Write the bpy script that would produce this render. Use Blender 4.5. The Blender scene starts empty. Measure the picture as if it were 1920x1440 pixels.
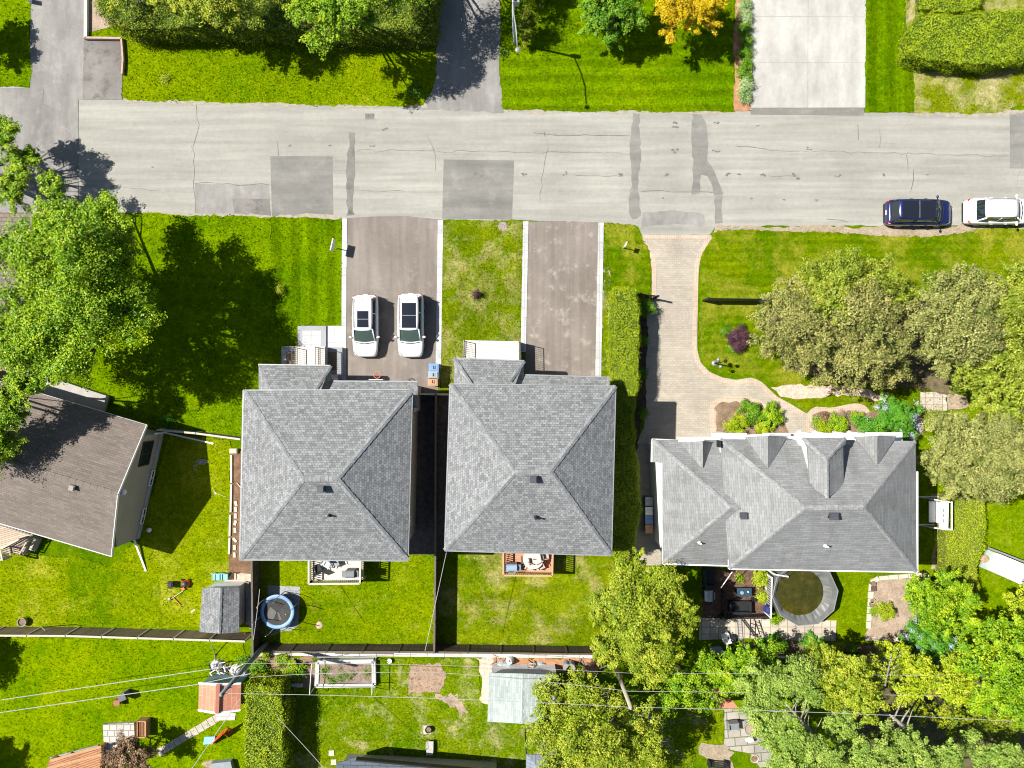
import bpy, math, random
import numpy as np
from mathutils import Vector
R = math.radians
random.seed(7)
# ---------------------------------------------------------------- camera, sky, sun, exposure
F = 1332.0; H = 51.2; CX, CY = 960.0, 720.0        # drone height and focal length in photograph pixels
scn = bpy.context.scene
col = scn.collection
cam = bpy.data.cameras.new('camera'); cam.sensor_width = 36; cam.lens = 36*F/1920; cam.clip_end = 1500; cam.clip_start = 0.5
camo = bpy.data.objects.new('camera', cam); camo.location = (0, 0, H); col.objects.link(camo); scn.camera = camo
SX, SY = 0.788, -0.177                               # shadow of a 1 m post on the ground
el = math.atan(1/math.hypot(SX, SY))
wd = bpy.data.worlds.new('World'); scn.world = wd; wd.use_nodes = True
wn = wd.node_tree.nodes; bg = wn['Background']
sky = wn.new('ShaderNodeTexSky'); sky.sky_type = 'NISHITA'; sky.sun_disc = False
sky.sun_elevation = el; sky.sun_rotation = math.atan2(-SX, -SY)
wd.node_tree.links.new(sky.outputs[0], bg.inputs[0]); bg.inputs[1].default_value = 0.055
sl = bpy.data.lights.new('sun', 'SUN'); sl.energy = 5.0; sl.angle = R(0.5); sl.color = (1.0, 0.955, 0.88)
so = bpy.data.objects.new('sun', sl); so.rotation_euler = Vector((SX, SY, -1)).to_track_quat('-Z', 'Y').to_euler(); col.objects.link(so)
so.location = (-40, 9, 60)
scn.view_settings.view_transform = 'Standard'; scn.view_settings.look = 'None'
scn.view_settings.exposure = 0.92; scn.view_settings.gamma = 1
try:
    scn.cycles.filter_width = 1.1; scn.cycles.max_bounces = 5; scn.cycles.diffuse_bounces = 3; scn.cycles.transparent_max_bounces = 12
    scn.cycles.caustics_reflective = False; scn.cycles.caustics_refractive = False
except Exception: pass

# ---------------------------------------------------------------- helpers
def W(px, py, h=0.0):
    s = (H-h)/F
    return ((px-CX)*s, (CY-py)*s, h)
def Wp(pts, h=0.0): return [W(p[0], p[1], h)[:2] for p in pts]
ORG = {}
def ccw(p):
    a = sum(p[i][0]*p[(i+1) % len(p)][1]-p[(i+1) % len(p)][0]*p[i][1] for i in range(len(p)))
    return list(p) if a > 0 else list(p)[::-1]
def rag(p, amp=0.07, step=0.3, seed=1):
    """a polygon (metres) with an irregular natural edge"""
    rn = random.Random(seed); o = []; ph = rn.random()*9
    for i in range(len(p)):
        a, b = Vector(p[i]), Vector(p[(i+1) % len(p)]); L = (b-a).length; n = max(1, int(L/step))
        if L < 1e-6: continue
        nn = Vector((-(b-a).y, (b-a).x))/L
        for k in range(n):
            q = a+(b-a)*(k/n)
            d = rn.gauss(0, amp)+amp*1.2*math.sin((q.x+q.y*1.3)*1.1+ph)
            if amp == 0: d = 0
            o.append(tuple(q+nn*d))
    return o
class MB:
    def __init__(s): s.v = []; s.f = []
    def add(s, vs, fs):
        n = len(s.v); s.v += [tuple(v) for v in vs]; s.f += [tuple(i+n for i in f) for f in fs]; return s
    def prism(s, p, z0, z1, p1=None):
        p = ccw(p); n = len(p); p1 = ccw(p1) if p1 else p
        s.add([(x, y, z0) for x, y in p]+[(x, y, z1) for x, y in p1],
              [tuple(range(n))[::-1], tuple(range(n, 2*n))]+[(i, (i+1) % n, n+(i+1) % n, n+i) for i in range(n)]); return s
    def sheet(s, p, z): p = ccw(p); s.add([(x, y, z) for x, y in p], [tuple(range(len(p)))]); return s
    def box(s, cx, cy, z0, z1, wx, wy, rot=0.0):
        c, sn = math.cos(rot), math.sin(rot)
        p = [(cx+x*c-y*sn, cy+x*sn+y*c) for x, y in ((-wx/2, -wy/2), (wx/2, -wy/2), (wx/2, wy/2), (-wx/2, wy/2))]
        return s.prism(p, z0, z1)
    def bar(s, a, b, w, t):
        """a straight bar of width w, thickness t between two points"""
        a, b = Vector(a), Vector(b); d = (b-a)
        if d.length < 1e-5: return s
        d.normalize(); up = Vector((0, 0, 1)) if abs(d.z) < 0.95 else Vector((0, 1, 0))
        x = d.cross(up).normalized(); y = x.cross(d)
        vs = [q+x*i*w/2+y*j*t/2 for q in (a, b) for i, j in ((-1, -1), (1, -1), (1, 1), (-1, 1))]
        return s.add(vs, [(0, 3, 2, 1), (4, 5, 6, 7), (0, 1, 5, 4), (1, 2, 6, 5), (2, 3, 7, 6), (3, 0, 4, 7)])
    def tube(s, pts, r, n=7, closed=False):
        pts = [Vector(p) for p in pts]; m = len(pts); rr = r if isinstance(r, (list, tuple)) else [r]*m
        rings = []
        for i, p in enumerate(pts):
            a = pts[i-1] if (i or closed) else p; b = pts[(i+1) % m] if (i < m-1 or closed) else p
            d = (b-a).normalized() if (b-a).length > 1e-9 else Vector((0, 0, 1))
            up = Vector((0, 0, 1)) if abs(d.z) < 0.9 else Vector((1, 0, 0))
            x = d.cross(up).normalized(); y = x.cross(d)
            rings.append([p+(x*math.cos(2*math.pi*k/n)+y*math.sin(2*math.pi*k/n))*rr[i] for k in range(n)])
        fs = []
        for i in range(m if closed else m-1):
            for k in range(n):
                A, B = i*n, ((i+1) % m)*n
                fs.append((A+k, A+(k+1) % n, B+(k+1) % n, B+k))
        if not closed: fs += [tuple(range(n))[::-1], tuple(range((m-1)*n, m*n))]
        return s.add([v for q in rings for v in q], fs)
    def lathe(s, prof, cx=0, cy=0, n=24, cap=True):
        vs = [(cx+r*math.cos(2*math.pi*k/n), cy+r*math.sin(2*math.pi*k/n), z) for r, z in prof for k in range(n)]
        fs = [(i*n+k, i*n+(k+1) % n, (i+1)*n+(k+1) % n, (i+1)*n+k) for i in range(len(prof)-1) for k in range(n)]
        if cap: fs += [tuple(range(n))[::-1], tuple(range((len(prof)-1)*n, len(prof)*n))]
        return s.add(vs, fs)
    def strip(s, pts, w, z):
        """a flat line painted or cracked into a surface, pts in metres"""
        pts = [Vector(p) for p in pts]; L = []; Rr = []
        for i, p in enumerate(pts):
            d = (pts[min(i+1, len(pts)-1)]-pts[max(i-1, 0)]); d = d/max(d.length, 1e-6); nn = Vector((-d.y, d.x))
            ww = w*(0.55+0.9*random.random())/2
            L.append(p+nn*ww); Rr.append(p-nn*ww)
        for i in range(len(pts)-1):
            s.add([(q.x, q.y, z) for q in (Rr[i], Rr[i+1], L[i+1], L[i])], [(0, 1, 2, 3)])
        return s
    def build(s, name, mat, parent=None, org=None, smooth=False, bevel=0.0, subsurf=0):
        o0 = Vector(org) if org is not None else (ORG.get(parent.name, Vector((0, 0, 0))) if parent else Vector((0, 0, 0)))
        me = bpy.data.meshes.new(name)
        me.from_pydata([tuple(Vector(v)-o0) for v in s.v], [], s.f); me.update()
        uv = me.uv_layers.new(name='UVMap').data
        for p in me.polygons:
            n = p.normal
            if abs(n.z) > 0.999: u = Vector((1, 0, 0)); v = Vector((0, 1, 0))
            else:
                u = Vector((0, 0, 1)).cross(n).normalized(); v = n.cross(u).normalized()
            for li in p.loop_indices:
                c = Vector(s.v[me.loops[li].vertex_index]); uv[li].uv = (c.dot(u), c.dot(v))
            p.use_smooth = smooth
        me.materials.append(mat)
        o = bpy.data.objects.new(name, me); col.objects.link(o)
        if parent: o.parent = parent
        else: o.location = o0
        ORG[o.name] = o0
        if bevel:
            b = o.modifiers.new('bevel', 'BEVEL'); b.width = bevel; b.segments = 2; b.limit_method = 'ANGLE'
        if subsurf:
            b = o.modifiers.new('sub', 'SUBSURF'); b.levels = subsurf; b.render_levels = subsurf
        return o
def tag(o, label=None, cat=None, group=None, kind=None):
    if label: o['label'] = label
    if cat: o['category'] = cat
    if group: o['group'] = group
    if kind: o['kind'] = kind
    return o
def thing(name, label, cat, loc=(0, 0, 0), group=None, rotz=0.0, local=False):
    o = bpy.data.objects.new(name, None); col.objects.link(o); o.location = loc; o.rotation_euler = (0, 0, rotz)
    o.empty_display_size = 0.2
    ORG[o.name] = Vector((0, 0, 0)) if local else Vector(loc)
    return tag(o, label, cat, group)
def struct(o): o['kind'] = 'structure'; return o

# ---------------------------------------------------------------- materials
MC = {}
def nd(nt, t, **k):
    n = nt.nodes.new(t)
    for a, b in k.items(): setattr(n, a, b)
    return n
def newmat(name):
    m = bpy.data.materials.new(name); m.use_nodes = True; nt = m.node_tree
    return m, nt, nt.nodes['Principled BSDF']
def ramp(nt, fac, stops):
    r = nd(nt, 'ShaderNodeValToRGB'); e = r.color_ramp.elements
    while len(e) < len(stops): e.new(0.5)
    for i, (p, c) in enumerate(stops):
        e[i].position = p; e[i].color = (c[0], c[1], c[2], 1) if isinstance(c, tuple) else (c, c, c, 1)
    nt.links.new(fac, r.inputs[0]); return r.outputs[0]
def noise(nt, co, scale, detail=4, rough=0.55, dist=0.0):
    n = nd(nt, 'ShaderNodeTexNoise'); n.inputs['Scale'].default_value = scale; n.inputs['Detail'].default_value = detail
    n.inputs['Roughness'].default_value = rough; n.inputs['Distortion'].default_value = dist
    nt.links.new(co, n.inputs['Vector']); return n.outputs[0]
def mixc(nt, f, a, b, mode='MIX'):
    m = nd(nt, 'ShaderNodeMix', data_type='RGBA', blend_type=mode)
    for sck, v in ((m.inputs[0], f), (m.inputs[6], a), (m.inputs[7], b)):
        if isinstance(v, (int, float)): sck.default_value = v
        elif isinstance(v, tuple): sck.default_value = (*v, 1)
        else: nt.links.new(v, sck)
    return m.outputs[2]
def mth(nt, op, a, b=0.0):
    m = nd(nt, 'ShaderNodeMath', operation=op)
    for i, v in enumerate((a, b)):
        if isinstance(v, (int, float)): m.inputs[i].default_value = v
        else: nt.links.new(v, m.inputs[i])
    return m.outputs[0]
def coords(nt, kind='Object', scale=(1, 1, 1), rot=0.0):
    tc = nd(nt, 'ShaderNodeTexCoord'); mp = nd(nt, 'ShaderNodeMapping'); mp.inputs['Scale'].default_value = scale
    mp.inputs['Rotation'].default_value = (0, 0, rot)
    nt.links.new(tc.outputs[kind], mp.inputs[0]); return mp.outputs[0]
def bump(nt, h, pb, strength=0.3, dist=0.02):
    b = nd(nt, 'ShaderNodeBump'); b.inputs['Strength'].default_value = strength; b.inputs['Distance'].default_value = dist
    nt.links.new(h, b.inputs['Height']); nt.links.new(b.outputs[0], pb.inputs['Normal'])
def M(name, c, c2=None, scale=4.0, rough=0.7, metal=0.0, spec=0.3, bmp=0.15, fine=0.15, coat=0.0, stretch=(1, 1, 1)):
    """plain material: two tones mixed by noise, a fine grain, a little bump"""
    if name in MC: return MC[name]
    m, nt, pb = newmat(name); co = coords(nt, 'Object', stretch)
    c2 = c2 or tuple(x*0.8 for x in c)
    n1 = noise(nt, co, scale, 5); base = ramp(nt, n1, [(0.3, c2), (0.7, c)])
    n2 = noise(nt, co, scale*9, 4)
    g = ramp(nt, n2, [(0.25, 1-fine), (0.75, 1+fine)])
    base = mixc(nt, 1.0, base, g, 'MULTIPLY')
    nt.links.new(base, pb.inputs['Base Color']); pb.inputs['Roughness'].default_value = rough
    pb.inputs['Metallic'].default_value = metal; pb.inputs['Specular IOR Level'].default_value = spec
    pb.inputs['Coat Weight'].default_value = coat
    if bmp: bump(nt, n2, pb, bmp, 0.01)
    MC[name] = m; return m
def lawn(name, dark, light, dry, dry_at=0.62, stripe=None, seams=None, spots=None, contrast=0.5, ps=0.16):
    m, nt, pb = newmat(name); co = coords(nt)
    n1 = noise(nt, co, ps, 3, 0.6, 0.5); n2 = noise(nt, co, 0.9, 4, 0.6); n3 = noise(nt, co, 7.0, 4, 0.75); n4 = noise(nt, co, 26, 2, 0.7)
    f = mth(nt, 'ADD', mth(nt, 'MULTIPLY', n1, 0.55), mth(nt, 'MULTIPLY', n2, 0.45))
    c = ramp(nt, f, [(0.38, dark), (0.62, light)])
    if stripe:
        kind, wl, amt = stripe
        wv = nd(nt, 'ShaderNodeTexWave', wave_type='BANDS', bands_direction=kind); wv.inputs['Scale'].default_value = 0.314/wl*1.0
        wv.inputs['Distortion'].default_value = 1.2; wv.inputs['Detail'].default_value = 2; wv.inputs['Detail Scale'].default_value = 0.6
        nt.links.new(co, wv.inputs['Vector'])
        c = mixc(nt, 1.0, c, ramp(nt, wv.outputs['Fac'], [(0.25, 1-amt), (0.75, 1+amt)]), 'MULTIPLY')
        sv = coords(nt, 'Object', (0.25, 5, 1) if kind == 'Y' else (5, 0.25, 1))
        c = mixc(nt, 1.0, c, ramp(nt, noise(nt, sv, 1.0, 3), [(0.3, 1-amt*0.8), (0.7, 1+amt*0.8)]), 'MULTIPLY')
    if dry_at < 1:
        n5 = noise(nt, co, 0.42, 6, 0.68, 0.3)
        c = mixc(nt, ramp(nt, n5, [(dry_at-0.07, 0.0), (dry_at+0.1, 0.85)]), c, dry)
        c = mixc(nt, ramp(nt, n3, [(0.58, 0.0), (0.75, 0.45)]), c, dry)
    if seams:
        bt = nd(nt, 'ShaderNodeTexBrick'); bt.inputs['Scale'].default_value = 1; bt.inputs['Brick Width'].default_value = seams[0]
        bt.inputs['Row Height'].default_value = seams[1]; bt.inputs['Mortar Size'].default_value = 0.035; bt.inputs['Mortar Smooth'].default_value = 0.6
        bt.inputs['Color1'].default_value = (0.82, 0.82, 0.82, 1); bt.inputs['Color2'].default_value = (1.15, 1.15, 1.15, 1)
        bt.inputs['Mortar'].default_value = (1.1, 1.0, 1.1, 1)
        cw = coords(nt, 'Object', (1, 1, 1), 0 if seams[0] > seams[1] else 0); nt.links.new(cw, bt.inputs['Vector'])
        c = mixc(nt, 0.75, c, bt.outputs[0], 'MULTIPLY')
    if spots:
        n6 = noise(nt, co, 5.5, 2); c = mixc(nt, ramp(nt, n6, [(0.68, 0.0), (0.74, 0.8)]), c, spots)
    n7 = noise(nt, co, 2.6, 5, 0.75)
    g = mth(nt, 'ADD', mth(nt, 'MULTIPLY', n3, 0.45), mth(nt, 'MULTIPLY', n4, 0.55))
    c = mixc(nt, 1.0, c, ramp(nt, g, [(0.36, 1-contrast*1.1), (0.5, 1.0), (0.66, 1+contrast*1.15)]), 'MULTIPLY')
    c = mixc(nt, 1.0, c, ramp(nt, n7, [(0.34, 0.80), (0.66, 1.18)]), 'MULTIPLY')
    nt.links.new(c, pb.inputs['Base Color']); pb.inputs['Roughness'].default_value = 1.0; pb.inputs['Specular IOR Level'].default_value = 0.0
    bump(nt, g, pb, 0.8, 0.06)
    return m
def asphalt(name, c, c2, stain=(0.5, 0.5, 0.5), st=0.68, streak=None, spec=0.2, fine=0.1, blotch=0.5):
    m, nt, pb = newmat(name); co = coords(nt)
    a = ramp(nt, noise(nt, co, 0.22, 5, 0.6), [(0.35, c2), (0.65, c)])
    if streak: a = mixc(nt, 1.0, a, ramp(nt, noise(nt, coords(nt, 'Object', streak), 1.0, 5, 0.6), [(0.3, 0.84), (0.7, 1.15)]), 'MULTIPLY')
    if streak: a = mixc(nt, 1.0, a, ramp(nt, noise(nt, coords(nt, 'Object', (streak[0]*0.3, streak[1]*0.22, 1)), 1.0, 2, 0.5), [(0.35, 0.93), (0.65, 1.06)]), 'MULTIPLY')
    a = mixc(nt, ramp(nt, noise(nt, co, 0.9, 6, 0.7), [(st-0.06, 0.0), (st+0.08, blotch)]), a, stain)
    a = mixc(nt, 1.0, a, ramp(nt, noise(nt, co, 22, 3, 0.8), [(0.3, 1-fine), (0.7, 1+fine)]), 'MULTIPLY')
    a = mixc(nt, 1.0, a, ramp(nt, noise(nt, co, 3.0, 4, 0.7), [(0.3, 0.94), (0.7, 1.05)]), 'MULTIPLY')
    nt.links.new(a, pb.inputs['Base Color']); pb.inputs['Roughness'].default_value = 0.9; pb.inputs['Specular IOR Level'].default_value = spec
    bump(nt, noise(nt, co, 60, 2), pb, 0.3, 0.01)
    return m
def bricks(name, c1, c2, mortar, bw, rh, ms=0.01, kind='UV', offset=0.5, weather=(0.85, 1.1), rough=0.85, var=None, bmp=0.4, grime=None, rot=0.0, wscale=0.35):
    m, nt, pb = newmat(name); co = coords(nt, kind, (1, 1, 1), rot)
    def bt(bw_, rh_, a, b, mo, msz, off=offset):
        t = nd(nt, 'ShaderNodeTexBrick', offset=off); t.inputs['Scale'].default_value = 1
        t.inputs['Brick Width'].default_value = bw_; t.inputs['Row Height'].default_value = rh_; t.inputs['Mortar Size'].default_value = msz
        t.inputs['Color1'].default_value = (*a, 1); t.inputs['Color2'].default_value = (*b, 1); t.inputs['Mortar'].default_value = (*mo, 1)
        t.inputs['Mortar Smooth'].default_value = 0.2
        nt.links.new(co, t.inputs['Vector']); return t
    t1 = bt(bw, rh, c1, c2, mortar, ms); c = t1.outputs['Color']
    if var:
        k, amt = var
        t2 = bt(bw*k, rh, (1-amt,)*3, (1+amt,)*3, (1, 1, 1), 0.0, 0.37); c = mixc(nt, 1.0, c, t2.outputs['Color'], 'MULTIPLY')
    oc = coords(nt, 'Object')
    c = mixc(nt, 1.0, c, ramp(nt, noise(nt, oc, wscale, 5, 0.65), [(0.3, weather[0]), (0.7, weather[1])]), 'MULTIPLY')
    c = mixc(nt, 1.0, c, ramp(nt, noise(nt, oc, 25, 3, 0.8), [(0.3, 0.86), (0.7, 1.14)]), 'MULTIPLY')
    if grime: c = mixc(nt, ramp(nt, noise(nt, coords(nt, kind, (0.7, 0.22, 1)), 1.0, 6, 0.7), [(grime[1]-0.1, 0.0), (grime[1]+0.15, 0.6)]), c, grime[0])
    nt.links.new(c, pb.inputs['Base Color']); pb.inputs['Roughness'].default_value = rough; pb.inputs['Specular IOR Level'].default_value = 0.2
    if bmp:
        b = nd(nt, 'ShaderNodeBump'); b.inputs['Strength'].default_value = bmp; b.inputs['Distance'].default_value = 0.01; b.invert = True
        nt.links.new(t1.outputs['Fac'], b.inputs['Height']); nt.links.new(b.outputs[0], pb.inputs['Normal'])
    return m
def leafmat(name, c0, c1, c2, trans=0.28):
    if name in MC: return MC[name]
    m, nt, pb = newmat(name)
    at = nd(nt, 'ShaderNodeAttribute', attribute_name='tint')
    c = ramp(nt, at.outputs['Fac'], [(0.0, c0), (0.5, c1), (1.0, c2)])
    nt.links.new(c, pb.inputs['Base Color']); pb.inputs['Roughness'].default_value = 0.5; pb.inputs['Specular IOR Level'].default_value = 0.25
    tr = nd(nt, 'ShaderNodeBsdfTranslucent'); nt.links.new(mixc(nt, 1.0, c, (1.1, 1.1, 0.3), 'MULTIPLY'), tr.inputs[0])
    mx = nd(nt, 'ShaderNodeMixShader'); mx.inputs[0].default_value = trans
    nt.links.new(pb.outputs[0], mx.inputs[1]); nt.links.new(tr.outputs[0], mx.inputs[2])
    nt.links.new(mx.outputs[0], nt.nodes['Material Output'].inputs[0])
    MC[name] = m; return m
def glass(name, c=(0.01, 0.015, 0.02), rough=0.05):
    if name in MC: return MC[name]
    m, nt, pb = newmat(name); pb.inputs['Base Color'].default_value = (*c, 1); pb.inputs['Roughness'].default_value = rough
    pb.inputs['Specular IOR Level'].default_value = 0.7; MC[name] = m; return m
def paint(name, c, rough=0.25, metal=0.0, coat=1.0):
    if name in MC: return MC[name]
    m, nt, pb = newmat(name); co = coords(nt)
    nt.links.new(mixc(nt, 1.0, c, ramp(nt, noise(nt, co, 2.5, 4), [(0.3, 0.94), (0.7, 1.03)]), 'MULTIPLY'), pb.inputs['Base Color'])
    pb.inputs['Roughness'].default_value = rough; pb.inputs['Metallic'].default_value = metal; pb.inputs['Coat Weight'].default_value = coat
    pb.inputs['Coat Roughness'].default_value = 0.08; MC[name] = m; return m

# ---------------------------------------------------------------- numpy leaf / blade meshes
def inpoly(X, Y, p):
    ins = np.zeros(X.shape, bool); n = len(p)
    for i in range(n):
        x1, y1 = p[i]; x2, y2 = p[(i+1) % n]
        c = ((y1 > Y) != (y2 > Y)) & (X < (x2-x1)*(Y-y1)/((y2-y1) if y2 != y1 else 1e-9)+x1)
        ins ^= c
    return ins
def quadmesh(name, Q, tint, mat, parent=None, org=None):
    """Q: (n,k,3) array of separate faces, tint: (n,)"""
    n, k = Q.shape[:2]; o0 = Vector(org) if org is not None else (ORG.get(parent.name) if parent else Vector((0, 0, 0)))
    me = bpy.data.meshes.new(name)
    co = (Q-np.array(o0)[None, None, :]).astype(np.float32).reshape(-1)
    me.vertices.add(n*k); me.vertices.foreach_set('co', co)
    me.loops.add(n*k); me.loops.foreach_set('vertex_index', np.arange(n*k, dtype=np.int32))
    me.polygons.add(n); me.polygons.foreach_set('loop_start', np.arange(0, n*k, k, dtype=np.int32))
    try: me.polygons.foreach_set('loop_total', np.full(n, k, dtype=np.int32))
    except Exception: pass
    a = me.attributes.new('tint', 'FLOAT', 'POINT'); a.data.foreach_set('value', np.repeat(tint.astype(np.float32), k))
    me.update(calc_edges=True); me.materials.append(mat)
    o = bpy.data.objects.new(name, me); col.objects.link(o)
    if parent: o.parent = parent
    else: o.location = o0
    ORG[o.name] = o0
    return o
def unit(v): return v/np.maximum(np.linalg.norm(v, axis=-1, keepdims=True), 1e-9)
def leafquads(P, N, size, rng, aspect=0.6):
    """leaf-shaped quads at P with normals N"""
    n = len(P); t = unit(np.cross(N, rng.normal(size=(n, 3)))); b = np.cross(N, t)
    s = (size*rng.uniform(0.6, 1.35, n))[:, None]
    fold = N*s*0.18
    return np.stack([P-t*s*0.5, P-b*s*aspect*0.5+fold, P+t*s*0.5, P+b*s*aspect*0.5+fold], axis=1)
def leafcloud(blobs, leaf, dens, seed, droop=0.0, cl=0.28, up=0.35, shell=0.62, bright=0.12):
    """sprays of leaves reaching outward from each mass, with gaps between them"""
    leaf = leaf*0.72
    rng = np.random.default_rng(seed); Qs = []; Ts = []
    for (x, y, z, r, rz) in blobs:
        nc = int(max(8, 4*math.pi*r*r*1.25)); N = int(dens*4*math.pi*r*r*(0.5+0.5*rz)*2.5/leaf**2); per = max(5, N//nc)
        ni = N//26                                       # inner foliage, larger sprays, tinted darker as shade inside the crown
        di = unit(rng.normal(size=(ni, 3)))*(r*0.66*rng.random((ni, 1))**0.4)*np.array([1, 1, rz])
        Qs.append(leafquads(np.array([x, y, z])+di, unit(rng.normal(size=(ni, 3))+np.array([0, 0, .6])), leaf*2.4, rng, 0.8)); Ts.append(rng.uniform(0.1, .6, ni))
        d = unit(rng.normal(size=(nc, 3))); d[:, 2] = np.where((d[:, 2] < -0.2) & (rng.random(nc) < 0.6), -d[:, 2], d[:, 2])
        ph = rng.uniform(0, 6.28, 3); wob = 1+0.16*np.sin(3*d[:, 0]+ph[0])*np.sin(4*d[:, 1]+ph[1])+0.10*np.sin(7*d[:, 0]-5*d[:, 1]+ph[2])
        rad = r*wob*(shell-0.08+(1.10-shell)*rng.random(nc)**0.6)
        c = d*rad[:, None]*np.array([1, 1, rz]); cr = max(0.17, min(0.60, r*cl))*rng.uniform(0.5, 1.55, nc)
        ctint = rng.normal(0.5+bright, 0.18, nc)+0.0*c[:, 2]
        w = cr**2; idx = rng.choice(nc, size=per*nc, p=w/w.sum())
        q = unit(rng.normal(size=(len(idx), 3)))
        off = q*(cr[idx]*(0.25+0.75*rng.random(len(idx))**0.6))[:, None]*np.array([1, 1, 0.42])
        hd = d[:, :2]/np.maximum(np.linalg.norm(d[:, :2], axis=1, keepdims=True), .2); hd = hd[idx]
        al = (off[:, :2]*hd).sum(1); off[:, :2] += hd*(al*0.75)[:, None]; off[:, 2] -= np.abs(al)*0.25
        off[:, 2] -= droop*np.hypot(off[:, 0], off[:, 1])
        P = np.array([x, y, z])+c[idx]+off
        Nn = unit(q*0.55+d[idx]*0.25+rng.normal(size=(len(idx), 3))*0.50+np.array([-0.10, 0.03, up+0.42]))
        Qs.append(leafquads(P, Nn, leaf, rng)); Ts.append(np.clip(ctint[idx]+rng.normal(0, 0.2, len(idx)), 0, 1))
    return np.concatenate(Qs), np.concatenate(Ts)
BARK = M('bark', (0.16, 0.12, 0.09), (0.08, 0.06, 0.045), 6, 0.95, bmp=0.6, fine=0.3, stretch=(1, 1, 0.3))
BARKP = M('pale_bark', (0.36, 0.33, 0.28), (0.2, 0.18, 0.15), 6, 0.95, bmp=0.5, fine=0.3)
def tree(name, label, cat, base, blobs, mat, leaf=0.17, dens=1.0, tr=0.16, seed=1, bark=None, group=None, droop=0.0, cl=0.28, up=0.35, limbs=True, shell=0.62, twig=0):
    """blobs: (px, py, height, radius m[, vertical ratio]) where the photograph shows each mass of the crown"""
    bl = []
    for b in blobs:
        x, y, z = W(b[0], b[1], b[2]); bl.append((x, y, z, b[3], b[4] if len(b) > 4 else 0.75))
    bx, by, _ = W(*base); t = thing(name, label, cat, (bx, by, 0), group)
    rn = random.Random(seed); mb = MB()
    mz = sum(b[2] for b in bl)/len(bl); fork = Vector((bx, by, max(0.3, mz*0.42)))
    cm = Vector((sum(b[0] for b in bl)/len(bl), sum(b[1] for b in bl)/len(bl), mz))
    fork.x += (cm.x-bx)*0.2; fork.y += (cm.y-by)*0.2
    mb.tube([(bx, by, 0), (bx, by, 0.15), Vector((bx, by, 0)).lerp(fork, 0.55)+Vector((rn.uniform(-.05, .05), rn.uniform(-.05, .05), 0)), fork], [tr*1.35, tr*1.05, tr*0.9, tr*0.75], 9)
    for b in bl:
        c = Vector(b[:3]); m = fork.lerp(c, 0.5)+Vector((rn.uniform(-.3, .3), rn.uniform(-.3, .3), 0.25*rn.random()))*b[3]*0.4
        mb.tube([fork, m, c, c+Vector((0, 0, b[3]*b[4]*0.5))], [tr*0.55, tr*0.38, tr*0.2, tr*0.08], 6)
        for k in range(4+twig):
            a = rn.uniform(0, 6.28); e = c+Vector((math.cos(a), math.sin(a), rn.uniform(-0.2, 0.7)*b[4]))*b[3]*rn.uniform(0.7, 1.0)
            s = m.lerp(c, rn.random()); k1 = s.lerp(e, 0.5)+Vector((rn.uniform(-.1, .1), rn.uniform(-.1, .1), 0.05))*b[3]
            mb.tube([s, k1, e], [tr*0.2, tr*0.12, tr*0.04], 5)
    mb.build('trunk', bark or BARK, t, smooth=True)
    b2 = []
    for (x, y, z, r, rz) in bl:                          # break each mass into uneven lobes
        if r < 1.05: b2.append((x, y, z, r, rz)); continue
        b2.append((x, y, z, r*0.78, rz))
        for k in range(5):
            a = k*1.257+rn.uniform(-.4, .4); q = rn.uniform(0.40, 0.56); d = r*(1.05-q)*rn.uniform(.85, 1.12)
            b2.append((x+math.cos(a)*d, y+math.sin(a)*d, z+r*rz*rn.uniform(-.35, .45), r*q, rz))
    bl = b2
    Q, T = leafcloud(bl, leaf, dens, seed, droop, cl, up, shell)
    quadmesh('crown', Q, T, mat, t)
    return t
def shrub(name, label, px, py, r, h, mat, leaf=0.09, dens=1.0, seed=1, group=None, cat='shrub', n=5, up=0.4):
    """a low bush: several overlapping leafy mounds standing at ground pixel px, py"""
    rn = random.Random(seed*7+1); x, y, _ = W(px, py); t = thing(name, label, cat, (x, y, 0), group)
    bl = [(x, y, h*0.55, r*0.72, h*0.45/(r*0.72))]
    for k in range(n):
        a = k*6.283/n+rn.random(); rr = r*rn.uniform(0.38, 0.58)
        bl.append((x+math.cos(a)*(r-rr), y+math.sin(a)*(r-rr), h*rn.uniform(0.3, 0.55), rr, h*0.4/rr))
    Q, T = leafcloud(bl, leaf, dens, seed, 0, 0.3, up, 0.5)
    Q[:, :, 2] = np.maximum(Q[:, :, 2], 0.02)
    mb = MB()
    for b in bl: mb.tube([(x, y, 0), ((x+b[0])/2, (y+b[1])/2, b[2]*0.5), b[:3]], [0.03, 0.02, 0.01], 5)
    mb.build('stem', BARK, t); quadmesh('foliage', Q, T, mat, t)
    return t
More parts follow.
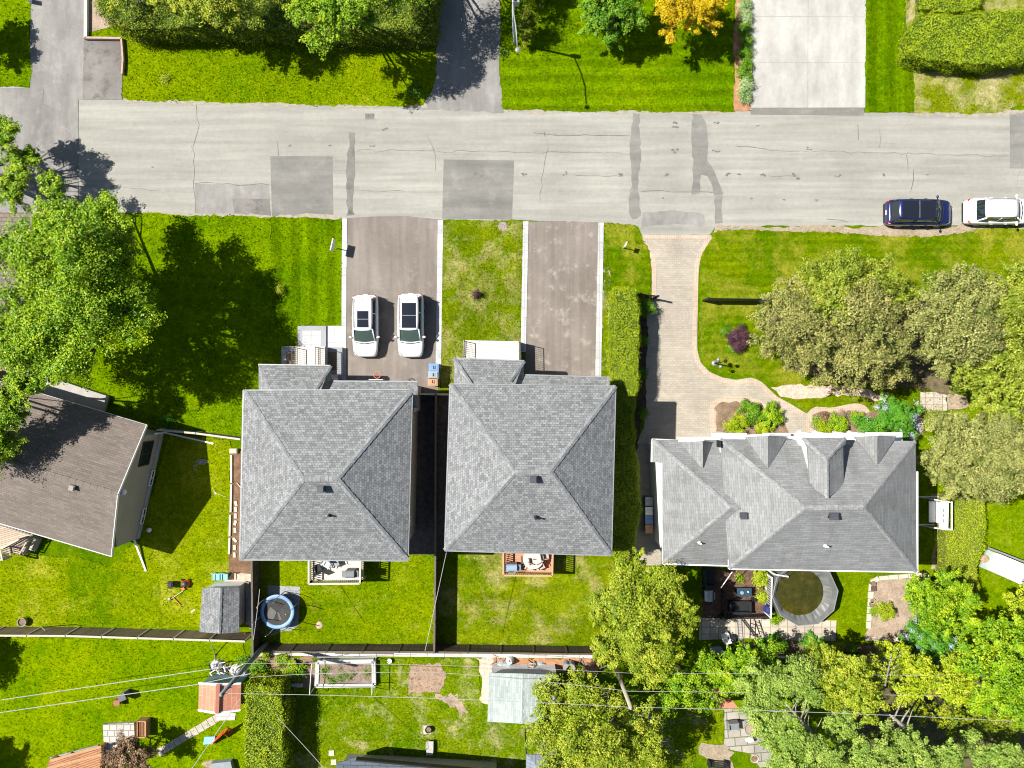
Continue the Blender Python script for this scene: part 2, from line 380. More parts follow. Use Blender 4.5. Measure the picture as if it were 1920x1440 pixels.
def hedge(name, label, poly, h, mat, core, leaf=0.1, dens=1.0, seed=1, rough=0.07, group=None, cat='hedge', sides=1.0):
    leaf = leaf*0.85; dens = dens*1.9
    """clipped hedge: poly is its TOP outline as the photograph shows it at height h"""
    rng = np.random.default_rng(seed); P2 = ccw(rag(Wp(poly, h), 0.05, 0.4, seed)); c = np.mean(np.array(P2), 0)
    t = thing(name, label, cat, (c[0], c[1], 0), group); A = np.array(P2)
    inner = [tuple(np.array(p)+(c-np.array(p))/max(np.linalg.norm(c-np.array(p)), .1)*0.12) for p in P2]
    MB().prism(inner, 0, h-0.14).build('branches', core, t)
    area = abs(sum(P2[i][0]*P2[(i+1) % len(P2)][1]-P2[(i+1) % len(P2)][0]*P2[i][1] for i in range(len(P2))))/2
    x0, y0 = A.min(0); x1, y1 = A.max(0)
    n = int(dens*(x1-x0)*(y1-y0)*2.2/leaf**2); X = rng.uniform(x0, x1, n); Y = rng.uniform(y0, y1, n); k = inpoly(X, Y, P2); X, Y = X[k], Y[k]
    zz = h+rough*1.3*(np.sin(X*2.3+Y*1.1)+np.sin(Y*3.1-X*1.7)+np.sin(X*5.3)*np.sin(Y*6.1))*0.6+rng.normal(0, rough*0.7, len(X))+np.where(rng.random(len(X)) > 0.975, rng.uniform(0, .22, len(X)), 0)
    P = np.stack([X, Y, zz], 1); Nn = unit(rng.normal(size=P.shape)*0.42+np.array([-0.2, 0.05, 0.9]))
    Pl = [P]; Nl = [Nn]; m = len(P2)
    for i in range(m):
        a, b = A[i], A[(i+1) % m]; L = np.linalg.norm(b-a)
        if L < 1e-4: continue
        q = int(dens*sides*L*h*2.2/leaf**2); u = rng.random(q); z = h*rng.random(q)**0.85
        nn = np.array([(b-a)[1], -(b-a)[0]])/L; bul = rough*0.9*(np.sin(z*4+i)+rng.normal(0, 0.9, q)); bul -= np.clip(z-(h-0.2), 0, 1)*0.6
        xy = a+(b-a)*u[:, None]+nn*bul[:, None]
        Pl.append(np.column_stack([xy, z])); Nl.append(unit(rng.normal(size=(q, 3))*0.75+np.array([nn[0], nn[1], 0.15])))
    P = np.concatenate(Pl); Nn = np.concatenate(Nl)
    T = np.clip(rng.normal(0.6, 0.25, len(P))+0.16*np.sin(P[:, 0]*1.7+2)*np.sin(P[:, 1]*1.3)+0.12*np.sin(P[:, 0]*5.1)*np.sin(P[:, 1]*4.7+1), 0, 1)
    quadmesh('foliage', leafquads(P, Nn, leaf, rng, 0.5), T, mat, t)
    return t
def tufts(polys, seed, mat, dens=45, hgt=0.07, name='grass_blades'):
    rng = np.random.default_rng(seed); Qs = []
    for p in polys:
        A = np.array(p); x0, y0 = A.min(0); x1, y1 = A.max(0)
        x0 = max(x0, -42); x1 = min(x1, 42); y0 = max(y0, -31); y1 = min(y1, 31)
        if x1 <= x0 or y1 <= y0: continue
        n = int(dens*(x1-x0)*(y1-y0)); X = rng.uniform(x0, x1, n); Y = rng.uniform(y0, y1, n); k = inpoly(X, Y, p); X, Y = X[k], Y[k]; n = len(X)
        for j in range(2):
            a = rng.uniform(0, 6.283, n); ln = hgt*rng.uniform(0.6, 1.7, n); w = 0.022*rng.uniform(.6, 1.5, n); jx = X+rng.normal(0, .03, n); jy = Y+rng.normal(0, .03, n)
            lean = rng.uniform(0.3, 1.1, n)
            b0 = np.stack([jx-np.sin(a)*w, jy+np.cos(a)*w, np.full(n, 0.028)], 1); b1 = np.stack([jx+np.sin(a)*w, jy-np.cos(a)*w, np.full(n, 0.028)], 1)
            tp = np.stack([jx+np.cos(a)*ln*lean, jy+np.sin(a)*ln*lean, 0.03+ln], 1)
            Qs.append(np.stack([b0, b1, tp], 1))
    Q = np.concatenate(Qs); return quadmesh(name, Q, np.zeros(len(Q)), mat, org=(0, 0, 0))
# ---------------------------------------------------------------- ground, road, drives, lawns
SOIL = M('soil', (0.24, 0.17, 0.11), (0.13, 0.085, 0.055), 2.0, 0.95, bmp=0.6, fine=0.45)
DUST = M('dry_soil', (0.36, 0.28, 0.21), (0.24, 0.18, 0.13), 1.2, 0.95, bmp=0.5, fine=0.35)
G_D, G_L, G_Y = (0.0400, 0.1180, 0.0004), (0.1100, 0.2150, 0.0006), (0.2600, 0.2600, 0.0220)
L_base = lawn('lawn_base', (0.0475, 0.1120, 0.0005), (0.1140, 0.1760, 0.0007), G_Y, 0.66)
ground = struct(MB().sheet([(-400, -400), (400, -400), (400, 400), (-400, 400)], 0).build('ground', L_base))

ROAD = asphalt('road_asphalt', (0.288, 0.282, 0.250), (0.250, 0.244, 0.217), (0.325, 0.318, 0.283), 0.6, (0.12, 2.2, 1), fine=0.13, blotch=0.3)
PATCH = asphalt('patch_asphalt', (0.205, 0.200, 0.182), (0.155, 0.151, 0.138), (0.26, 0.25, 0.235), 0.6, (0.2, 1.5, 1), fine=0.1)
OLDA = asphalt('old_asphalt', (0.25, 0.24, 0.225), (0.175, 0.168, 0.16), (0.31, 0.3, 0.28), 0.6, (1.6, 0.3, 1), fine=0.1)
STAINA = asphalt('stained_asphalt', (0.22, 0.205, 0.19), (0.13, 0.122, 0.115), (0.07, 0.067, 0.063), 0.58, None, fine=0.14, blotch=0.7)
DRV = asphalt('drive_asphalt', (0.205, 0.180, 0.158), (0.150, 0.130, 0.113), (0.27, 0.245, 0.215), 0.62, (1.9, 0.16, 1), fine=0.08)
CONC = asphalt('concrete', (0.385, 0.375, 0.345), (0.33, 0.322, 0.295), (0.33, 0.32, 0.3), 0.64, (1.2, 0.4, 1), fine=0.07, blotch=0.3)
KERB = bricks('kerb_stone', (0.50, 0.495, 0.47), (0.36, 0.37, 0.37), (0.25, 0.25, 0.25), 0.9, 0.6, 0.012, 'Object', 0, weather=(0.85, 1.1), bmp=0.2)
CRACK = M('crack_tar', (0.07, 0.065, 0.06), (0.03, 0.03, 0.03), 8, 0.8, fine=0.2)
EARTH = M('verge_gravel', (0.33, 0.27, 0.20), (0.22, 0.18, 0.12), 1.5, 0.95, bmp=0.5, fine=0.45)

def sheet(name, px, z, mat, amp=0.0, step=0.35, seed=3):
    if 0.0295 < z < 0.0395: z += 0.0125                  # beds and slabs lie just above the lawn sheets
    p = Wp(px); p = rag(ccw(p), amp, step, seed) if amp else p
    return struct(MB().sheet(p, z).build(name, mat))
sheet('road', [(-900, 163), (0, 163), (57, 164), (150, 185), (232, 187), (480, 193), (600, 197), (815, 199), (940, 205), (1180, 208), (1375, 209), (1620, 211), (1900, 212), (2800, 200),
               (2800, 426), (1920, 424), (1440, 424), (1340, 427), (1330, 442), (1204, 441), (1196, 425), (1130, 418), (985, 414), (830, 412), (650, 410), (430, 405), (300, 400), (245, 400), (100, 400), (-900, 420)], 0.012, ROAD, 0.03, 0.5)
for i, (p, m, z) in enumerate([
    ([(507, 293), (624, 293), (625, 405), (510, 407)], PATCH, .016), ([(832, 299), (964, 301), (960, 412), (829, 410)], PATCH, .016),
    ([(654, 248), (666, 248), (667, 290), (664, 330), (662, 395), (665, 403), (650, 405), (649, 370), (651, 330), (650, 290), (654, 275)], STAINA, .020),
    ([(1186, 211), (1200, 211), (1201, 300), (1197, 340), (1200, 405), (1186, 412), (1179, 400), (1183, 330), (1182, 270)], PATCH, .020),
    ([(1298, 212), (1314, 212), (1324, 232), (1327, 260), (1326, 302), (1340, 320), (1346, 340), (1355, 352), (1353, 395), (1355, 418), (1341, 418), (1341, 380), (1336, 350), (1325, 331), (1315, 327), (1312, 340), (1312, 363), (1296, 365), (1299, 345), (1298, 300), (1296, 255)], PATCH, .020),
    ([(366, 345), (505, 346), (507, 406), (366, 400)], OLDA, .016), ([(436, 372), (505, 373), (508, 406), (440, 405)], STAINA, .020),
    ([(1893, 212), (2400, 205), (2400, 318), (1893, 316)], PATCH, .016), ([(-800, 163), (60, 165), (148, 187), (146, 395), (-800, 410)], OLDA, .016),
    ([(685, 213), (702, 213), (702, 224), (685, 224)], STAINA, .016), ([(1407, 201), (1620, 203), (1620, 217), (1407, 215)], PATCH, .022),
    ([(1205, 398), (1260, 394), (1320, 402), (1322, 424), (1270, 421), (1203, 424)], OLDA, .0165)]):
    a = 0.0 if len(p) < 6 else 0.035
    sheet('road_patch', p, z, m, a, 0.3, i)
cr = MB()
def crk(pts, w=0.035, z=0.026, j=0.06):
    q = [Vector(W(*p)[:2]) for p in pts]; o = []
    for a, b in zip(q, q[1:]):
        n = max(1, int((b-a).length/0.5))
        for k in range(n): o.append(a.lerp(b, k/n)+Vector((random.gauss(0, j), random.gauss(0, j))))
    o.append(q[-1]); cr.strip(o, w, z)
for p in [[(368, 193), (372, 235), (362, 276)], [(362, 276), (364, 330), (366, 400)], [(200, 352), (250, 353), (300, 356)], [(666, 281), (830, 284), (1185, 287)],
          [(1025, 262), (1019, 320), (1012, 375)], [(800, 252), (812, 275), (817, 320)], [(1440, 283), (1650, 287), (1890, 292)],
          [(1080, 329), (1165, 331)], [(1440, 330), (1490, 331)], [(1910, 320), (1908, 372)], [(520, 268), (522, 292)], [(666, 358), (760, 359)], [(120, 220), (80, 195), (82, 168)]]: crk(p, 0.02)
for p in [[(1000, 250), (1040, 253), (1100, 254), (1183, 255)], [(1200, 356), (1300, 359), (1356, 362)], [(365, 345), (430, 345), (505, 347)], [(1021, 244), (1022, 256)], [(1380, 279), (1400, 275), (1440, 280)],
          [(1607, 236), (1609, 262)], [(1649, 242), (1649, 278)], [(1700, 290), (1702, 320)], [(1712, 315), (1710, 340), (1707, 360)], [(1550, 412), (1575, 413), (1590, 417)]]: crk(p, 0.042)
for p in [[(147, 187), (147, 395)], [(145, 186), (233, 187)]]: crk(p, 0.03, j=0.01)
for x, y, s in [(698, 274, .14), (722, 241, .2), (897, 328, .24), (980, 326, .18), (1061, 325, .16), (1164, 329, .26), (1250, 328, .22), (1488, 330, .26), (1572, 330, .18), (1656, 329, .16), (1739, 329, .12),
                (1517, 279, .16), (1265, 230, .2), (1267, 239, .2), (1266, 282, .24), (1343, 232, .18), (1343, 283, .2), (620, 273, .12), (545, 273, .1), (284, 314, .12), (205, 314, .14), (1408, 373, .14), (1470, 375, .12), (1530, 375, .12), (1242, 372, .12), (1419, 236, .12), (1368, 327, .2), (1385, 327, .16), (1430, 327, .2)]:
    q = W(x, y)
    for k in range(3):
        n = 7; ox, oy = random.gauss(0, s*.6), random.gauss(0, s*.3)
        cr.sheet([(q[0]+ox+math.cos(6.28*i/n)*s*random.uniform(.3, .75), q[1]+oy+math.sin(6.28*i/n)*s*random.uniform(.2, .5)) for i in range(n)], 0.024+k*.0015+random.random()*.001)
struct(cr.build('road_cracks', M('crack_fill', (0.17, 0.165, 0.15), (0.10, 0.097, 0.09), 5, 0.85, fine=0.25)))

EDGE = M('edge_grit', (0.33, 0.30, 0.24), (0.24, 0.215, 0.165), 2.5, 0.95, bmp=0.4, fine=0.35)
sheet('verge_grit', [(944, 200), (1010, 203), (1180, 205), (1376, 206), (1376, 214), (1180, 212), (1010, 212), (944, 209)], 0.0215, EDGE, 0.05, 0.3, 5)
sheet('verge_grit', [(232, 184), (480, 189), (700, 195), (800, 196), (800, 202), (700, 202), (480, 197), (232, 192)], 0.0215, EDGE, 0.05, 0.3, 6)
sheet('verge_grit', [(245, 398), (430, 402), (640, 404), (640, 411), (430, 409), (245, 404)], 0.0215, EDGE, 0.05, 0.3, 7)
sheet('verge_grit', [(1714, 206), (1890, 207), (1960, 196), (1960, 206), (1890, 217), (1800, 222), (1714, 216)], 0.0215, EDGE, 0.07, 0.3, 8)
# drives on the far side of the road
sheet('driveway', [(57, -300), (160, -300), (160, 72), (157, 186), (57, 170)], 0.018, OLDA)
sheet('driveway', [(157, 75), (228, 75), (230, 187), (155, 187)], 0.022, STAINA, 0.02)
sheet('driveway', [(820, -300), (943, -300), (938, 60), (937, 130), (944, 212), (790, 205), (813, 160), (820, 90)], 0.018, OLDA, 0.04)
sheet('driveway', [(1407, -300), (1627, -300), (1622, 202), (1407, 202)], 0.024, CONC)
dc = MB()
for a, b in [((1407, 31), (1625, 32)), ((1407, 117), (1624, 118)), ((1516, -200), (1514, 202)), ((1407, -60), (1626, -58))]:
    dc.strip([W(*a)[:2], W(*b)[:2]], 0.035, 0.0285)
struct(dc.build('driveway_joint', M('joint', (0.29, 0.28, 0.26), None, 5)))
sheet('dirt_patch', [(161, -300), (250, -300), (240, 62), (228, 70), (162, 71)], 0.010, DUST)
# near side drives
sheet('driveway', [(649, 409), (700, 406), (760, 405), (822, 411), (819, 690), (824, 760), (640, 760), (650, 690)], 0.018, DRV, 0.0)
DRV2 = asphalt('drive_asphalt_worn', (0.215, 0.185, 0.162), (0.160, 0.138, 0.118), (0.36, 0.335, 0.30), 0.60, (2.6, 0.10, 1), fine=0.08, blotch=0.6)
sheet('driveway', [(990, 416), (1060, 414), (1122, 418), (1117, 705), (1116, 740), (983, 740), (986, 640)], 0.018, DRV2, 0.0)
for p in ([(642, 410), (651, 410), (650, 500), (649, 720), (640, 720), (641, 500)], [(821, 413), (831, 413), (827, 690), (817, 690)],
          [(981, 415), (991, 415), (986, 660), (976, 660)], [(1122, 418), (1132, 418), (1127, 706), (1116, 706)]):
    struct(MB().prism(Wp(p), 0, 0.05).build('driveway_kerb', KERB))
sheet('driveway', [(-400, 395), (62, 398), (58, 470), (46, 560), (20, 640), (-400, 660)], 0.018, bricks('old_pavers', (0.20, 0.16, 0.13), (0.14, 0.12, 0.105), (0.07, 0.06, 0.05), 0.4, 0.3, 0.02, 'Object', 0.5, bmp=.3))
PAV = bricks('paving_blocks', (0.365, 0.322, 0.256), (0.312, 0.284, 0.238), (0.24, 0.21, 0.17), 0.30, 0.16, 0.008, 'Object', 0.5, weather=(0.86, 1.1), var=(3, .06), bmp=0.3)
PAVB = bricks('paving_border', (0.48, 0.37, 0.28), (0.40, 0.31, 0.24), (0.24, 0.19, 0.15), 0.16, 0.35, 0.008, 'Object', 0.0, bmp=0.3)
sheet('driveway', [(1193, 441), (1335, 441), (1325, 457), (1314, 478), (1310, 502), (1308, 560), (1307, 655), (1314, 680), (1330, 697), (1355, 708), (1380, 712), (1408, 708), (1428, 716), (1445, 732), (1458, 744),
                   (1482, 757), (1512, 775), (1530, 763), (1565, 764), (1602, 757), (1622, 762), (1628, 775), (1605, 772), (1600, 835), (1190, 850), (1193, 830), (1208, 800), (1211, 720), (1213, 575), (1222, 560), (1222, 505), (1217, 475), (1208, 458)], 0.018, PAV)
sheet('side_passage', [(1190, 835), (1240, 835), (1240, 1060), (1190, 1060)], 0.014, PAV)
def ribbon(name, pts, w, z, mat):
    q = [Vector(W(*p)[:2]) for p in pts]; o = [q[0]]
    for i in range(len(q)-1):          # smooth by sampling a Catmull-Rom curve
        a, b, c, d = q[max(i-1, 0)], q[i], q[i+1], q[min(i+2, len(q)-1)]
        for k in range(1, 6):
            t = k/5; o.append(0.5*((2*b)+(c-a)*t+(2*a-5*b+4*c-d)*t*t+(3*b-a-3*c+d)*t**3))
    L = []; Rr = []
    for i, p in enumerate(o):
        d = (o[min(i+1, len(o)-1)]-o[max(i-1, 0)]).normalized(); nn = Vector((-d.y, d.x)); L.append(p+nn*w/2); Rr.append(p-nn*w/2)
    mb = MB()
    for i in range(len(o)-1): mb.add([(q.x, q.y, z) for q in (Rr[i], Rr[i+1], L[i+1], L[i])], [(0, 1, 2, 3)])
    return struct(mb.build(name, mat))
ribbon('driveway_border', [(1200, 443), (1210, 458), (1221, 478), (1226, 505), (1226, 555)], 0.34, 0.024, PAVB)
ribbon('driveway_border', [(1332, 443), (1321, 460), (1311, 480), (1306, 505), (1304, 560), (1303, 655), (1310, 682), (1327, 701), (1353, 712), (1380, 717), (1407, 713), (1425, 720), (1441, 735), (1455, 748), (1480, 762), (1505, 777)], 0.34, 0.024, PAVB)
ribbon('driveway_border', [(1203, 445), (1333, 445)], 0.3, 0.0285, PAVB)
ribbon('path_border', [(1518, 815), (1518, 782), (1530, 768), (1562, 769), (1600, 762), (1618, 765), (1628, 777)], 0.42, 0.024, PAVB)
ribbon('path_border', [(1338, 815), (1334, 770), (1340, 756), (1360, 750), (1405, 750), (1425, 757), (1440, 768)], 0.42, 0.024, PAVB)
MEDAL = bricks('medallion_blocks', (0.36, 0.305, 0.25), (0.29, 0.26, 0.225), (0.22, 0.19, 0.15), 0.16, 0.16, 0.008, 'Object', 0.5, bmp=0.2)
for (x, y, rad) in [(1265, 466, (1.3, 22)), (1265, 592, (2.2, 38))]:       # round paver medallions
    q = W(x, y); mb = MB(); n = 40; R0 = rad[0]*0.5
    for k, (r0, r1) in enumerate([(0, .22), (.26, .42), (.46, .62), (.66, .82), (.86, 1.0)]):
        for i in range(n):
            a0, a1 = 6.2832*i/n, 6.2832*(i+.93)/n
            mb.add([(q[0]+math.cos(a)*r*R0, q[1]+math.sin(a)*r*R0, .023) for a, r in ((a0, max(r0, .01)), (a0, r1), (a1, r1), (a1, max(r0, .01)))], [(0, 3, 2, 1)])
    struct(mb.build('paver_circle', MEDAL))
# beds and bare strips
def bed(px, z=0.03, mat=None, amp=0.05, name='planting_bed', seed=4): return sheet(name, px, z, mat or SOIL, amp, 0.25, seed)
bed([(1341, 812), (1341, 765), (1346, 757), (1372, 755), (1410, 756), (1424, 760), (1440, 768), (1472, 795), (1482, 815)], 0.03)
bed([(1526, 815), (1526, 778), (1535, 772), (1563, 774), (1603, 768), (1618, 772), (1730, 770), (1730, 815)], 0.03)
MULCH = M('orange_mulch', (0.40, 0.21, 0.11), (0.27, 0.13, 0.07), 3, 0.95, bmp=0.6, fine=0.4)
bed([(1377, -200), (1407, -200), (1406, 207), (1376, 208)], 0.05, MULCH)
PEB = M('pink_pebbles', (0.62, 0.46, 0.36), (0.33, 0.25, 0.20), 6, 0.9, bmp=0.8, fine=0.45)
sheet('pebble_strip', [(1447, 724), (1500, 721), (1560, 722), (1600, 722), (1640, 738), (1662, 748), (1640, 749), (1590, 741), (1540, 746), (1490, 745), (1463, 742)], 0.034, PEB, 0.06)
SLAB = bricks('patio_slabs', (0.50, 0.43, 0.34), (0.40, 0.35, 0.29), (0.17, 0.14, 0.10), 0.62, 0.5, 0.02, 'Object', 0.0, weather=(0.8, 1.1), bmp=0.3)
sheet('paving_slabs', [(1725, 735), (1775, 735), (1775, 770), (1725, 769)], 0.034, SLAB)
sheet('dirt_patch', [(1775, 738), (1812, 745), (1815, 762), (1776, 768)], 0.034, DUST, 0.06)
sheet('paving_slabs', [(1312, 1156), (1568, 1163), (1566, 1202), (1460, 1200), (1400, 1196), (1310, 1200)], 0.034, SLAB)
GSL = bricks('grey_slabs', (0.36, 0.33, 0.29), (0.28, 0.26, 0.23), (0.13, 0.14, 0.07), 0.9, 0.62, 0.04, 'Object', 0.5, weather=(0.75, 1.15), bmp=0.3, rot=-0.08)
sheet('paving_slabs', [(1358, 1330), (1395, 1330), (1432, 1362), (1436, 1388), (1446, 1392), (1446, 1440), (1425, 1440), (1405, 1413), (1357, 1402)], 0.034, GSL, 0.03)
sheet('gravel_patch', [(1315, 1392), (1360, 1396), (1375, 1412), (1372, 1440), (1345, 1428), (1312, 1410)], 0.036, EARTH, 0.08)
sheet('fence_slabs', [(480, 1216), (560, 1217), (800, 1219), (1120, 1222), (1120, 1234), (800, 1231), (560, 1229), (480, 1229)], 0.05,
      bricks('strip_slabs', (0.56, 0.52, 0.46), (0.46, 0.44, 0.41), (0.13, 0.13, 0.12), 1.22, 3.0, 0.02, 'Object', 0.0, weather=(0.75, 1.1), bmp=0.2))
# back yard beds
bed([(432, 848), (460, 846), (462, 1072), (433, 1075)], 0.04, M('bed_soil', (0.20, 0.12, 0.07), (0.11, 0.062, 0.035), 2.2, 0.95, bmp=0.7, fine=0.5), 0.02)
bed([(430, 1040), (476, 1040), (476, 1076), (430, 1075)], 0.044, MC['bed_soil'], 0.02)
bed([(438, 1075), (476, 1076), (476, 1090), (420, 1092)], 0.05, PEB, 0.06)
bed([(765, 1247), (825, 1246), (834, 1262), (830, 1290), (826, 1300), (766, 1299), (763, 1270)], 0.036, M('pink_soil', (0.34, 0.235, 0.17), (0.24, 0.165, 0.115), 3, 0.95, bmp=0.6, fine=0.35), 0.06)
bed([(812, 1300), (858, 1303), (880, 1335), (868, 1345), (845, 1325), (820, 1315)], 0.036, DUST, 0.1)
bed([(893, 1232), (925, 1232), (925, 1262), (914, 1320), (905, 1318), (902, 1280)], 0.037, PEB, 0.08)
bed([(470, 1228), (590, 1228), (590, 1285), (545, 1290), (470, 1290)], 0.034, M('garden_soil', (0.28, 0.19, 0.13), (0.16, 0.11, 0.075), 3, 0.95, bmp=0.6, fine=0.4), 0.08)
bed([(925, 1230), (1130, 1236), (1120, 1262), (925, 1262)], 0.036, MULCH, 0.06)
bed([(1632, 1085), (1740, 1078), (1745, 1120), (1735, 1165), (1730, 1198), (1625, 1196), (1630, 1160)], 0.036, DUST, 0.06)
bed([(1400, 1203), (1570, 1205), (1690, 1212), (1690, 1232), (1480, 1222), (1400, 1220)], 0.036, SOIL, 0.08)
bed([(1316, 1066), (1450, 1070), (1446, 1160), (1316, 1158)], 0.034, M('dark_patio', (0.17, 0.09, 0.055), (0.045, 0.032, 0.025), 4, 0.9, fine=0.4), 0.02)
bed([(1790, 1200), (1900, 1285), (2000, 1330), (2000, 1480), (1700, 1480), (1560, 1330)], 0.03, M('woodland_floor', (0.12, 0.10, 0.04), (0.04, 0.05, 0.015), 2, 0.95, fine=0.4), 0.2)
bed([(-300, 650), (18, 640), (90, 700), (80, 760), (-300, 740)], 0.03, SOIL, 0.05)
bed([(1133, 500), (1155, 520), (1150, 545), (1148, 620), (1150, 680), (1160, 710), (1128, 706)], 0.026, DUST, 0.12)
bed([(1190, 570), (1213, 562), (1212, 700), (1210, 770), (1196, 830), (1150, 1050), (1150, 720)], 0.027, M('dark_hedge_bed', (0.08, 0.06, 0.035), (0.03, 0.025, 0.015), 3, 0.95), 0.05)  # near-black bed along the foot of the long hedge
bed([(767, 738), (845, 738), (845, 1040), (767, 1040)], 0.03, M('alley_ground', (0.12, 0.11, 0.10), (0.06, 0.055, 0.05), 3, 0.95), 0.0)  # dark grey ground filling the passage between the twins
sheet('verge', [(1340, 425), (1600, 424), (2400, 424), (2400, 440), (1790, 440), (1740, 448), (1600, 442), (1450, 436), (1338, 436)], 0.022, EARTH, 0.06)
bed([(1430, 600), (1500, 560), (1650, 560), (1880, 600), (1900, 720), (1740, 735), (1690, 728), (1600, 716), (1500, 708), (1450, 660)], 0.056, M('conifer_shade_sheet', (0.16, 0.12, 0.07), (0.07, 0.06, 0.03), 3, .95, fine=.4), 0.15, name='conifer_shade_sheet')  # dark sheet painted to stand for the black shade between the conifers
bed([(1745, 925), (1778, 920), (1776, 1075), (1752, 1078)], 0.036, DUST, 0.1)

L_lush = lawn('lawn_lush', (0.0606, 0.1296, 0.0004), (0.1416, 0.2160, 0.0006), G_Y, 0.72, contrast=0.57)
L_wild = lawn('lawn_wild', (0.0848, 0.1550, 0.0005), (0.1496, 0.2040, 0.0007), (0.2500, 0.2700, 0.0120), 0.66, contrast=0.62)
L_mow = lawn('lawn_striped', (0.0713, 0.1426, 0.0004), (0.1246, 0.1944, 0.0006), (0.1520, 0.2000, 0.0024), 0.72, stripe=('Y', 1.1, 0.12), contrast=0.47)
L_strip = lawn('lawn_dark_strip', (0.0523, 0.1152, 0.0004), (0.1032, 0.1708, 0.0005), G_Y, 1.0, stripe=('X', 1.3, 0.15), contrast=0.52)
L_dry = lawn('lawn_dry', (0.1140, 0.1560, 0.0014), (0.1662, 0.1880, 0.0024), (0.3600, 0.3200, 0.1500), 0.50, contrast=0.42)
L_sod = lawn('lawn_sod', (0.0655, 0.1210, 0.0007), (0.1365, 0.1702, 0.0014), (0.2700, 0.2500, 0.0850), 0.545, seams=(0.55, 1.9), contrast=0.54)
L_sod2 = lawn('lawn_sod_back', (0.0840, 0.1380, 0.0010), (0.1681, 0.2070, 0.0018), (0.3100, 0.2800, 0.0900), 0.56, seams=(1.9, 0.6), contrast=0.47)
L_h3 = lawn('lawn_front_right', (0.0627, 0.1232, 0.0005), (0.1254, 0.1716, 0.0010), (0.2200, 0.2200, 0.0200), 0.55, stripe=('Y', 0.6, 0.10), contrast=0.42)
L_yard = lawn('lawn_back_yard', (0.1097, 0.1706, 0.0005), (0.1845, 0.2246, 0.0010), (0.2700, 0.2800, 0.0200), 0.58, contrast=0.54)
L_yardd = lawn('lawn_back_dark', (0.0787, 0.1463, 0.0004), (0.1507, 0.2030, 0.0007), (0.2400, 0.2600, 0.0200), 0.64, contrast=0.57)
L_br = lawn('lawn_bright', (0.0889, 0.1689, 0.0002), (0.1725, 0.2348, 0.0005), (0.2090, 0.2400, 0.0012), 0.66, contrast=0.50)
L_mid = lawn('lawn_mid', (0.0684, 0.1364, 0.0006), (0.1424, 0.1892, 0.0012), (0.3400, 0.3100, 0.1400), 0.585, contrast=0.60)
L_flow = lawn('lawn_dandelion', (0.0760, 0.1480, 0.0005), (0.1330, 0.2000, 0.0007), (0.2400, 0.2600, 0.0120), 0.62, spots=(0.5000, 0.4200, 0.0100), contrast=0.52)
LAWNS = [
 ('L', L_lush, [(-500, -300), (57, -300), (57, 140), (55, 162), (40, 164), (-500, 162)]),
 ('L', L_wild, [(163, 60), (200, 52), (240, 40), (820, 40), (820, 90), (815, 150), (795, 198), (700, 199), (600, 197), (480, 193), (330, 190), (240, 188), (229, 180), (232, 140), (229, 73), (163, 71)]),
 ('L', L_mow, [(943, -300), (1378, -300), (1376, 210), (1180, 209), (1010, 208), (944, 204), (938, 140), (940, 60)]),
 ('L', L_strip, [(1627, -300), (1699, -300), (1700, 70), (1712, 140), (1714, 211), (1622, 211)]),
 ('L', L_dry, [(1699, -300), (2400, -300), (2400, 198), (1905, 200), (1885, 210), (1800, 213), (1714, 212), (1712, 140), (1700, 70)]),
 ('L', L_lush, [(62, 400), (245, 400), (300, 401), (430, 406), (508, 408), (509, 612), (527, 650), (485, 690), (460, 735), (456, 815), (310, 805), (195, 790), (85, 705), (50, 600)]),
 ('L', L_strip, [(508, 408), (641, 410), (640, 611), (558, 611), (508, 640)]),
 ('L', L_sod, [(831, 414), (981, 415), (977, 660), (868, 700), (850, 740), (825, 735), (828, 500)]),
 ('L', L_h3, [(1133, 419), (1190, 421), (1203, 443), (1215, 468), (1221, 505), (1221, 570), (1190, 575), (1150, 560), (1142, 500), (1135, 450)]),
 ('L', L_sod, [(1133, 450), (1150, 560), (1150, 600), (1147, 640), (1160, 700), (1128, 706)]),
 ('L', L_h3, [(1336, 440), (1345, 431), (1450, 433), (1600, 438), (1740, 446), (1800, 436), (1860, 428), (2400, 425), (2400, 760), (1775, 760), (1730, 772), (1620, 760), (1600, 755), (1560, 762), (1530, 762), (1512, 771), (1478, 747), (1540, 748), (1590, 743), (1650, 751), (1664, 748), (1640, 736), (1600, 720), (1500, 720), (1450, 722), (1432, 711), (1408, 703), (1380, 706), (1355, 702), (1333, 692), (1317, 676), (1311, 655), (1312, 560), (1313, 505), (1317, 480)]),
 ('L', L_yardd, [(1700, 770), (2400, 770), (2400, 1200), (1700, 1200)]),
 ('L', L_yard, [(-500, 960), (210, 1060), (262, 1010), (318, 812), (432, 828), (431, 1090), (470, 1090), (474, 1176), (-500, 1177)]),
 ('L', L_br, [(-500, 1192), (380, 1196), (455, 1196), (468, 1260), (462, 1340), (465, 1700), (-500, 1700)]),
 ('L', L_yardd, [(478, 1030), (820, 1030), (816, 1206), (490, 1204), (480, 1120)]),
 ('L', L_sod2, [(816, 1028), (1150, 1028), (1165, 1100), (1150, 1208), (816, 1207)]),
 ('L', L_mid, [(540, 1236), (895, 1236), (900, 1300), (912, 1330), (1010, 1355), (1300, 1350), (1300, 1700), (540, 1700)]),
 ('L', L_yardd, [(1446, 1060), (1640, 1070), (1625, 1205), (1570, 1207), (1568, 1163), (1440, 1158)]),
 ('L', L_mid, [(1290, 1300), (1357, 1330), (1357, 1395), (1312, 1395), (1290, 1450), (1200, 1500), (1200, 1340)]),
 ('L', L_wild, [(1446, 1385), (1560, 1400), (1700, 1500), (1446, 1500)]),
 ('L', L_flow, [(1850, 905), (2400, 900), (2400, 1250), (1850, 1250), (1840, 1060)]),
]
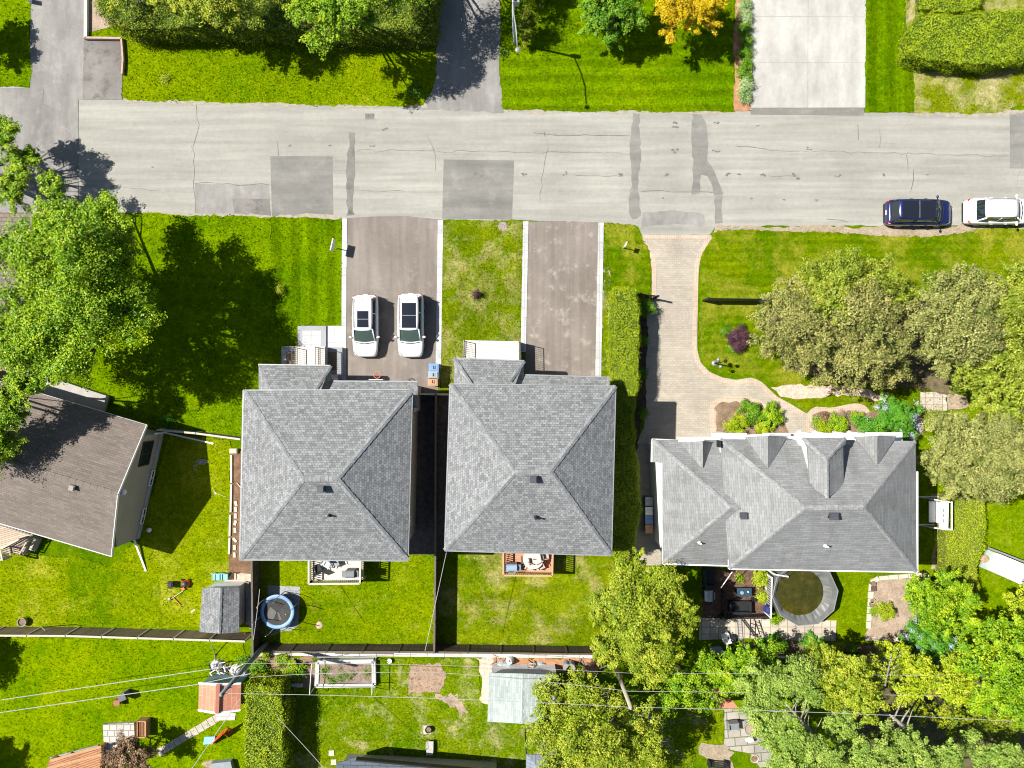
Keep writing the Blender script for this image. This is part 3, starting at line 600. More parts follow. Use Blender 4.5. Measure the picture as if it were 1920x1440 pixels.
for i, (nm, m, px) in enumerate(LAWNS):
    p = rag(ccw(Wp(px)), 0.045, 0.22, i+11)
    struct(MB().sheet(p, 0.028+0.0007*i).build('lawn', m))
    p2 = rag(ccw(Wp(px)), 0.06, 0.5, i+11)
    b = tufts([p2], i+50, m, 34 if i not in (11, 20) else 22)
    tag(b, 'short mown grass blades of the lawns', 'grass', kind='stuff')
# mown rectangle of darker grass
sheet('lawn', [(125, 1075), (132, 1040), (250, 1072), (300, 1090), (305, 1176), (128, 1176)], 0.046, L_yardd, 0.04)
# ---------------------------------------------------------------- houses
SH1 = bricks('grey_shingles', (0.240, 0.247, 0.249), (0.138, 0.145, 0.148), (0.09, 0.095, 0.10), 0.20, 0.15, 0.007, weather=(0.94, 1.05), var=(2.3, 0.09), bmp=0.8)
SH3 = bricks('weathered_shingles', (0.228, 0.234, 0.234), (0.180, 0.185, 0.185), (0.12, 0.125, 0.125), 0.50, 0.145, 0.007, weather=(0.90, 1.07), var=(1.7, 0.06), bmp=0.6, grime=((0.10, 0.095, 0.09), 0.60), wscale=0.5)
SH4 = bricks('brown_shingles', (0.185, 0.155, 0.132), (0.150, 0.126, 0.108), (0.115, 0.095, 0.082), 0.32, 0.15, 0.008, weather=(0.9, 1.08), var=(2.6, 0.10), bmp=0.6)
SH5 = bricks('pale_shingles', (0.36, 0.41, 0.385), (0.27, 0.305, 0.30), (0.22, 0.25, 0.24), 0.8, 0.145, 0.006, weather=(0.88, 1.08), var=(0.5, 0.1), bmp=0.5)
CAP1 = bricks('ridge_cap_shingles', (0.24, 0.25, 0.255), (0.15, 0.157, 0.162), (0.10, 0.105, 0.11), 0.24, 1.0, 0.008, weather=(0.95, 1.05))
WALLB = bricks('beige_siding', (0.36, 0.33, 0.29), (0.34, 0.31, 0.275), (0.22, 0.2, 0.175), 3.6, 0.13, 0.006, bmp=0.5, weather=(0.95, 1.03))
WHITE = M('white_trim', (0.78, 0.78, 0.77), (0.70, 0.70, 0.69), 2, 0.5, fine=0.03, bmp=0.02)
WSID = bricks('white_siding', (0.82, 0.82, 0.81), (0.78, 0.78, 0.77), (0.42, 0.42, 0.42), 3.6, 0.12, 0.006, bmp=0.5, weather=(0.94, 1.02))
GREYM = M('grey_metal', (0.30, 0.31, 0.32), (0.24, 0.25, 0.26), 3, 0.45, 0.3, fine=0.05)
DARKM = M('dark_metal', (0.022, 0.024, 0.027), (0.014, 0.015, 0.017), 5, 0.5, 0.0, fine=0.1)
BLACK = M('black_iron', (0.012, 0.012, 0.013), (0.008, 0.008, 0.009), 5, 0.45, fine=0.05)
GL = glass('window_glass', (0.015, 0.022, 0.028))
GUT = M('gutter', (0.52, 0.53, 0.54), (0.46, 0.47, 0.48), 3, 0.5, fine=0.04)
STONE = M('grey_stone', (0.30, 0.29, 0.27), (0.2, 0.195, 0.18), 3, 0.9, fine=0.25, bmp=0.4)
CREAM = M('cream_concrete', (0.60, 0.56, 0.49), (0.53, 0.50, 0.44), 1.2, 0.85, fine=0.07)
def roofmesh(parent, faces, mat, name='roof', thick=0.16):
    """faces: lists of (px,py,h) corners; each becomes a sloping slab with a little thickness"""
    mb = MB()
    for f in faces:
        v = [Vector(W(*c)) for c in f]
        n = sum(((v[i]-v[0]).cross(v[i+1]-v[0]) for i in range(1, len(v)-1)), Vector())
        if n.z < 0: v = v[::-1]
        k = len(v); lo = [q-Vector((0, 0, thick)) for q in v]
        mb.add(v+lo, [tuple(range(k)), tuple(range(k, 2*k))[::-1]]+[((i+1) % k, i, k+i, k+(i+1) % k) for i in range(k)])
    return mb.build(name, mat, parent)
def caps(parent, segs, mat, w=0.3):
    mb = MB()
    for a, b in segs:
        a, b = Vector(W(*a)), Vector(W(*b)); d = (b-a).normalized(); x = d.cross(Vector((0, 0, 1))).normalized(); u = Vector((0, 0, 0.03)); L = (b-a).length; n = max(1, int(L/0.24))
        for k in range(n):
            p, q = a.lerp(b, k/n)+u*(0.9+.35*(k % 2)), a.lerp(b, (k+1)/n)+u*(0.9+.35*(k % 2)); s = w/2*(1+0.06*(k % 2)); dz = Vector((0, 0, -0.045))
            mb.add([p-x*s+dz, p, p+x*s+dz, q-x*s+dz, q, q+x*s+dz], [(0, 1, 4, 3), (1, 2, 5, 4)])
    return mb.build('ridge_cap', mat, parent)
def gutter(parent, pts, h, mat=None, closed=False, r=0.06, name='gutter'):
    mb = MB(); q = [W(p[0], p[1], (p[2] if len(p) > 2 else h)-0.07) for p in pts]
    if closed: q.append(q[0])
    for a, b in zip(q, q[1:]): mb.bar(a, b, r*2, 0.13)
    return mb.build(name, mat or GUT, parent)
def vent(parent, px, py, h, w=0.42, d=0.42, z=0.28, rot=0.0, cap=None):
    x, y, _ = W(px, py, h); mb = MB(); mb.box(x, y, h-0.25, h+z*0.5, w*0.8, d*0.8, rot); o = mb.build('roof_vent', DARKM, parent)
    MB().box(x, y, h+z*0.5, h+z, w, d, rot).box(x, y, h+z, h+z+0.04, w*.8, d*.8, rot).build('vent_cap', cap or M('vent_grey', (0.07, 0.075, 0.085), (0.05, 0.052, 0.06), 4, 0.5), o)
    sk = MB().box(x, y-0.05, h-0.09, h-0.02, w*1.5, d*1.5, rot); return o
def pipe(parent, px, py, h, mat, r=0.06, z=0.4):
    x, y, _ = W(px, py, h); MB().lathe([(r*2.2, h-0.2), (r*2.0, h-0.0), (r, h+0.05), (r, h+z), (r*.6, h+z)], x, y, 12).build('vent_pipe', mat, parent)
def walls(parent, px, h, z1, mat, inset=0.45, name='wall', z0=0.0, step=None):
    """px: eave outline at height h; the wall stands inset metres inside it"""
    p = ccw(Wp(px, h)); n = len(p); o = []
    for i in range(n):
        a, b, c = Vector(p[i-1]), Vector(p[i]), Vector(p[(i+1) % n]); d1 = (b-a).normalized(); d2 = (c-b).normalized()
        n1 = Vector((-d1.y, d1.x)); n2 = Vector((-d2.y, d2.x)); m = (n1+n2); m = m/max(m.dot(n1), 0.2)
        o.append(tuple(b+m*inset))
    MB().prism(o, z0, z1).build(name, mat, parent); return o
def window(parent, c, w, h, nrm, mat=GL, fr=WHITE, name='window'):
    """window centred at world c, facing nrm (unit 2-D)"""
    nx, ny = nrm; tx, ty = -ny, nx; x, y, z = c; mb = MB()
    for dz in (-h/2, h/2): mb.bar((x-tx*w/2, y-ty*w/2, z+dz), (x+tx*w/2, y+ty*w/2, z+dz), 0.09, 0.09)
    for s in (-1, 0, 1): mb.bar((x+tx*w/2*s, y+ty*w/2*s, z-h/2), (x+tx*w/2*s, y+ty*w/2*s, z+h/2), 0.07, 0.07)
    o = mb.build(name, fr, parent)
    g = [(x+tx*w/2*a+nx*.015, y+ty*w/2*a+ny*.015, z+h/2*b) for a, b in ((-1, -1), (1, -1), (1, 1), (-1, 1))]
    MB().add(g, [(0, 1, 2, 3)]).build('pane', mat, o); return o
def railing(mb, pts, z0, z1, sp=0.11, post=0.07, rw=0.06, bal=0.03):
    for a, b in zip(pts, pts[1:]):
        a, b = Vector((*a[:2], 0)), Vector((*b[:2], 0)); L = (b-a).length; n = max(1, int(L/sp))
        for z, w in ((z1, rw), (z0+0.1, rw*0.8)): mb.bar(a+Vector((0, 0, z)), b+Vector((0, 0, z)), w, 0.04)
        for k in range(n+1):
            q = a.lerp(b, k/n); w = post if k in (0, n) else bal
            mb.box(q.x, q.y, z0, z1, w, w)
def rails_thing(parent, pts, z0, z1, mat, **k):
    mb = MB(); railing(mb, pts, z0, z1, **k); return mb.build('railing', mat, parent)

# --- the two hipped twins
def twin(name, label, E, he, rl, rr, hr, front, fh, vents):
    """E: NW,NE,SE,SW eave corners in px at he; rl, rr ridge ends px at hr"""
    c = W((E[0][0]+E[2][0])/2, (E[0][1]+E[2][1])/2, he); t = thing(name, label, 'house', (c[0], c[1], 0))
    e = [(x, y, he) for x, y in E]; a, b = (*rl, hr), (*rr, hr)
    roofmesh(t, [[e[0], e[1], b, a], [e[1], e[2], b], [e[2], e[3], a, b], [e[3], e[0], a]], SH1)
    caps(t, [(e[0], a), (e[3], a), (e[1], b), (e[2], b), (a, b)], CAP1)
    gutter(t, E, he, closed=True, mat=GREYM, r=0.045)
    walls(t, E, he, he-0.12, WALLB)
    # lower front roofs: lists of px corners at heights
    for k, (o, f) in enumerate(front): roofmesh(t, o, SH1, 'porch_roof' if k == 0 else 'garage_roof'); [caps(t, [g_], CAP1, 0.26) for g_ in f]
    for v in vents: vent(t, *v[:3]) if v[3] == 'v' else pipe(t, v[0], v[1], v[2], DARKM)
    return t
h1 = twin('hipped_house', 'grey shingled square house with the pale wooden deck, nearest the brown roofed bungalow', [(457, 732), (773, 731), (765, 1051), (450, 1049)], 6.65, (568, 899), (632, 898), 8.8,
    [([[(485, 684, 4.0), (620, 686, 4.0), (590, 760, 5.2), (522, 760, 5.2)], [(485, 684, 4.0), (522, 760, 5.2), (485, 760, 4.0)], [(620, 686, 4.0), (620, 760, 4.0), (590, 760, 5.2)]], [((620, 686, 4.0), (588, 735, 4.95))]),
     ([[(613, 715, 3.9), (783, 716, 3.9), (783, 765, 4.9), (613, 765, 4.9)]], [])], 4,
    [(603, 916, 8.75, 'v'), (618, 966, 7.9, 'p')])
h2 = twin('hipped_house', 'grey shingled square house with the red wood deck, beside the long cedar hedge', [(844, 720), (1154, 724), (1146, 1041), (834, 1032)], 6.8, (966, 886), (1032, 884), 8.95,
    [([[(851, 672, 4.0), (983, 677, 4.0), (955, 750, 5.2), (890, 750, 5.2)], [(851, 672, 4.0), (890, 750, 5.2), (851, 750, 4.0)], [(983, 677, 4.0), (983, 750, 4.0), (955, 750, 5.2)]], [((983, 677, 4.0), (956, 715, 4.8)), ((851, 672, 4.0), (884, 722, 4.9))]),
     ([[(978, 703, 3.9), (1143, 708, 3.9), (1143, 755, 4.9), (978, 755, 4.9)]], [])], 4,
    [(1000, 898, 8.9, 'v'), (1005, 971, 8.0, 'p')])
gutter(h1, [(485, 684, 4.0), (620, 686, 4.0)], 4.0, GREYM); gutter(h1, [(613, 715, 3.9), (783, 716, 3.9)], 3.9, GREYM)
gutter(h2, [(851, 672, 4.0), (983, 677, 4.0)], 4.0, GREYM); gutter(h2, [(978, 703, 3.9), (1143, 708, 3.9)], 3.9, GREYM)
walls(h1, [(485, 690), (620, 692), (620, 780), (485, 780)], 4.0, 3.85, WALLB, 0.35, 'porch_wall')
walls(h1, [(616, 718), (783, 718), (783, 780), (616, 780)], 3.9, 3.75, WALLB, 0.25, 'garage_wall')
walls(h2, [(851, 680), (983, 684), (983, 780), (851, 780)], 4.0, 3.85, WALLB, 0.35, 'porch_wall')
walls(h2, [(978, 706), (1143, 711), (1143, 780), (978, 780)], 3.9, 3.75, WALLB, 0.25, 'garage_wall')
# front face of the left twin: small window beside the porch, garage doors, side fittings
q = W(624, 712, 2.6); window(h1, (q[0], q[1]+0.05, 2.6), 0.35, 0.8, (0, 1))
for hh, x0, x1, yy in ((h1, 655, 770, 722), (h2, 998, 1105, 714)):
    a, b = W(x0, yy), W(x1, yy); mb = MB()
    for k in range(4): mb.box((a[0]+b[0])/2, a[1]+0.04, 0.05+k*.56, 0.05+k*.56+.54, b[0]-a[0], 0.06)
    mb.build('garage_door', WHITE, hh)
for py, w in ((860, 0.9), (975, 0.5)):
    q = W(781, py, 3.2); window(h1, (W(768, py, 6.65)[0]-0.42, q[1], 3.6), w, 0.5, (1, 0))
mb = MB(); q = W(769, 745, 6.5); mb.tube([(q[0]+0.0, q[1], 6.45), (q[0]-.3, q[1], 6.1), (q[0]-.36, q[1], 0.1)], 0.05, 6); mb.build('downspout', WHITE, h1)
for hh, E_, z_ in ((h1, (457, 773, 732, 1050), 6.65), (h2, (842, 1152, 722, 1036), 6.8)):
    s_ = (H-z_)/F; xw, xe, yn, ys = (E_[0]-CX)*s_+.44, (E_[1]-CX)*s_-.44, (CY-E_[2])*s_-.44, (CY-E_[3])*s_+.44
    for f in (.2, .5, .8):
        window(hh, (xw+(xe-xw)*f, ys-.01, 5.2), 1.3, 1.1, (0, -1)); window(hh, (xw+(xe-xw)*f, yn+.01, 5.6), 1.2, .9, (0, 1))
    window(hh, (xw+(xe-xw)*.32, ys-.01, 2.3), 1.8, 1.9, (0, -1)); window(hh, (xw+(xe-xw)*.75, ys-.01, 2.3), 1.1, 1.0, (0, -1))
    for f in (.3, .7): window(hh, (xw-.01, ys+(yn-ys)*f, 5.0), .9, .6, (-1, 0))

# --- house on the right
h3 = thing('gabled_house', 'large grey roofed house with gables facing the paved drive', 'house', (*W(1500, 950)[:2], 0))
A, B, C_, D = (1350, 823, 6.5), (1717, 827, 6.5), (1719, 1072, 6.5), (1367, 1066, 6.5); a, b = (1509, 953, 9.1), (1619, 951, 9.1)
roofmesh(h3, [[A, B, b, a], [B, C_, b], [C_, D, a, b], [D, A, a]], SH3)
ga, gb = (1370, 951, 7.05), (1425, 955, 7.05)
gA, gD = (1223, 824, 4.6), (1243, 1056, 4.6)
roofmesh(h3, [[gA, (1400, 825, 4.6), gb, ga], [gA, ga, gD, (1243, 868, 5.0), (1223, 866, 4.6)], [gD, ga, gb, (1400, 1061, 4.6)]], SH3, 'garage_roof')
CAP3 = bricks('weathered_cap', (0.255, 0.26, 0.26), (0.19, 0.193, 0.193), (0.14, 0.14, 0.14), 0.3, 1.0, 0.012, weather=(0.88, 1.08))
caps(h3, [(B, b), (C_, b), (D, a), (A, a), (a, b)], CAP3, 0.28); caps(h3, [(gA, ga), (gD, ga), (ga, (1414, 955, 7.05))], CAP3, 0.28)
def gable(px0, px1, yf, ax, ay, z0, z1, back):
    L_, R_, Fp, Bp = (px0, yf, z0), (px1, yf, z0), (ax, yf-2, z1), (ax, ay, z1)
    bl, br = (px0+(ax-px0)*.9, ay-2, z1-0.12), (px1+(ax-px1)*.9, ay-2, z1-0.12)
    roofmesh(h3, [[L_, Fp, Bp, bl], [Fp, R_, br, Bp]], SH3, 'gable_roof', 0.12)
    v = [W(px0+4, yf+3, z0), W(px1-4, yf+3, z0), W(ax, yf+2, z1-0.15)]
    MB().add([v[0], v[1], v[2], (v[0][0], v[0][1]-.2, v[0][2]), (v[1][0], v[1][1]-.2, v[1][2]), (v[2][0], v[2][1]-.2, v[2][2])], [(0, 1, 2), (5, 4, 3), (0, 3, 4, 1), (1, 4, 5, 2), (2, 5, 3, 0)]).build('gable_wall', WSID, h3)
    mb = MB(); mb.bar(W(*L_), W(*Fp), 0.1, 0.16); mb.bar(W(*Fp), W(*R_), 0.1, 0.16); mb.build('bargeboard', WHITE, h3)
gable(1273, 1338, 827, 1318, 877, 4.62, 5.75, 0)
gable(1396, 1477, 817, 1440, 877, 6.5, 7.65, 0)
gable(1600, 1682, 817, 1645, 870, 6.5, 7.55, 0)
# raised dormer with its own hipped roof
dz, dr = 8.15, 9.0
P1_, P2_, P3_, P4_ = (1505, 821, dz), (1586, 821, dz), (1582, 912, dz), (1519, 912, dz); r1, r2 = (1550, 862, dr), (1551, 934, dr)
roofmesh(h3, [[P1_, P2_, (1586, 832, dz), r1], [P1_, r1, (1514, 838, dz)], [(1514, 838, dz), r1, r2, P4_], [(1586, 832, dz), (1581, 838, dz), r1], [(1581, 838, dz), P3_, r2, r1], [P4_, r2, P3_]], SH3, 'dormer_roof', 0.14)
walls(h3, [(1518, 836), (1580, 836), (1580, 915), (1520, 915)], dz, dz-0.05, WSID, 0.08, 'dormer_wall', 6.2)
walls(h3, [(1508, 823), (1584, 823), (1580, 842), (1514, 842)], dz, dz-0.06, WHITE, 0.1, 'dormer_front', 3.0)
caps(h3, [(r1, r2), (P1_, r1), (P2_, r1)], CAP3, 0.24)
walls(h3, [(1350, 823), (1717, 827), (1719, 1072), (1367, 1066)], 6.5, 6.35, WSID, 0.5)
walls(h3, [(1226, 828), (1400, 828), (1400, 1058), (1243, 1054)], 4.6, 4.4, WSID, 0.42, 'garage_wall')
gutter(h3, [(1243, 868), (1243, 1057), (1366, 1060)], 4.6, WHITE, r=0.06); gutter(h3, [(1223, 824), (1222, 866)], 4.6, WHITE, r=0.06); gutter(h3, [(1223, 824), (1274, 826)], 4.6, WHITE, r=0.06)
gutter(h3, [(1367, 1066), (1719, 1072), (1719, 884)], 6.5, WHITE, r=0.055); gutter(h3, [(1367, 850), (1367, 905)], 6.5, WHITE); gutter(h3, [(1367, 995), (1367, 1066)], 6.5, WHITE)
gutter(h3, [(1350, 823), (1396, 822)], 6.5, WHITE); gutter(h3, [(1477, 820), (1600, 821)], 6.5, WHITE); gutter(h3, [(1350, 823), (1352, 848), (1367, 852)], 6.5, WHITE)
# white portico roof and fascia strips along the front
for x0, x1, y0, y1, z in ((1270, 1342, 820, 828, 3.4), (1335, 1400, 812, 824, 4.6), (1432, 1482, 812, 820, 5.0), (1478, 1604, 812, 830, 4.4), (1625, 1692, 811, 822, 5.0)):
    p = Wp([(x0, y0), (x1, y0), (x1, y1+14), (x0, y1+14)], z); MB().prism(p, z-0.22, z).build('fascia', WHITE, h3)
q0, q1 = W(1498, 820), W(1590, 820)
mb = MB()
for x in (q0[0], q0[0]+1.1, q1[0]-1.1, q1[0]): mb.lathe([(0.16, 0), (0.16, .2), (0.11, .25), (0.1, 3.9), (0.15, 4.0), (0.15, 4.2)], x, q0[1]+0.35, 12)
mb.build('porch_column', WHITE, h3)
vent(h3, 1393, 966, 7.1, 0.42, 0.42, 0.3); vent(h3, 1561, 967, 8.9, 0.5, 0.42, 0.3); pipe(h3, 1312, 1018, 5.7, WHITE, 0.05, 0.3); pipe(h3, 1549, 1024, 7.7, WHITE, 0.05, 0.3)
MB().box(*W(1354.5, 834, 7.3)[:2], 6.2, 6.85, 0.1, 0.42).build('roof_box', DARKM, h3)
for py in (905, 960, 1020): q = W(1238, py, 2.2); window(h3, (W(1243, py, 4.6)[0]+0.41, q[1], 2.4), 1.0, 1.0, (-1, 0))
for px in (1300, 1420, 1690): q = W(px, 1050, 6.5); window(h3, (q[0], W(px, 1070, 6.5)[1]+0.49, 2.2), 1.4, 1.1, (0, -1))

# --- brown bungalow
h4 = thing('brown_bungalow', 'low brown gable roofed bungalow with beige end wall and maple shade', 'house', (*W(150, 880)[:2], 0))
e0, e1, rg0, rg1, f0, f1 = (-160, 668, 3.2), (276, 797, 3.2), (-190, 805, 5.0), (222, 927, 5.0), (-190, 925, 3.2), (210, 1043, 3.2)
roofmesh(h4, [[e0, e1, rg1, rg0], [rg0, rg1, f1, f0]], SH4)
caps(h4, [(rg0, rg1)], M('brown_ridge_cap', (0.18, 0.15, 0.13), (0.14, 0.118, 0.10), 3, .9), 0.3)
gutter(h4, [e0[:2], e1[:2]], 3.2, GUT, r=.035); gutter(h4, [f0[:2], f1[:2]], 3.2, GUT, r=.035)
mb = MB(); mb.bar(W(276, 797, 3.18), W(222, 927, 4.98), 0.035, 0.2); mb.bar(W(222, 927, 4.98), W(210, 1043, 3.18), 0.035, 0.2); mb.build('bargeboard', WHITE, h4)
g0, g1, g2 = Vector(W(306, 812)), Vector(W(262, 1008)), None
x0 = [W(-120, 700)[:2], tuple(g0[:2]), tuple(g1[:2]), W(-150, 880)[:2]]
MB().prism(x0, 0.0, 3.05).build('wall', WALLB, h4)
gm = (g0+g1)/2; dd = (g0-g1); mb = MB(); zz = Vector((0, 0, 1)); ww = Vector((-0.9, 0.25, 0))*0.25
mb.add([g0+zz*3.0, g1+zz*3.0, gm+zz*4.8, g0+zz*3.0+ww, g1+zz*3.0+ww, gm+zz*4.8+ww], [(0, 2, 1), (3, 4, 5), (0, 1, 4, 3), (1, 2, 5, 4), (2, 0, 3, 5)]); mb.build('gable_wall', WALLB, h4)
nn = Vector((-dd.y, dd.x, 0)).normalized(); nn = nn if nn.x > 0 else -nn
MB().prism([tuple((g0+nn*.06)[:2]), tuple((g1+nn*.06)[:2]), tuple((g1-nn*.3)[:2]), tuple((g0-nn*.3)[:2])], 0, 0.55).build('foundation', M('foundation_grey', (0.34, 0.36, 0.36), (0.28, 0.3, 0.3), 2, 0.9), h4)
c = g0-dd*0.17+nn*0.03; window(h4, (c.x, c.y, 1.9), 1.7, 1.3, (nn.x, nn.y), fr=M('dark_frame', (0.05, 0.04, 0.035), None, 3))
for f, w in ((0.42, 1.1), (0.78, 1.1)):
    c = g0-dd*f+nn*0.10; window(h4, (c.x, c.y, 0.42), w, 0.35, (nn.x, nn.y))
vent(h4, 138, 914, 4.85, 0.36, 0.36, 0.25, -0.28, M('vent_tan', (0.30, 0.27, 0.24), None, 3)); vent(h4, 11, 850, 4.9, 0.34, 0.34, 0.3, -0.28, M('vent_blue', (0.35, 0.40, 0.45), None, 3)); pipe(h4, 42, 809, 4.0, GREYM, 0.05, 0.3)
pipe(h4, 229, 923, 4.6, WHITE, 0.09, 0.05)
MB().prism(Wp([(70, 700), (199, 742), (191, 772), (60, 735)], 0.5), 0, 0.5).build('porch_slab', M('porch_concrete', (0.38, 0.36, 0.33), (0.3, 0.28, 0.26), 2, 0.9, fine=0.15), h4)
# downspout extensions lying away from the bungalow
def lying(name, label, a, b, za, zb, r, mat, cat, drop=None):
    A_, B_ = W(a[0], a[1], za), W(b[0], b[1], zb); t = thing(name, label, cat, (A_[0], A_[1], 0)); mb = MB()
    mb.bar(A_, B_, r*2, r*1.5); mb.bar(B_, (B_[0]+(B_[0]-A_[0])*.04, B_[1]+(B_[1]-A_[1])*.04, zb), r*2.4, r*1.9)
    if drop: mb.bar(A_, (A_[0]-.08, A_[1], drop), r*1.8, r*1.8)
    mb.build('pipe', mat, t); return t
lying('downspout_extension', 'white downspout extension on the lawn off the near corner of the brown bungalow', (250, 1008), (273, 1068), 0.35, 0.06, 0.06, WHITE, 'downspout', 2.9)
lying('downspout_extension', 'white downspout extension on shaded grass below the low fence', (309, 811), (397, 831), 0.3, 0.06, 0.05, WHITE, 'downspout', 1.6)
# ---------------------------------------------------------------- vegetation
LM_maple = leafmat('maple_leaves', (0.055, 0.150, 0.002), (0.150, 0.300, 0.004), (0.36, 0.47, 0.010), 0.15)
LM_green = leafmat('green_leaves', (0.035, 0.120, 0.004), (0.095, 0.240, 0.006), (0.22, 0.37, 0.015), 0.15)
LM_lime = leafmat('lime_leaves', (0.14, 0.22, 0.004), (0.27, 0.36, 0.008), (0.45, 0.50, 0.02), 0.15)
LM_yg = leafmat('yellow_green_leaves', (0.085, 0.155, 0.006), (0.210, 0.290, 0.010), (0.42, 0.45, 0.035), 0.15)
LM_olive = leafmat('olive_needles', (0.055, 0.085, 0.010), (0.200, 0.215, 0.050), (0.40, 0.370, 0.115), 0.1)
LM_olive2 = leafmat('pale_olive_needles', (0.085, 0.115, 0.016), (0.205, 0.230, 0.055), (0.38, 0.375, 0.115), 0.1)
LM_oliveg = leafmat('green_olive_needles', (0.07, 0.125, 0.006), (0.190, 0.255, 0.014), (0.36, 0.40, 0.045), 0.12)
LM_pine = leafmat('pine_needles', (0.10, 0.185, 0.020), (0.200, 0.315, 0.040), (0.36, 0.46, 0.085), 0.15)
LM_yell = leafmat('golden_leaves', (0.36, 0.24, 0.003), (0.56, 0.40, 0.004), (0.68, 0.52, 0.01), 0.25)
LM_purp = leafmat('purple_leaves', (0.035, 0.012, 0.022), (0.075, 0.028, 0.045), (0.12, 0.05, 0.06), 0.15)
LM_rust = leafmat('copper_leaves', (0.083, 0.051, 0.030), (0.207, 0.127, 0.072), (0.373, 0.241, 0.132), 0.15)
LM_cedar = leafmat('cedar_sprays', (0.12, 0.21, 0.002), (0.220, 0.320, 0.003), (0.36, 0.43, 0.006), 0.12)
LM_cedard = leafmat('dark_cedar_sprays', (0.055, 0.105, 0.003), (0.150, 0.215, 0.005), (0.33, 0.36, 0.012), 0.1)
LM_vari = leafmat('variegated_leaves', (0.10, 0.22, 0.04), (0.24, 0.38, 0.12), (0.50, 0.58, 0.30), 0.2)
LM_gold = leafmat('yellow_hedge_leaves', (0.13, 0.215, 0.002), (0.235, 0.330, 0.003), (0.40, 0.46, 0.008), 0.15)
CORE = M('hedge_core', (0.06, 0.105, 0.004), (0.03, 0.055, 0.003), 6, 0.95, fine=0.4, bmp=0.6)
CORE2 = M('hedge_stems', (0.13, 0.15, 0.02), (0.09, 0.09, 0.02), 6, 0.95, fine=0.4, bmp=0.6)

tree('maple_tree', 'big spreading maple shading the lawn left of the two square houses', 'tree', (272, 592),
     [(192, 418, 6.8, 1.7), (112, 395, 6.2, 1.5), (85, 470, 7.6, 2.0), (175, 495, 8.6, 2.0), (62, 535, 8.2, 1.8), (145, 570, 9.6, 2.2), (228, 590, 8.2, 2.1), (128, 645, 8.2, 2.1), (62, 615, 8.6, 1.8), (50, 690, 6.5, 1.6),
      (150, 690, 6.6, 1.0), (10, 600, 7.6, 1.8), (215, 455, 6.5, 1.2), (255, 560, 6.6, 1.1), (100, 690, 7.6, 1.1), (20, 650, 8.4, 1.6), (130, 450, 9.6, 1.7), (205, 450, 4.6, 1.7), (215, 500, 5.4, 1.7), (190, 395, 4.4, 1.3), (190, 545, 7.4, 1.6), (25, 470, 7.4, 1.9), (185, 640, 9.0, 0.9), (95, 350, 4.0, 0.9), (60, 655, 4.8, 1.7), (112, 590, 5.4, 1.8), (105, 505, 5.4, 1.8)], LM_maple, 0.19, 0.52, 0.30, 3, cl=0.30, twig=2)  # lowest masses hide beneath the crown, added to widen its cast shadow
tree('maple_tree', 'maple branch mass at the left frame edge beside the road', 'tree', (-70, 330),
     [(5, 255, 4.2, 1.25), (42, 305, 3.7, 1.15), (12, 352, 3.4, 1.1), (-50, 300, 3.4, 1.4), (40, 340, 3.2, 0.8), (-20, 235, 3.6, 1.2), (68, 290, 3.0, 0.7), (30, 375, 3.2, 0.8)], LM_maple, 0.17, 0.8, 0.2, 4)
tree('maple_tree', 'maple crown overhanging the upper corner of the brown bungalow roof', 'tree', (-60, 700),
     [(-5, 765, 7.0, 1.7), (-50, 830, 6.8, 2.1), (15, 830, 6.2, 0.9), (45, 728, 7.2, 1.2), (10, 852, 6.0, 0.6), (32, 780, 6.6, 0.9)], LM_maple, 0.17, 0.85, 0.2, 5)
tree('round_tree', 'small tree shadowing the far left lawn beside the asphalt drive', 'tree', (-62, 60), [(-75, 55, 2.6, 1.3), (-90, 20, 2.8, 1.4)], LM_green, 0.16, 0.9, 0.1, 6)
# top hedge and trees over it
hedge('cedar_hedge', 'tall clipped cedar hedge along the lawn across the road, under two trees', [(168, -60), (178, 14), (190, 26), (215, 46), (235, 56), (330, 50), (480, 55), (555, 62), (700, 60), (813, 58), (822, -60)], 2.3, LM_cedard, CORE, 0.13, 0.8, 3, 0.16)
tree('pale_tree', 'pale yellow-green tree rising behind the left part of the tall cedar hedge', 'tree', (420, 5),
     [(350, 15, 5.2, 1.1), (415, 22, 5.4, 1.2), (462, 30, 5.0, 0.9), (400, -30, 6.2, 1.9), (300, -20, 5.0, 1.2), (230, 0, 3.4, 0.9)], LM_yg, 0.16, 0.6, 0.12, 8, bark=BARKP, twig=3)
tree('green_tree', 'bright green tree reaching over the tall cedar hedge to the lawn', 'tree', (640, 40),
     [(590, 0, 7.2, 1.4), (640, 10, 7.4, 1.5), (602, 70, 6.2, 0.95), (675, -20, 7.6, 1.6), (562, 25, 6.2, 0.8), (692, 30, 6.4, 0.7), (625, 45, 6.6, 0.95)], LM_maple, 0.16, 0.75, 0.18, 9, bark=BARKP, twig=4)
tree('green_tree', 'leafy tree at the top edge beside the dappled asphalt drive', 'tree', (800, -90),
     [(765, -75, 6.6, 2.0), (835, -120, 7.4, 2.6), (740, -20, 5.6, 1.1), (700, -70, 7.0, 2.0), (790, -20, 5.4, 0.9), (728, 14, 5.0, 0.8)], LM_green, 0.17, 0.22, 0.2, 10)
tree('globe_cedar', 'small dark rounded cedar standing just below the lamp post', 'shrub', (990, 70), [(990, 58, 0.8, 0.72, 1.0), (990, 42, 1.7, 0.70, 0.9), (991, 26, 2.5, 0.50, 0.8)], LM_cedard, 0.09, 1.1, 0.07, 11, shell=0.8)
tree('globe_cedar', 'dark cedar cut off by the top edge, above the small rounded one', 'shrub', (1000, 0), [(1002, -20, 1.0, 0.9, 1.0), (1003, -40, 2.4, 0.85, 1.0)], LM_cedard, 0.09, 1.0, 0.07, 12, shell=0.8)
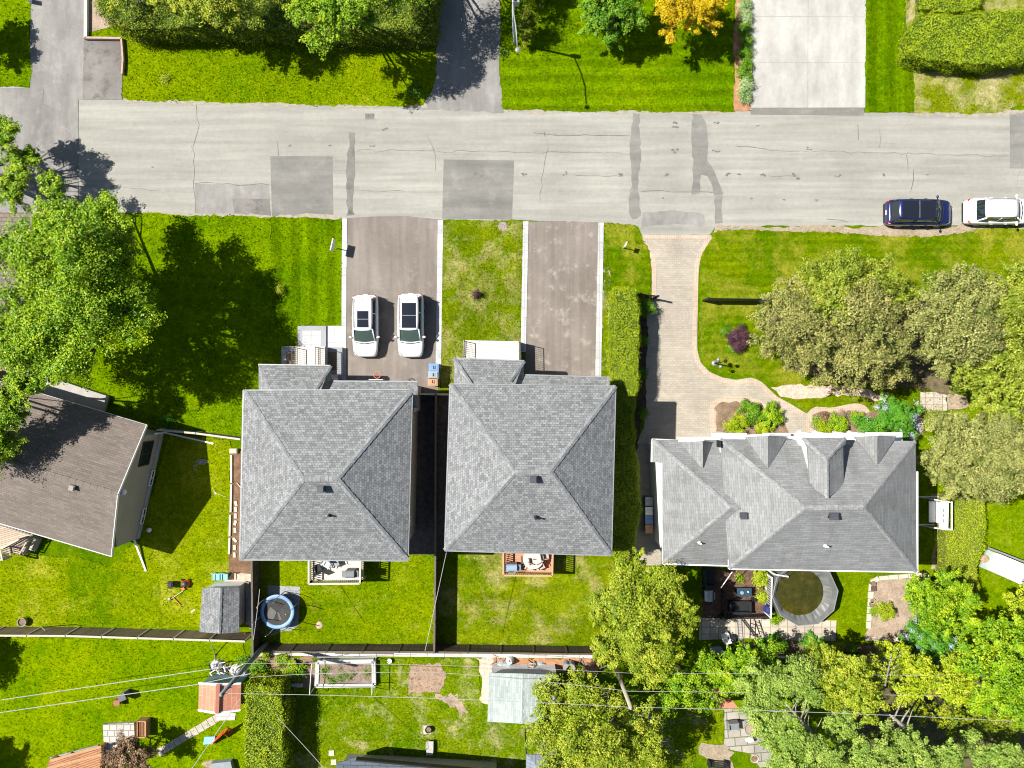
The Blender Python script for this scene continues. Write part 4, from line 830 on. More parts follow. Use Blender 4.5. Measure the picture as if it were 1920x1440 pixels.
tree('weeping_tree', 'rich green drooping tree on the striped lawn beside the golden one', 'tree', (1150, 50),
     [(1146, 15, 3.4, 1.5), (1112, 45, 2.6, 0.85), (1183, 35, 2.9, 1.0), (1150, 66, 2.2, 0.85), (1125, -25, 3.6, 1.4), (1190, -20, 3.2, 1.1), (1105, 10, 2.8, 0.8)], LM_green, 0.15, 1.2, 0.12, 13, droop=0.5)
tree('golden_tree', 'golden yellow leaved tree at the top edge of the striped lawn', 'tree', (1300, 10),
     [(1262, 15, 3.8, 1.2), (1312, 8, 4.0, 1.35), (1256, 60, 3.0, 0.7), (1330, 45, 3.4, 0.7), (1280, -35, 4.4, 1.7), (1352, 5, 3.6, 0.6), (1290, 50, 3.2, 0.6)], LM_yell, 0.13, 0.75, 0.1, 14, bark=BARKP)
g = 'variegated shrubs lining the pale concrete drive'
ordn = ['topmost', 'second', 'third', 'fourth', 'fifth', 'sixth', 'seventh', 'eighth', 'ninth']
for i, y in enumerate([14, 36, 58, 79, 101, 124, 144, 163, 183]):
    shrub('border_shrub', 'leafy %s shrub, %s in the row along the pale concrete drive' % ('pale variegated' if i in (0, 1, 7, 8) else 'green', ordn[i]), 1394+(i % 2)*2, y, 0.50, 0.55, LM_vari if i in (0, 1, 7, 8) else LM_green, 0.10, 1.0, 20+i, g, n=4)
hedge('cedar_hedge', 'wide bright clipped hedge with rounded end at the upper right corner', [(1706, 98), (1708, 62), (1718, 38), (1724, 24), (1790, 28), (1850, 22), (1920, 14), (2060, 10), (2060, 118), (1920, 110), (1860, 119), (1790, 118), (1730, 112)], 1.7, LM_cedar, CORE, 0.12, 0.85, 15, 0.10)
hedge('cedar_hedge', 'shorter bright hedge at the top right, above the wide rounded one', [(1722, 18), (1720, -30), (1845, -40), (1838, 8), (1815, 22), (1770, 24)], 1.6, LM_cedar, CORE, 0.12, 0.85, 16, 0.10)
hedge('cedar_hedge', 'long narrow cedar hedge between the second square house and the paved drive', [(1154, 540), (1178, 536), (1192, 543), (1198, 580), (1197, 640), (1196, 700), (1192, 752), (1188, 800), (1190, 850), (1198, 890), (1200, 950), (1192, 1010), (1186, 1042), (1148, 1042), (1150, 980), (1150, 900), (1150, 820), (1152, 740), (1154, 700), (1148, 660), (1146, 620), (1152, 580)], 2.5, LM_gold, CORE, 0.10, 0.8, 17, 0.10)
hedge('cedar_hedge', 'yellow-green clipped hedge beside the red roofed garden shed, bottom edge', [(462, 1280), (500, 1284), (528, 1284), (530, 1340), (534, 1500), (460, 1500), (458, 1360)], 2.4, LM_gold, CORE, 0.12, 0.8, 18, 0.12)
hedge('cedar_hedge', 'low wide yellow-green hedge right of the white garden swing', [(1779, 925), (1800, 915), (1850, 915), (1849, 985), (1844, 1030), (1835, 1062), (1838, 1100), (1836, 1130), (1780, 1130), (1774, 1080), (1773, 1000)], 1.35, LM_gold, CORE2, 0.09, 0.75, 19, 0.06, sides=0.4)
def S(nm, lb, *a, **k): return shrub(nm, lb, *a, **k)
S('bed_shrub', 'dark bush at the foot of the long hedge beside the iron gate', 1208, 580, 0.55, 1.3, LM_green, 0.1, 0.9, 31)
for i, (y, l) in enumerate([(640, 'small dark bush low against the long hedge, upper one'), (700, 'small dark bush low against the long hedge, beside the drive curve'), (775, 'small dark bush by the long hedge near the garage corner')]): S('bed_shrub', l, 1206-i, y, 0.33, 0.6, LM_green, 0.1, 0.7, 32+i)
S('round_shrub', 'yellow-green rounded shrub in the bed left of the entry, nearest the drive', 1378, 797, 0.85, 0.9, LM_gold, 0.08, 1.1, 36)
S('round_shrub', 'fresh green rounded shrub at the top of the kerbed bed', 1402, 768, 0.78, 0.9, LM_green, 0.09, 1.0, 37)
S('round_shrub', 'bright lime rounded shrub beside the entry path', 1438, 780, 0.95, 1.2, LM_maple, 0.11, 1.1, 38)
S('round_shrub', 'yellow-green shrub against the white trim under the lime shrub', 1428, 806, 0.68, 0.8, LM_gold, 0.08, 1.0, 39)
S('round_shrub', 'small yellow-green shrub at the corner right of the entry path', 1541, 802, 0.55, 0.7, LM_gold, 0.08, 1.0, 40)
S('bed_shrub', 'green leafy shrub in the bed right of the entry path', 1567, 796, 0.72, 0.8, LM_maple, 0.10, 0.9, 41)
S('flower_shrub', 'low pink flowered plant in the bed right of the entry', 1575, 780, 0.32, 0.4, leafmat('pink_petals', (0.3, 0.16, 0.15), (0.5, 0.3, 0.28), (0.12, 0.2, 0.05)), 0.08, 0.9, 42)
S('bed_shrub', 'rust brown low shrub in the bed corner', 1545, 782, 0.3, 0.35, LM_rust, 0.08, 0.8, 43)
S('bed_shrub', 'small green shrub between the pink flowers and the lilac', 1606, 784, 0.48, 0.6, LM_maple, 0.09, 0.9, 44)
S('bed_shrub', 'pale green sprawling plant at the path corner of the bed', 1528, 790, 0.3, 0.3, LM_pine, 0.08, 0.8, 45)
LM_lil = leafmat('lilac_leaves', (0.041, 0.161, 0.010), (0.083, 0.268, 0.014), (0.145, 0.355, 0.024), 0.25)
LM_flr = leafmat('lilac_flowers', (0.40, 0.42, 0.62), (0.55, 0.58, 0.78), (0.66, 0.68, 0.84), 0.15)
def lilac(label, px, py, blobs, seed, nf):
    t = tree('lilac_bush', label, 'shrub', (px, py), blobs, LM_lil, 0.13, 1.0, 0.06, seed)
    rng = np.random.default_rng(seed); bl = []
    for k in range(nf):
        b = blobs[rng.integers(len(blobs))]; x, y, z = W(b[0], b[1], b[2]); d = unit(rng.normal(size=3)); d[2] = abs(d[2])*0.8+0.2; d = unit(d)
        bl.append((x+d[0]*b[3], y+d[1]*b[3], z+d[2]*b[3]*0.78, 0.10, 1.0))
    Q, T = leafcloud(bl, 0.06, 0.5, seed, 0, 0.5, 0.3, 0.3); quadmesh('flowers', Q, T, LM_flr, t)['kind'] = 'stuff'
lilac('big lilac bush with pale blue flowers at the corner of the gabled house', 1665, 785, [(1640, 795, 1.5, 0.95), (1680, 780, 2.0, 1.15), (1662, 760, 1.6, 0.8), (1700, 800, 1.5, 0.9), (1622, 800, 1.0, 0.6), (1712, 770, 1.3, 0.6)], 46, 26)
S('purple_shrub', 'dark purple barberry shrub ringed by green plants on the lawn', 1380, 637, 0.85, 0.8, LM_purp, 0.07, 1.3, 47)
S('ring_plants', 'low green plants edging the left of the purple shrub', 1359, 622, 0.36, 0.3, LM_green, 0.07, 0.8, 48)
S('ring_plants', 'low green plants below the purple shrub', 1378, 654, 0.42, 0.35, LM_green, 0.07, 0.9, 49)
# conifers on the right
def C(label, base, blobs, m, seed, leaf=0.16, dens=0.55):
    blobs = [(b[0], b[1], b[2]*1.22+0.5, b[3]*1.0) for b in blobs]
    return tree('conifer_tree', label, 'tree', base, blobs, m, leaf, dens, 0.22, seed, cl=0.26, up=0.12, shell=0.55, bark=BARK, twig=3)
C('olive brown conifer nearest the purple shrub on the front lawn', (1480, 640), [(1478, 565, 3.6, 1.7), (1450, 630, 3.0, 1.5), (1520, 600, 5.0, 1.9), (1500, 668, 3.0, 1.4), (1560, 650, 4.2, 1.6), (1545, 705, 2.4, 0.9), (1442, 580, 2.6, 1.0)], LM_olive, 61)
C('broad conifer with yellow-green top beside the street lawn, behind the olive one', (1590, 590), [(1535, 520, 4.0, 1.5), (1590, 510, 4.4, 1.6), (1640, 520, 4.2, 1.5), (1682, 548, 3.6, 1.2), (1570, 560, 5.4, 1.7)], LM_oliveg, 62)
C('dense olive conifer in the middle of the group above the pebble strip', (1620, 640), [(1620, 590, 5.6, 2.0), (1660, 640, 5.0, 1.8), (1610, 660, 4.6, 1.8), (1650, 700, 3.0, 1.2), (1595, 712, 2.6, 1.0), (1690, 600, 4.2, 1.2), (1688, 680, 3.2, 1.0)], LM_olive, 63)
C('pale olive conifer right of the dark gap in the evergreen group', (1765, 610), [(1770, 545, 4.4, 1.6), (1815, 540, 4.6, 1.6), (1860, 560, 4.4, 1.5), (1760, 605, 5.2, 1.8), (1820, 620, 6.0, 2.1), (1770, 670, 4.0, 1.4), (1740, 650, 3.6, 1.0), (1725, 560, 3.2, 0.8)], LM_olive2, 64)
C('green conifer at the right frame edge above the pale ones', (1920, 590), [(1905, 530, 4.4, 1.5), (1950, 560, 5, 2.0), (1900, 590, 5.0, 1.6), (1880, 640, 4.6, 1.3)], LM_oliveg, 65)
C('wide straggly conifer leaning over the square garden pavers', (1880, 680), [(1830, 690, 4.6, 1.3), (1890, 690, 5.4, 1.7), (1850, 740, 4.2, 1.2), (1920, 750, 5.6, 1.9), (1800, 720, 3.4, 0.8), (1880, 790, 4.6, 1.4)], LM_oliveg, 66)
C('huge pale khaki conifer right of the gabled house', (1800, 830), [(1790, 820, 4.4, 1.6), (1760, 870, 3.8, 1.4), (1850, 830, 5.6, 2.0), (1810, 890, 4.6, 1.6), (1880, 880, 5.6, 2.0), (1930, 850, 5.6, 2.0), (1770, 790, 3.0, 1.0), (1860, 915, 3.8, 1.1), (1800, 925, 3.0, 0.8)], LM_olive2, 67, 0.15, 0.75)
# bottom centre
def T(label, base, blobs, m, seed, leaf=0.16, dens=0.8, tr=0.2, name='leafy_tree', **k): return tree(name, label, 'tree', base, blobs, m, leaf, dens, tr, seed, **k)
T('large yellow-green tree at the lower corner of the red deck yard', (1158, 1100), [(1180, 1080, 5.6, 1.5), (1245, 1105, 6.0, 1.7), (1135, 1140, 5.2, 1.35), (1195, 1160, 7.2, 2.0), (1272, 1165, 5.6, 1.35), (1150, 1215, 6.0, 1.4), (1225, 1225, 6.4, 1.7), (1192, 1045, 4.4, 0.7), (1215, 1272, 5.2, 0.9)], LM_yg, 71, cl=0.26)
T('yellow-green tree with grey twigs right of the pale shed roof', (1090, 1290), [(1035, 1300, 4.6, 1.3), (1100, 1300, 5.6, 1.6), (1030, 1360, 5.4, 1.6), (1110, 1385, 6.8, 2.1), (1150, 1330, 5.6, 1.1), (1215, 1345, 5.4, 0.9), (1205, 1395, 6.0, 1.6), (1060, 1430, 5.8, 1.8), (1150, 1450, 6.2, 2.0)], LM_yg, 72, bark=BARKP, twig=6, cl=0.26, dens=0.6)
T('bright green tree behind the second utility pole', (1270, 1250), [(1285, 1285, 4.4, 1.4), (1325, 1255, 4.0, 1.1), (1245, 1315, 4.2, 1.0), (1325, 1310, 3.8, 0.9), (1350, 1275, 4.0, 0.9)], LM_maple, 73)
T('mixed green tree below the slab patio of the gabled house', (1400, 1210), [(1390, 1240, 4.2, 1.2), (1440, 1225, 3.6, 1.0), (1372, 1275, 4.6, 1.2)], LM_maple, 74)
T('soft grey-green pine at the bottom near the fire bowl', (1430, 1300), [(1430, 1290, 6.0, 1.7), (1490, 1275, 6.2, 1.6), (1440, 1340, 6.6, 1.5), (1490, 1400, 7.4, 1.6), (1455, 1385, 6.0, 1.1), (1535, 1425, 7.4, 1.5), (1470, 1430, 6, 1.0)], LM_pine, 75, 0.14, name='pine_tree')
T('yellowish evergreen left of the dead trunk', (1540, 1240), [(1550, 1245, 5.4, 1.3), (1600, 1262, 6.2, 1.4), (1565, 1300, 6.4, 1.4), (1620, 1310, 6.6, 1.3), (1530, 1215, 3.6, 0.7), (1650, 1265, 5.0, 1.0)], LM_yg, 76)
T('pale evergreen mass at the bottom edge right of the dead trunk', (1620, 1350), [(1575, 1350, 6.4, 1.1), (1590, 1400, 6.0, 1.2), (1640, 1430, 7.0, 1.6), (1700, 1400, 6.4, 1.2), (1720, 1440, 6.6, 1.6), (1660, 1380, 5.4, 0.9)], LM_pine, 77, 0.15, name='pine_tree')
T('broad bright green tree hanging over the bare garden bed', (1745, 1120), [(1725, 1105, 3.2, 1.1), (1780, 1100, 3.6, 1.2), (1810, 1130, 3.6, 1.1), (1755, 1145, 4.4, 1.6), (1800, 1165, 3.8, 1.2), (1710, 1130, 2.6, 0.7)], LM_maple, 78, cl=0.25)
lilac('lilac bush with pale flowers at the lower edge of the bare garden bed', 1720, 1170, [(1725, 1190, 3.0, 1.15), (1765, 1210, 3.2, 1.1), (1705, 1215, 2.6, 0.8), (1740, 1235, 2.6, 0.8)], 79, 22)
T('vivid green tree at the right frame edge below the white trailer', (1850, 1200), [(1870, 1190, 5.6, 1.4), (1915, 1220, 7.0, 1.8), (1830, 1240, 6.4, 1.5), (1880, 1270, 8.0, 1.9), (1915, 1310, 8.0, 1.6), (1850, 1310, 6.6, 1.1)], LM_maple, 80, 0.17)
T('yellow-green tree at the right edge above the vivid green one', (1930, 1080), [(1915, 1135, 3.8, 1.0), (1935, 1170, 4.4, 1.2), (1895, 1125, 3.0, 0.7)], LM_lime, 81)
T('light green tree filling the gap below the flowering lilac', (1720, 1240), [(1690, 1240, 4.6, 1.1), (1730, 1270, 5.6, 1.3), (1790, 1285, 6.2, 1.3), (1700, 1290, 5.2, 1.0), (1665, 1225, 3.2, 0.7), (1780, 1240, 5, 0.9)], LM_lime, 82)
T('dark green undergrowth tree in the woodland gap', (1790, 1340), [(1780, 1345, 2.6, 1.2), (1840, 1350, 2.4, 1.2), (1730, 1335, 2.4, 0.9), (1890, 1370, 2.6, 1.1)], LM_cedard, 87, dens=.6)
T('small feathery tree at the bottom right corner', (1860, 1400), [(1770, 1420, 6.0, 1.3), (1850, 1420, 5.6, 1.2), (1810, 1385, 4.4, 0.8), (1900, 1430, 5.6, 1.1)], LM_pine, 83, 0.14)
T('copper purple leaved tree below the wooden garden box', (262, 1378), [(240, 1415, 2.6, 1.1), (205, 1425, 2.2, 0.6), (265, 1425, 2.4, 0.85), (235, 1395, 2.2, 0.7)], LM_rust, 84, 0.13, 0.9, 0.07)
T('tree beyond the left frame edge shadowing the lower lawn', (-75, 1230), [(-125, 1270, 3.0, 1.4), (-135, 1240, 3.2, 1.4)], LM_green, 85)
T('tree beyond the bottom left corner', (-60, 1400), [(-105, 1450, 3.0, 1.4), (-140, 1480, 3.4, 1.6)], LM_green, 86)
S('garden_plant', 'lime green clump of plants left of the wire framed vegetable bed', 556, 1256, 0.85, 0.7, LM_maple, 0.12, 0.9, 90, n=6)
S('garden_plant', 'small lime plant against the back fence near the utility pole', 501, 1226, 0.28, 0.6, LM_lime, 0.1, 0.9, 91)
S('garden_plant', 'dark leafy plants between the utility pole and the lime clump', 488, 1248, 0.7, 0.6, LM_green, 0.12, 0.8, 92)
S('garden_plant', 'green sprawling plants at the head of the yellow hedge', 505, 1268, 0.7, 0.6, LM_yg, 0.12, 0.8, 93)
S('garden_plant', 'green plants beside the white junk pile', 462, 1240, 0.5, 0.45, LM_green, 0.1, 0.7, 94)
S('garden_plant', 'small leafy plants under the fence at the top of the garden bed', 530, 1236, 0.5, 0.4, LM_maple, 0.1, 0.7, 95)
S('fern_clump', 'lush green fern clump on the slabs by the pool, left one', 1443, 1212, 1.0, 0.7, LM_lil, 0.14, 0.9, 96, n=7)
S('fern_clump', 'lush green fern clump on the soil strip, right one', 1522, 1208, 0.9, 0.6, LM_lil, 0.14, 0.8, 97, n=7)
S('garden_plant', 'small yellowish plant near the corner of the striped slabs', 1573, 1212, 0.4, 0.4, LM_lime, 0.1, 0.8, 98)
S('garden_plant', 'pale green shrub at the bed end beside the evergreen', 1595, 1218, 0.4, 0.5, LM_green, 0.1, 0.8, 99)
S('potted_palm', 'bright yellow-green potted fern on the dark patio, upper one', 1424, 1082, 0.62, 0.7, LM_lime, 0.12, 0.8, 100, n=6)
S('potted_palm', 'bright yellow-green potted fern on the dark patio, lower one', 1427, 1115, 0.42, 0.6, LM_lime, 0.12, 0.8, 101, n=5)
S('garden_plant', 'tiny green plant near the patio table', 1386, 1083, 0.25, 0.35, LM_maple, 0.09, 0.8, 102)
S('garden_plant', 'lime bush at the foot of the covered pool', 1452, 1158, 0.42, 0.5, LM_maple, 0.1, 0.9, 103)
S('sapling', 'yellow staked young shrub in the bare garden bed', 1655, 1142, 0.62, 1.1, LM_lime, 0.09, 0.7, 104, n=6)
S('sapling', 'small round green plant beside the staked yellow shrub', 1636, 1143, 0.28, 0.4, LM_maple, 0.09, 0.9, 105)
S('young_shrub', 'lone purple and yellow young shrub on the patchy lawn between the drives', 893, 553, 0.26, 0.7, LM_purp, 0.07, 0.9, 106, n=3)
S('young_shrub', 'small yellow-green sapling in the light patch of the maple shade', 527, 545, 0.32, 0.6, LM_lime, 0.09, 0.7, 107, n=4)
S('weed_clump', 'pale yellow weed clump on the wild lawn across the road', 311, 148, 0.38, 0.25, LM_lime, 0.08, 0.6, 108)
S('weed_clump', 'green weeds with a red flower at the drive corner across the road', 780, 170, 0.7, 0.35, LM_green, 0.1, 0.5, 109)
S('garden_plant', 'spiky bright plant in dark shade beside the low fence', 318, 790, 0.4, 0.6, LM_lil, 0.1, 0.7, 110)
S('street_grass', 'tall tuft on the striped lawn beside the dappled drive', 945, 100, 0.3, 0.3, LM_green, 0.1, 0.6, 111)
# bare grey trunk lying through the pines
def deadwood(label, a, b, za, zb, n, seed, r=0.12):
    A_, B_ = Vector(W(a[0], a[1], za)), Vector(W(b[0], b[1], zb)); t = thing('bare_trunk', label, 'dead tree', (*W(a[0], a[1], 0)[:2], 0)); rn = random.Random(seed); mb = MB(); gnd = Vector(W(a[0], a[1], za)); base = Vector((gnd.x, gnd.y, 0))
    mb.tube([base, A_, A_.lerp(B_, .5), B_], [r*1.3, r*1.1, r*.7, r*.25], 8); d = (B_-A_)
    for k in range(n):
        s = A_.lerp(B_, 0.3+0.65*k/n); sd = Vector((-d.y, d.x, 0)).normalized()*(1 if k % 2 else -1)
        e = s+d.normalized()*rn.uniform(.5, 1.2)+sd*rn.uniform(.5, 1.3)+Vector((0, 0, rn.uniform(-.2, .5))); m = s.lerp(e, .5)+Vector((rn.uniform(-.1, .1), rn.uniform(-.1, .1), 0))
        mb.tube([s, m, e], [r*.4, r*.25, r*.08], 5)
    mb.build('branches', BARKP, t, smooth=True)
deadwood('bare grey leaning trunk among the pines near the bottom', (1545, 1398), (1472, 1318), 5.2, 7.8, 12, 5)
deadwood('short thick grey trunk leaning in the dark woodland gap', (1712, 1376), (1668, 1340), 4.2, 6.0, 5, 6, 0.2)
deadwood('thin forked bare tree above the pines, below the slab strip', (1660, 1285), (1672, 1225), 5.6, 7.0, 6, 7, 0.06)
# ---------------------------------------------------------------- cars
WPAINT = paint('white_car_paint', (0.72, 0.73, 0.74)); NPAINT = paint('navy_car_paint', (0.010, 0.015, 0.075), 0.2, 0.2)
TYRE = M('tyre_rubber', (0.02, 0.02, 0.02), None, 8, 0.8); RIM = M('rim_alloy', (0.35, 0.35, 0.36), None, 5, 0.35, 0.8)
CGL = glass('car_glass', (0.012, 0.020, 0.022), 0.04); ROOFG = glass('roof_glass', (0.012, 0.014, 0.022), 0.08)
SCREEN = glass('windscreen_glass', (0.05, 0.085, 0.075), 0.05)
TRIMB = M('black_trim', (0.018, 0.018, 0.02), None, 5, 0.5); REDL = paint('red_lens', (0.45, 0.01, 0.01), 0.15); CLRL = paint('clear_lens', (0.55, 0.58, 0.6), 0.1)
PLATE = M('number_plate', (0.6, 0.62, 0.65), None, 5, 0.5, fine=0.02)
def car(name, label, px, py, ang, L, Wd, Ht, pnt, group, roof='paint', sun=None, rails=True, wf=0.25, xf=0.07, rearglass=-0.435, xr=-0.475):
    """local x points to the bonnet; built from a lofted body and a lofted cabin"""
    x, y, _ = W(px, py, 0.75); t = thing(name, label, 'car', (x, y, 0), group, ang, True)
    def ring(X, w, zb, zt, n=9, k=0.0):
        """half-section from the sill up to the centre line, mirrored"""
        pr = [(0.80, 0.24), (0.97, 0.30), (1.0, zb*0.62), (0.995, zb*0.82), (0.955, zb*0.94), (0.86, zb+(zt-zb)*0.25), (0.6, zb+(zt-zb)*0.7), (0.3, zb+(zt-zb)*0.93), (0.0, zt)]
        h = [(X, w*a, z) for a, z in pr]; return h+[(X, -q[1], q[2]) for q in h[:-1][::-1]]
    st = [(-0.500, .74, .70, .74), (-0.492, .84, .80, .86), (-0.47, .915, .90, .95), (-0.42, .965, .97, 1.0), (-0.33, .99, 1.0, 1.02), (-0.15, 1.0, 1.0, 1.02), (0.05, 1.0, .99, 1.02), (0.20, 1.0, .97, 1.03), (0.30, .985, .93, 1.0), (0.38, .955, .88, .95), (0.44, .90, .81, .88), (0.475, .83, .72, .79), (0.494, .70, .60, .68), (0.50, .60, .54, .60)]
    V = [ring(u*L, w*Wd/2, zb*Ht/1.66, zt*Ht/1.66) for u, w, zb, zt in st]; n = len(V[0]); mb = MB()
    fs = [(i*n+k, (i+1)*n+k, (i+1)*n+k+1, i*n+k+1) for i in range(len(V)-1) for k in range(n-1)]
    fs += [tuple(range(n)), tuple(range((len(V)-1)*n, len(V)*n))[::-1]]
    fs += [(i*n+n-1, (i+1)*n+n-1, (i+1)*n, i*n) for i in range(len(V)-1)]
    mb.add([q for r in V for q in r], fs); body = mb.build('body', pnt, t, smooth=True, subsurf=1)
    k = Ht/1.66; zb = 0.985*k; xr0, xr1, xf1, xf0 = xr*L, rearglass*L, xf*L, wf*L
    wb, wt = Wd/2*0.84, Wd/2*0.72; zt = Ht-0.03
    def rr(X0, X1, w, z, r, bow=0.0):   # rounded rectangle outline
        o = []
        for cx_, cy_, a0 in ((X1-r, w-r, 0), (X0+r, w-r, 90), (X0+r, -w+r, 180), (X1-r, -w+r, 270)):
            for a in (0, 30, 60, 90): aa = R(a0+a); o.append((cx_+math.cos(aa)*r, cy_+math.sin(aa)*r, z))
        return [(p[0]+(bow*(1-(p[1]/w)**2) if p[0] > (X0+X1)/2 else -bow*0.6*(1-(p[1]/w)**2)), p[1], p[2]) for p in o]
    lo = rr(xr0+.02, xf0, wb, zb-0.03, 0.22, 0.0); up = rr(xr1, xf1, wt, zt-0.02, 0.12); N = len(lo)
    mb = MB(); mb.add(lo+up, [tuple(range(N, 2*N))]+[(i, (i+1) % N, N+(i+1) % N, N+i) for i in range(N)])
    cab = mb.build('side_window', CGL, t, smooth=False)
    # windscreen, rear glass as their own panels just proud of the cabin
    def panel(nm, xb, xt, wb_, wt_, z0, z1, mat, push):
        vs = []; 
        for j in range(5):
            f = j/4; X = xb+(xt-xb)*f; w = wb_+(wt_-wb_)*f; z = z0+(z1-z0)*f
            for i in range(7): u = -1+i/3; vs.append((X+push*(0.10*(1-u*u)*(1-0.5*f)+0.015), w*u, z+0.012))
        f_ = [(j*7+i, j*7+i+1, (j+1)*7+i+1, (j+1)*7+i) for j in range(4) for i in range(6)]
        if push < 0: f_ = [q[::-1] for q in f_]
        return MB().add(vs, f_).build(nm, mat, t, smooth=True)
    ws = panel('windscreen', xf0-.05, xf1-0.02, wb*0.88, wt*0.90, zb+0.02, zt-0.03, SCREEN, 1)
    panel('rear_window', xr0+.10, xr1+0.03, wb*0.84, wt*0.88, zb+0.08, zt-0.03, CGL, -1)
    mb = MB(); mb.bar((xf0+.02, -wb*.62, zb+.045), (xf0-.22, -.05, zb+.13), .03, .02); mb.bar((xf0+.02, wb*.08, zb+.045), (xf0-.22, wb*.55, zb+.13), .03, .02); mb.build('wiper', TRIMB, t)
    # roof skin
    ro = []; m = 9; X0, X1 = xr1-0.05, xf1+0.04
    for i in range(m):
        u = i/(m-1); X = X0+(X1-X0)*u; w = (wt+0.03)*(1-0.10*abs(2*u-1)**3)
        for j in range(9): s = -1+j/4; ro.append((X+(0.07*(1-s*s) if i == m-1 else (-0.06*(1-s*s) if i == 0 else 0)), w*s, zt+0.05*(1-s*s*s*s)*(1-0.5*abs(2*u-1)**3)-0.015))
    fr = [(i*9+j, (i+1)*9+j, (i+1)*9+j+1, i*9+j+1) for i in range(m-1) for j in range(8)]
    rf = MB().add(ro, fr).build('roof', pnt if roof == 'paint' else ROOFG, t, smooth=True); md = rf.modifiers.new('s', 'SOLIDIFY'); md.thickness = 0.04; md.offset = -1
    if sun:
        a, b, w = sun; vs = []
        for i in range(5):
            X = a*L+(b-a)*L*i/4
            for j in range(5): s = -1+j/2; vs.append((X, w*s, zt+0.05*(1-(w*s/wt)**4)-0.015+0.008))
        sr = MB().add(vs, [(i*5+j, (i+1)*5+j, (i+1)*5+j+1, i*5+j+1) for i in range(4) for j in range(4)]).build('sunroof', ROOFG, t, smooth=True)
        MB().box((a+b)/2*L, 0, zt+0.035, zt+0.05, 0.03, w*2).build('sunroof_seam', GREYM, sr)
    if roof != 'paint': MB().box(-0.02*L, 0, zt+0.03, zt+0.045, 0.025, wt*1.9).build('roof_seam', GREYM, rf)
    # pillars
    for s in (-1, 1):
        mb = MB()
        mb.tube([(xf0-.02, s*wb*0.93, zb), (xf1+.02, s*(wt+.01), zt)], 0.045, 6); mb.build('pillar', pnt, t, smooth=True); mb = MB(); mb.tube([(xr0+.12, s*wb*.94, zb), (xr1, s*(wt+.01), zt)], 0.06, 6)
        mb.build('pillar', pnt, t, smooth=True); MB().tube([((xr1+xf1)/2, s*wb, zb), ((xr1+xf1)/2, s*(wt+.02), zt)], 0.03, 6).build('pillar', pnt, t, smooth=True)
    if rails:
        for s in (-1, 1): MB().tube([(xr1+.1, s*wt*.93, zt+.0), (xr1+.25, s*wt*.95, zt+.06), (xf1-.25, s*wt*.95, zt+.06), (xf1-.1, s*wt*.93, zt+.0)], 0.022, 6).build('roof_rail', TRIMB if pnt is WPAINT and Ht < 1.7 else GREYM, t, smooth=True)
    MB().tube([(xr1+.25, 0, zt+.02), (xr1+.16, 0, zt+.09)], [.025, .012], 6).build('antenna', TRIMB, t)
    for s in (-1, 1):
        mb = MB(); mb.lathe([(0.03, -.12), (0.05, 0), (0.09, .02), (0.10, .08), (0.07, .16), (0.02, .19)], 0, 0, 10)
        mb.v = [(xf0-.28+v[0]*.9, s*(Wd/2*.97+.02+v[2]*1.0), zb+.10+v[1]*.8) for v in mb.v]; mb.build('wing_mirror', pnt, t, smooth=True)
        for X in (-0.29*L, 0.31*L):
            w_ = MB(); w_.lathe([(0.30*k, -.11), (0.345*k, -.09), (0.35*k, 0), (0.345*k, .09), (0.30*k, .11)], 0, 0, 20)
            w_.v = [(X+v[0], s*(Wd/2-.12)+v[2], .35*k+v[1]) for v in w_.v]; wh = w_.build('wheel', TYRE, t, smooth=True)
            r_ = MB(); r_.lathe([(0.05, 0), (0.21, .0), (0.24, -.02), (0.24, -.05)], 0, 0, 12); r_.v = [(X+v[0], s*(Wd/2-.005)+v[2]*s, .35*k+v[1]) for v in r_.v]; r_.build('rim', RIM, wh)
        hl = MB(); hl.add([(.395*L, s*Wd*.455, .80*k), (.455*L, s*Wd*.42, .725*k), (.485*L, s*Wd*.345, .70*k), (.462*L, s*Wd*.335, .80*k), (.43*L, s*Wd*.40, .85*k)], [(0, 1, 2, 3, 4)]); hl.v = [(v[0]+.02, v[1]*1.005, v[2]+.03) for v in hl.v]; hl.build('headlight', CLRL, t)
        tl = MB(); tl.add([(-.492*L, s*Wd*.36, .86*k), (-.494*L, s*Wd*.40, .84*k), (-.478*L, s*Wd*.45, .88*k), (-.455*L, s*Wd*.462, .95*k), (-.465*L, s*Wd*.435, .97*k), (-.484*L, s*Wd*.38, .93*k)], [(0, 1, 2, 3, 4, 5)]); tl.v = [(v[0]-.015, v[1], v[2]+.02) for v in tl.v]; tl.build('tail_light', REDL, t)
        dh = MB()
        for X in (-.13*L, .09*L): dh.box(X, s*(Wd/2+.004), .80*k, .83*k, .2, .03)
        dh.build('door_handle', pnt, t)
    MB().box(.499*L, 0, .42*k, .60*k, .04, Wd*.5).build('grille', TRIMB, t); MB().box(-.505*L, 0, .62*k, .74*k, .03, .34).build('number_plate', PLATE, t)
    MB().box(-.495*L, 0, .26*k, .42*k, .08, Wd*.72).build('rear_bumper', TRIMB, t)
    mb = MB(); mb.tube([(xf0+.10, -wb*.8, zb+.03), (xf0+.19, 0, zb+.05), (xf0+.10, wb*.8, zb+.03)], .03, 6); mb.build('cowl', TRIMB, t)
    return t
g = 'white cars parked side by side on the drive'
car('parked_car', 'white car with small square sunroof, left of the pair on the drive', 685, 611, -math.pi/2, 4.40, 1.84, 1.62, WPAINT, g, sun=(-0.22, 0.04, 0.40))
car('parked_car', 'white car with long black panoramic roof, right of the pair on the drive', 770, 610, -math.pi/2, 4.52, 1.88, 1.66, WPAINT, g, sun=(-0.33, 0.055, 0.50))
g = 'cars parked along the street'
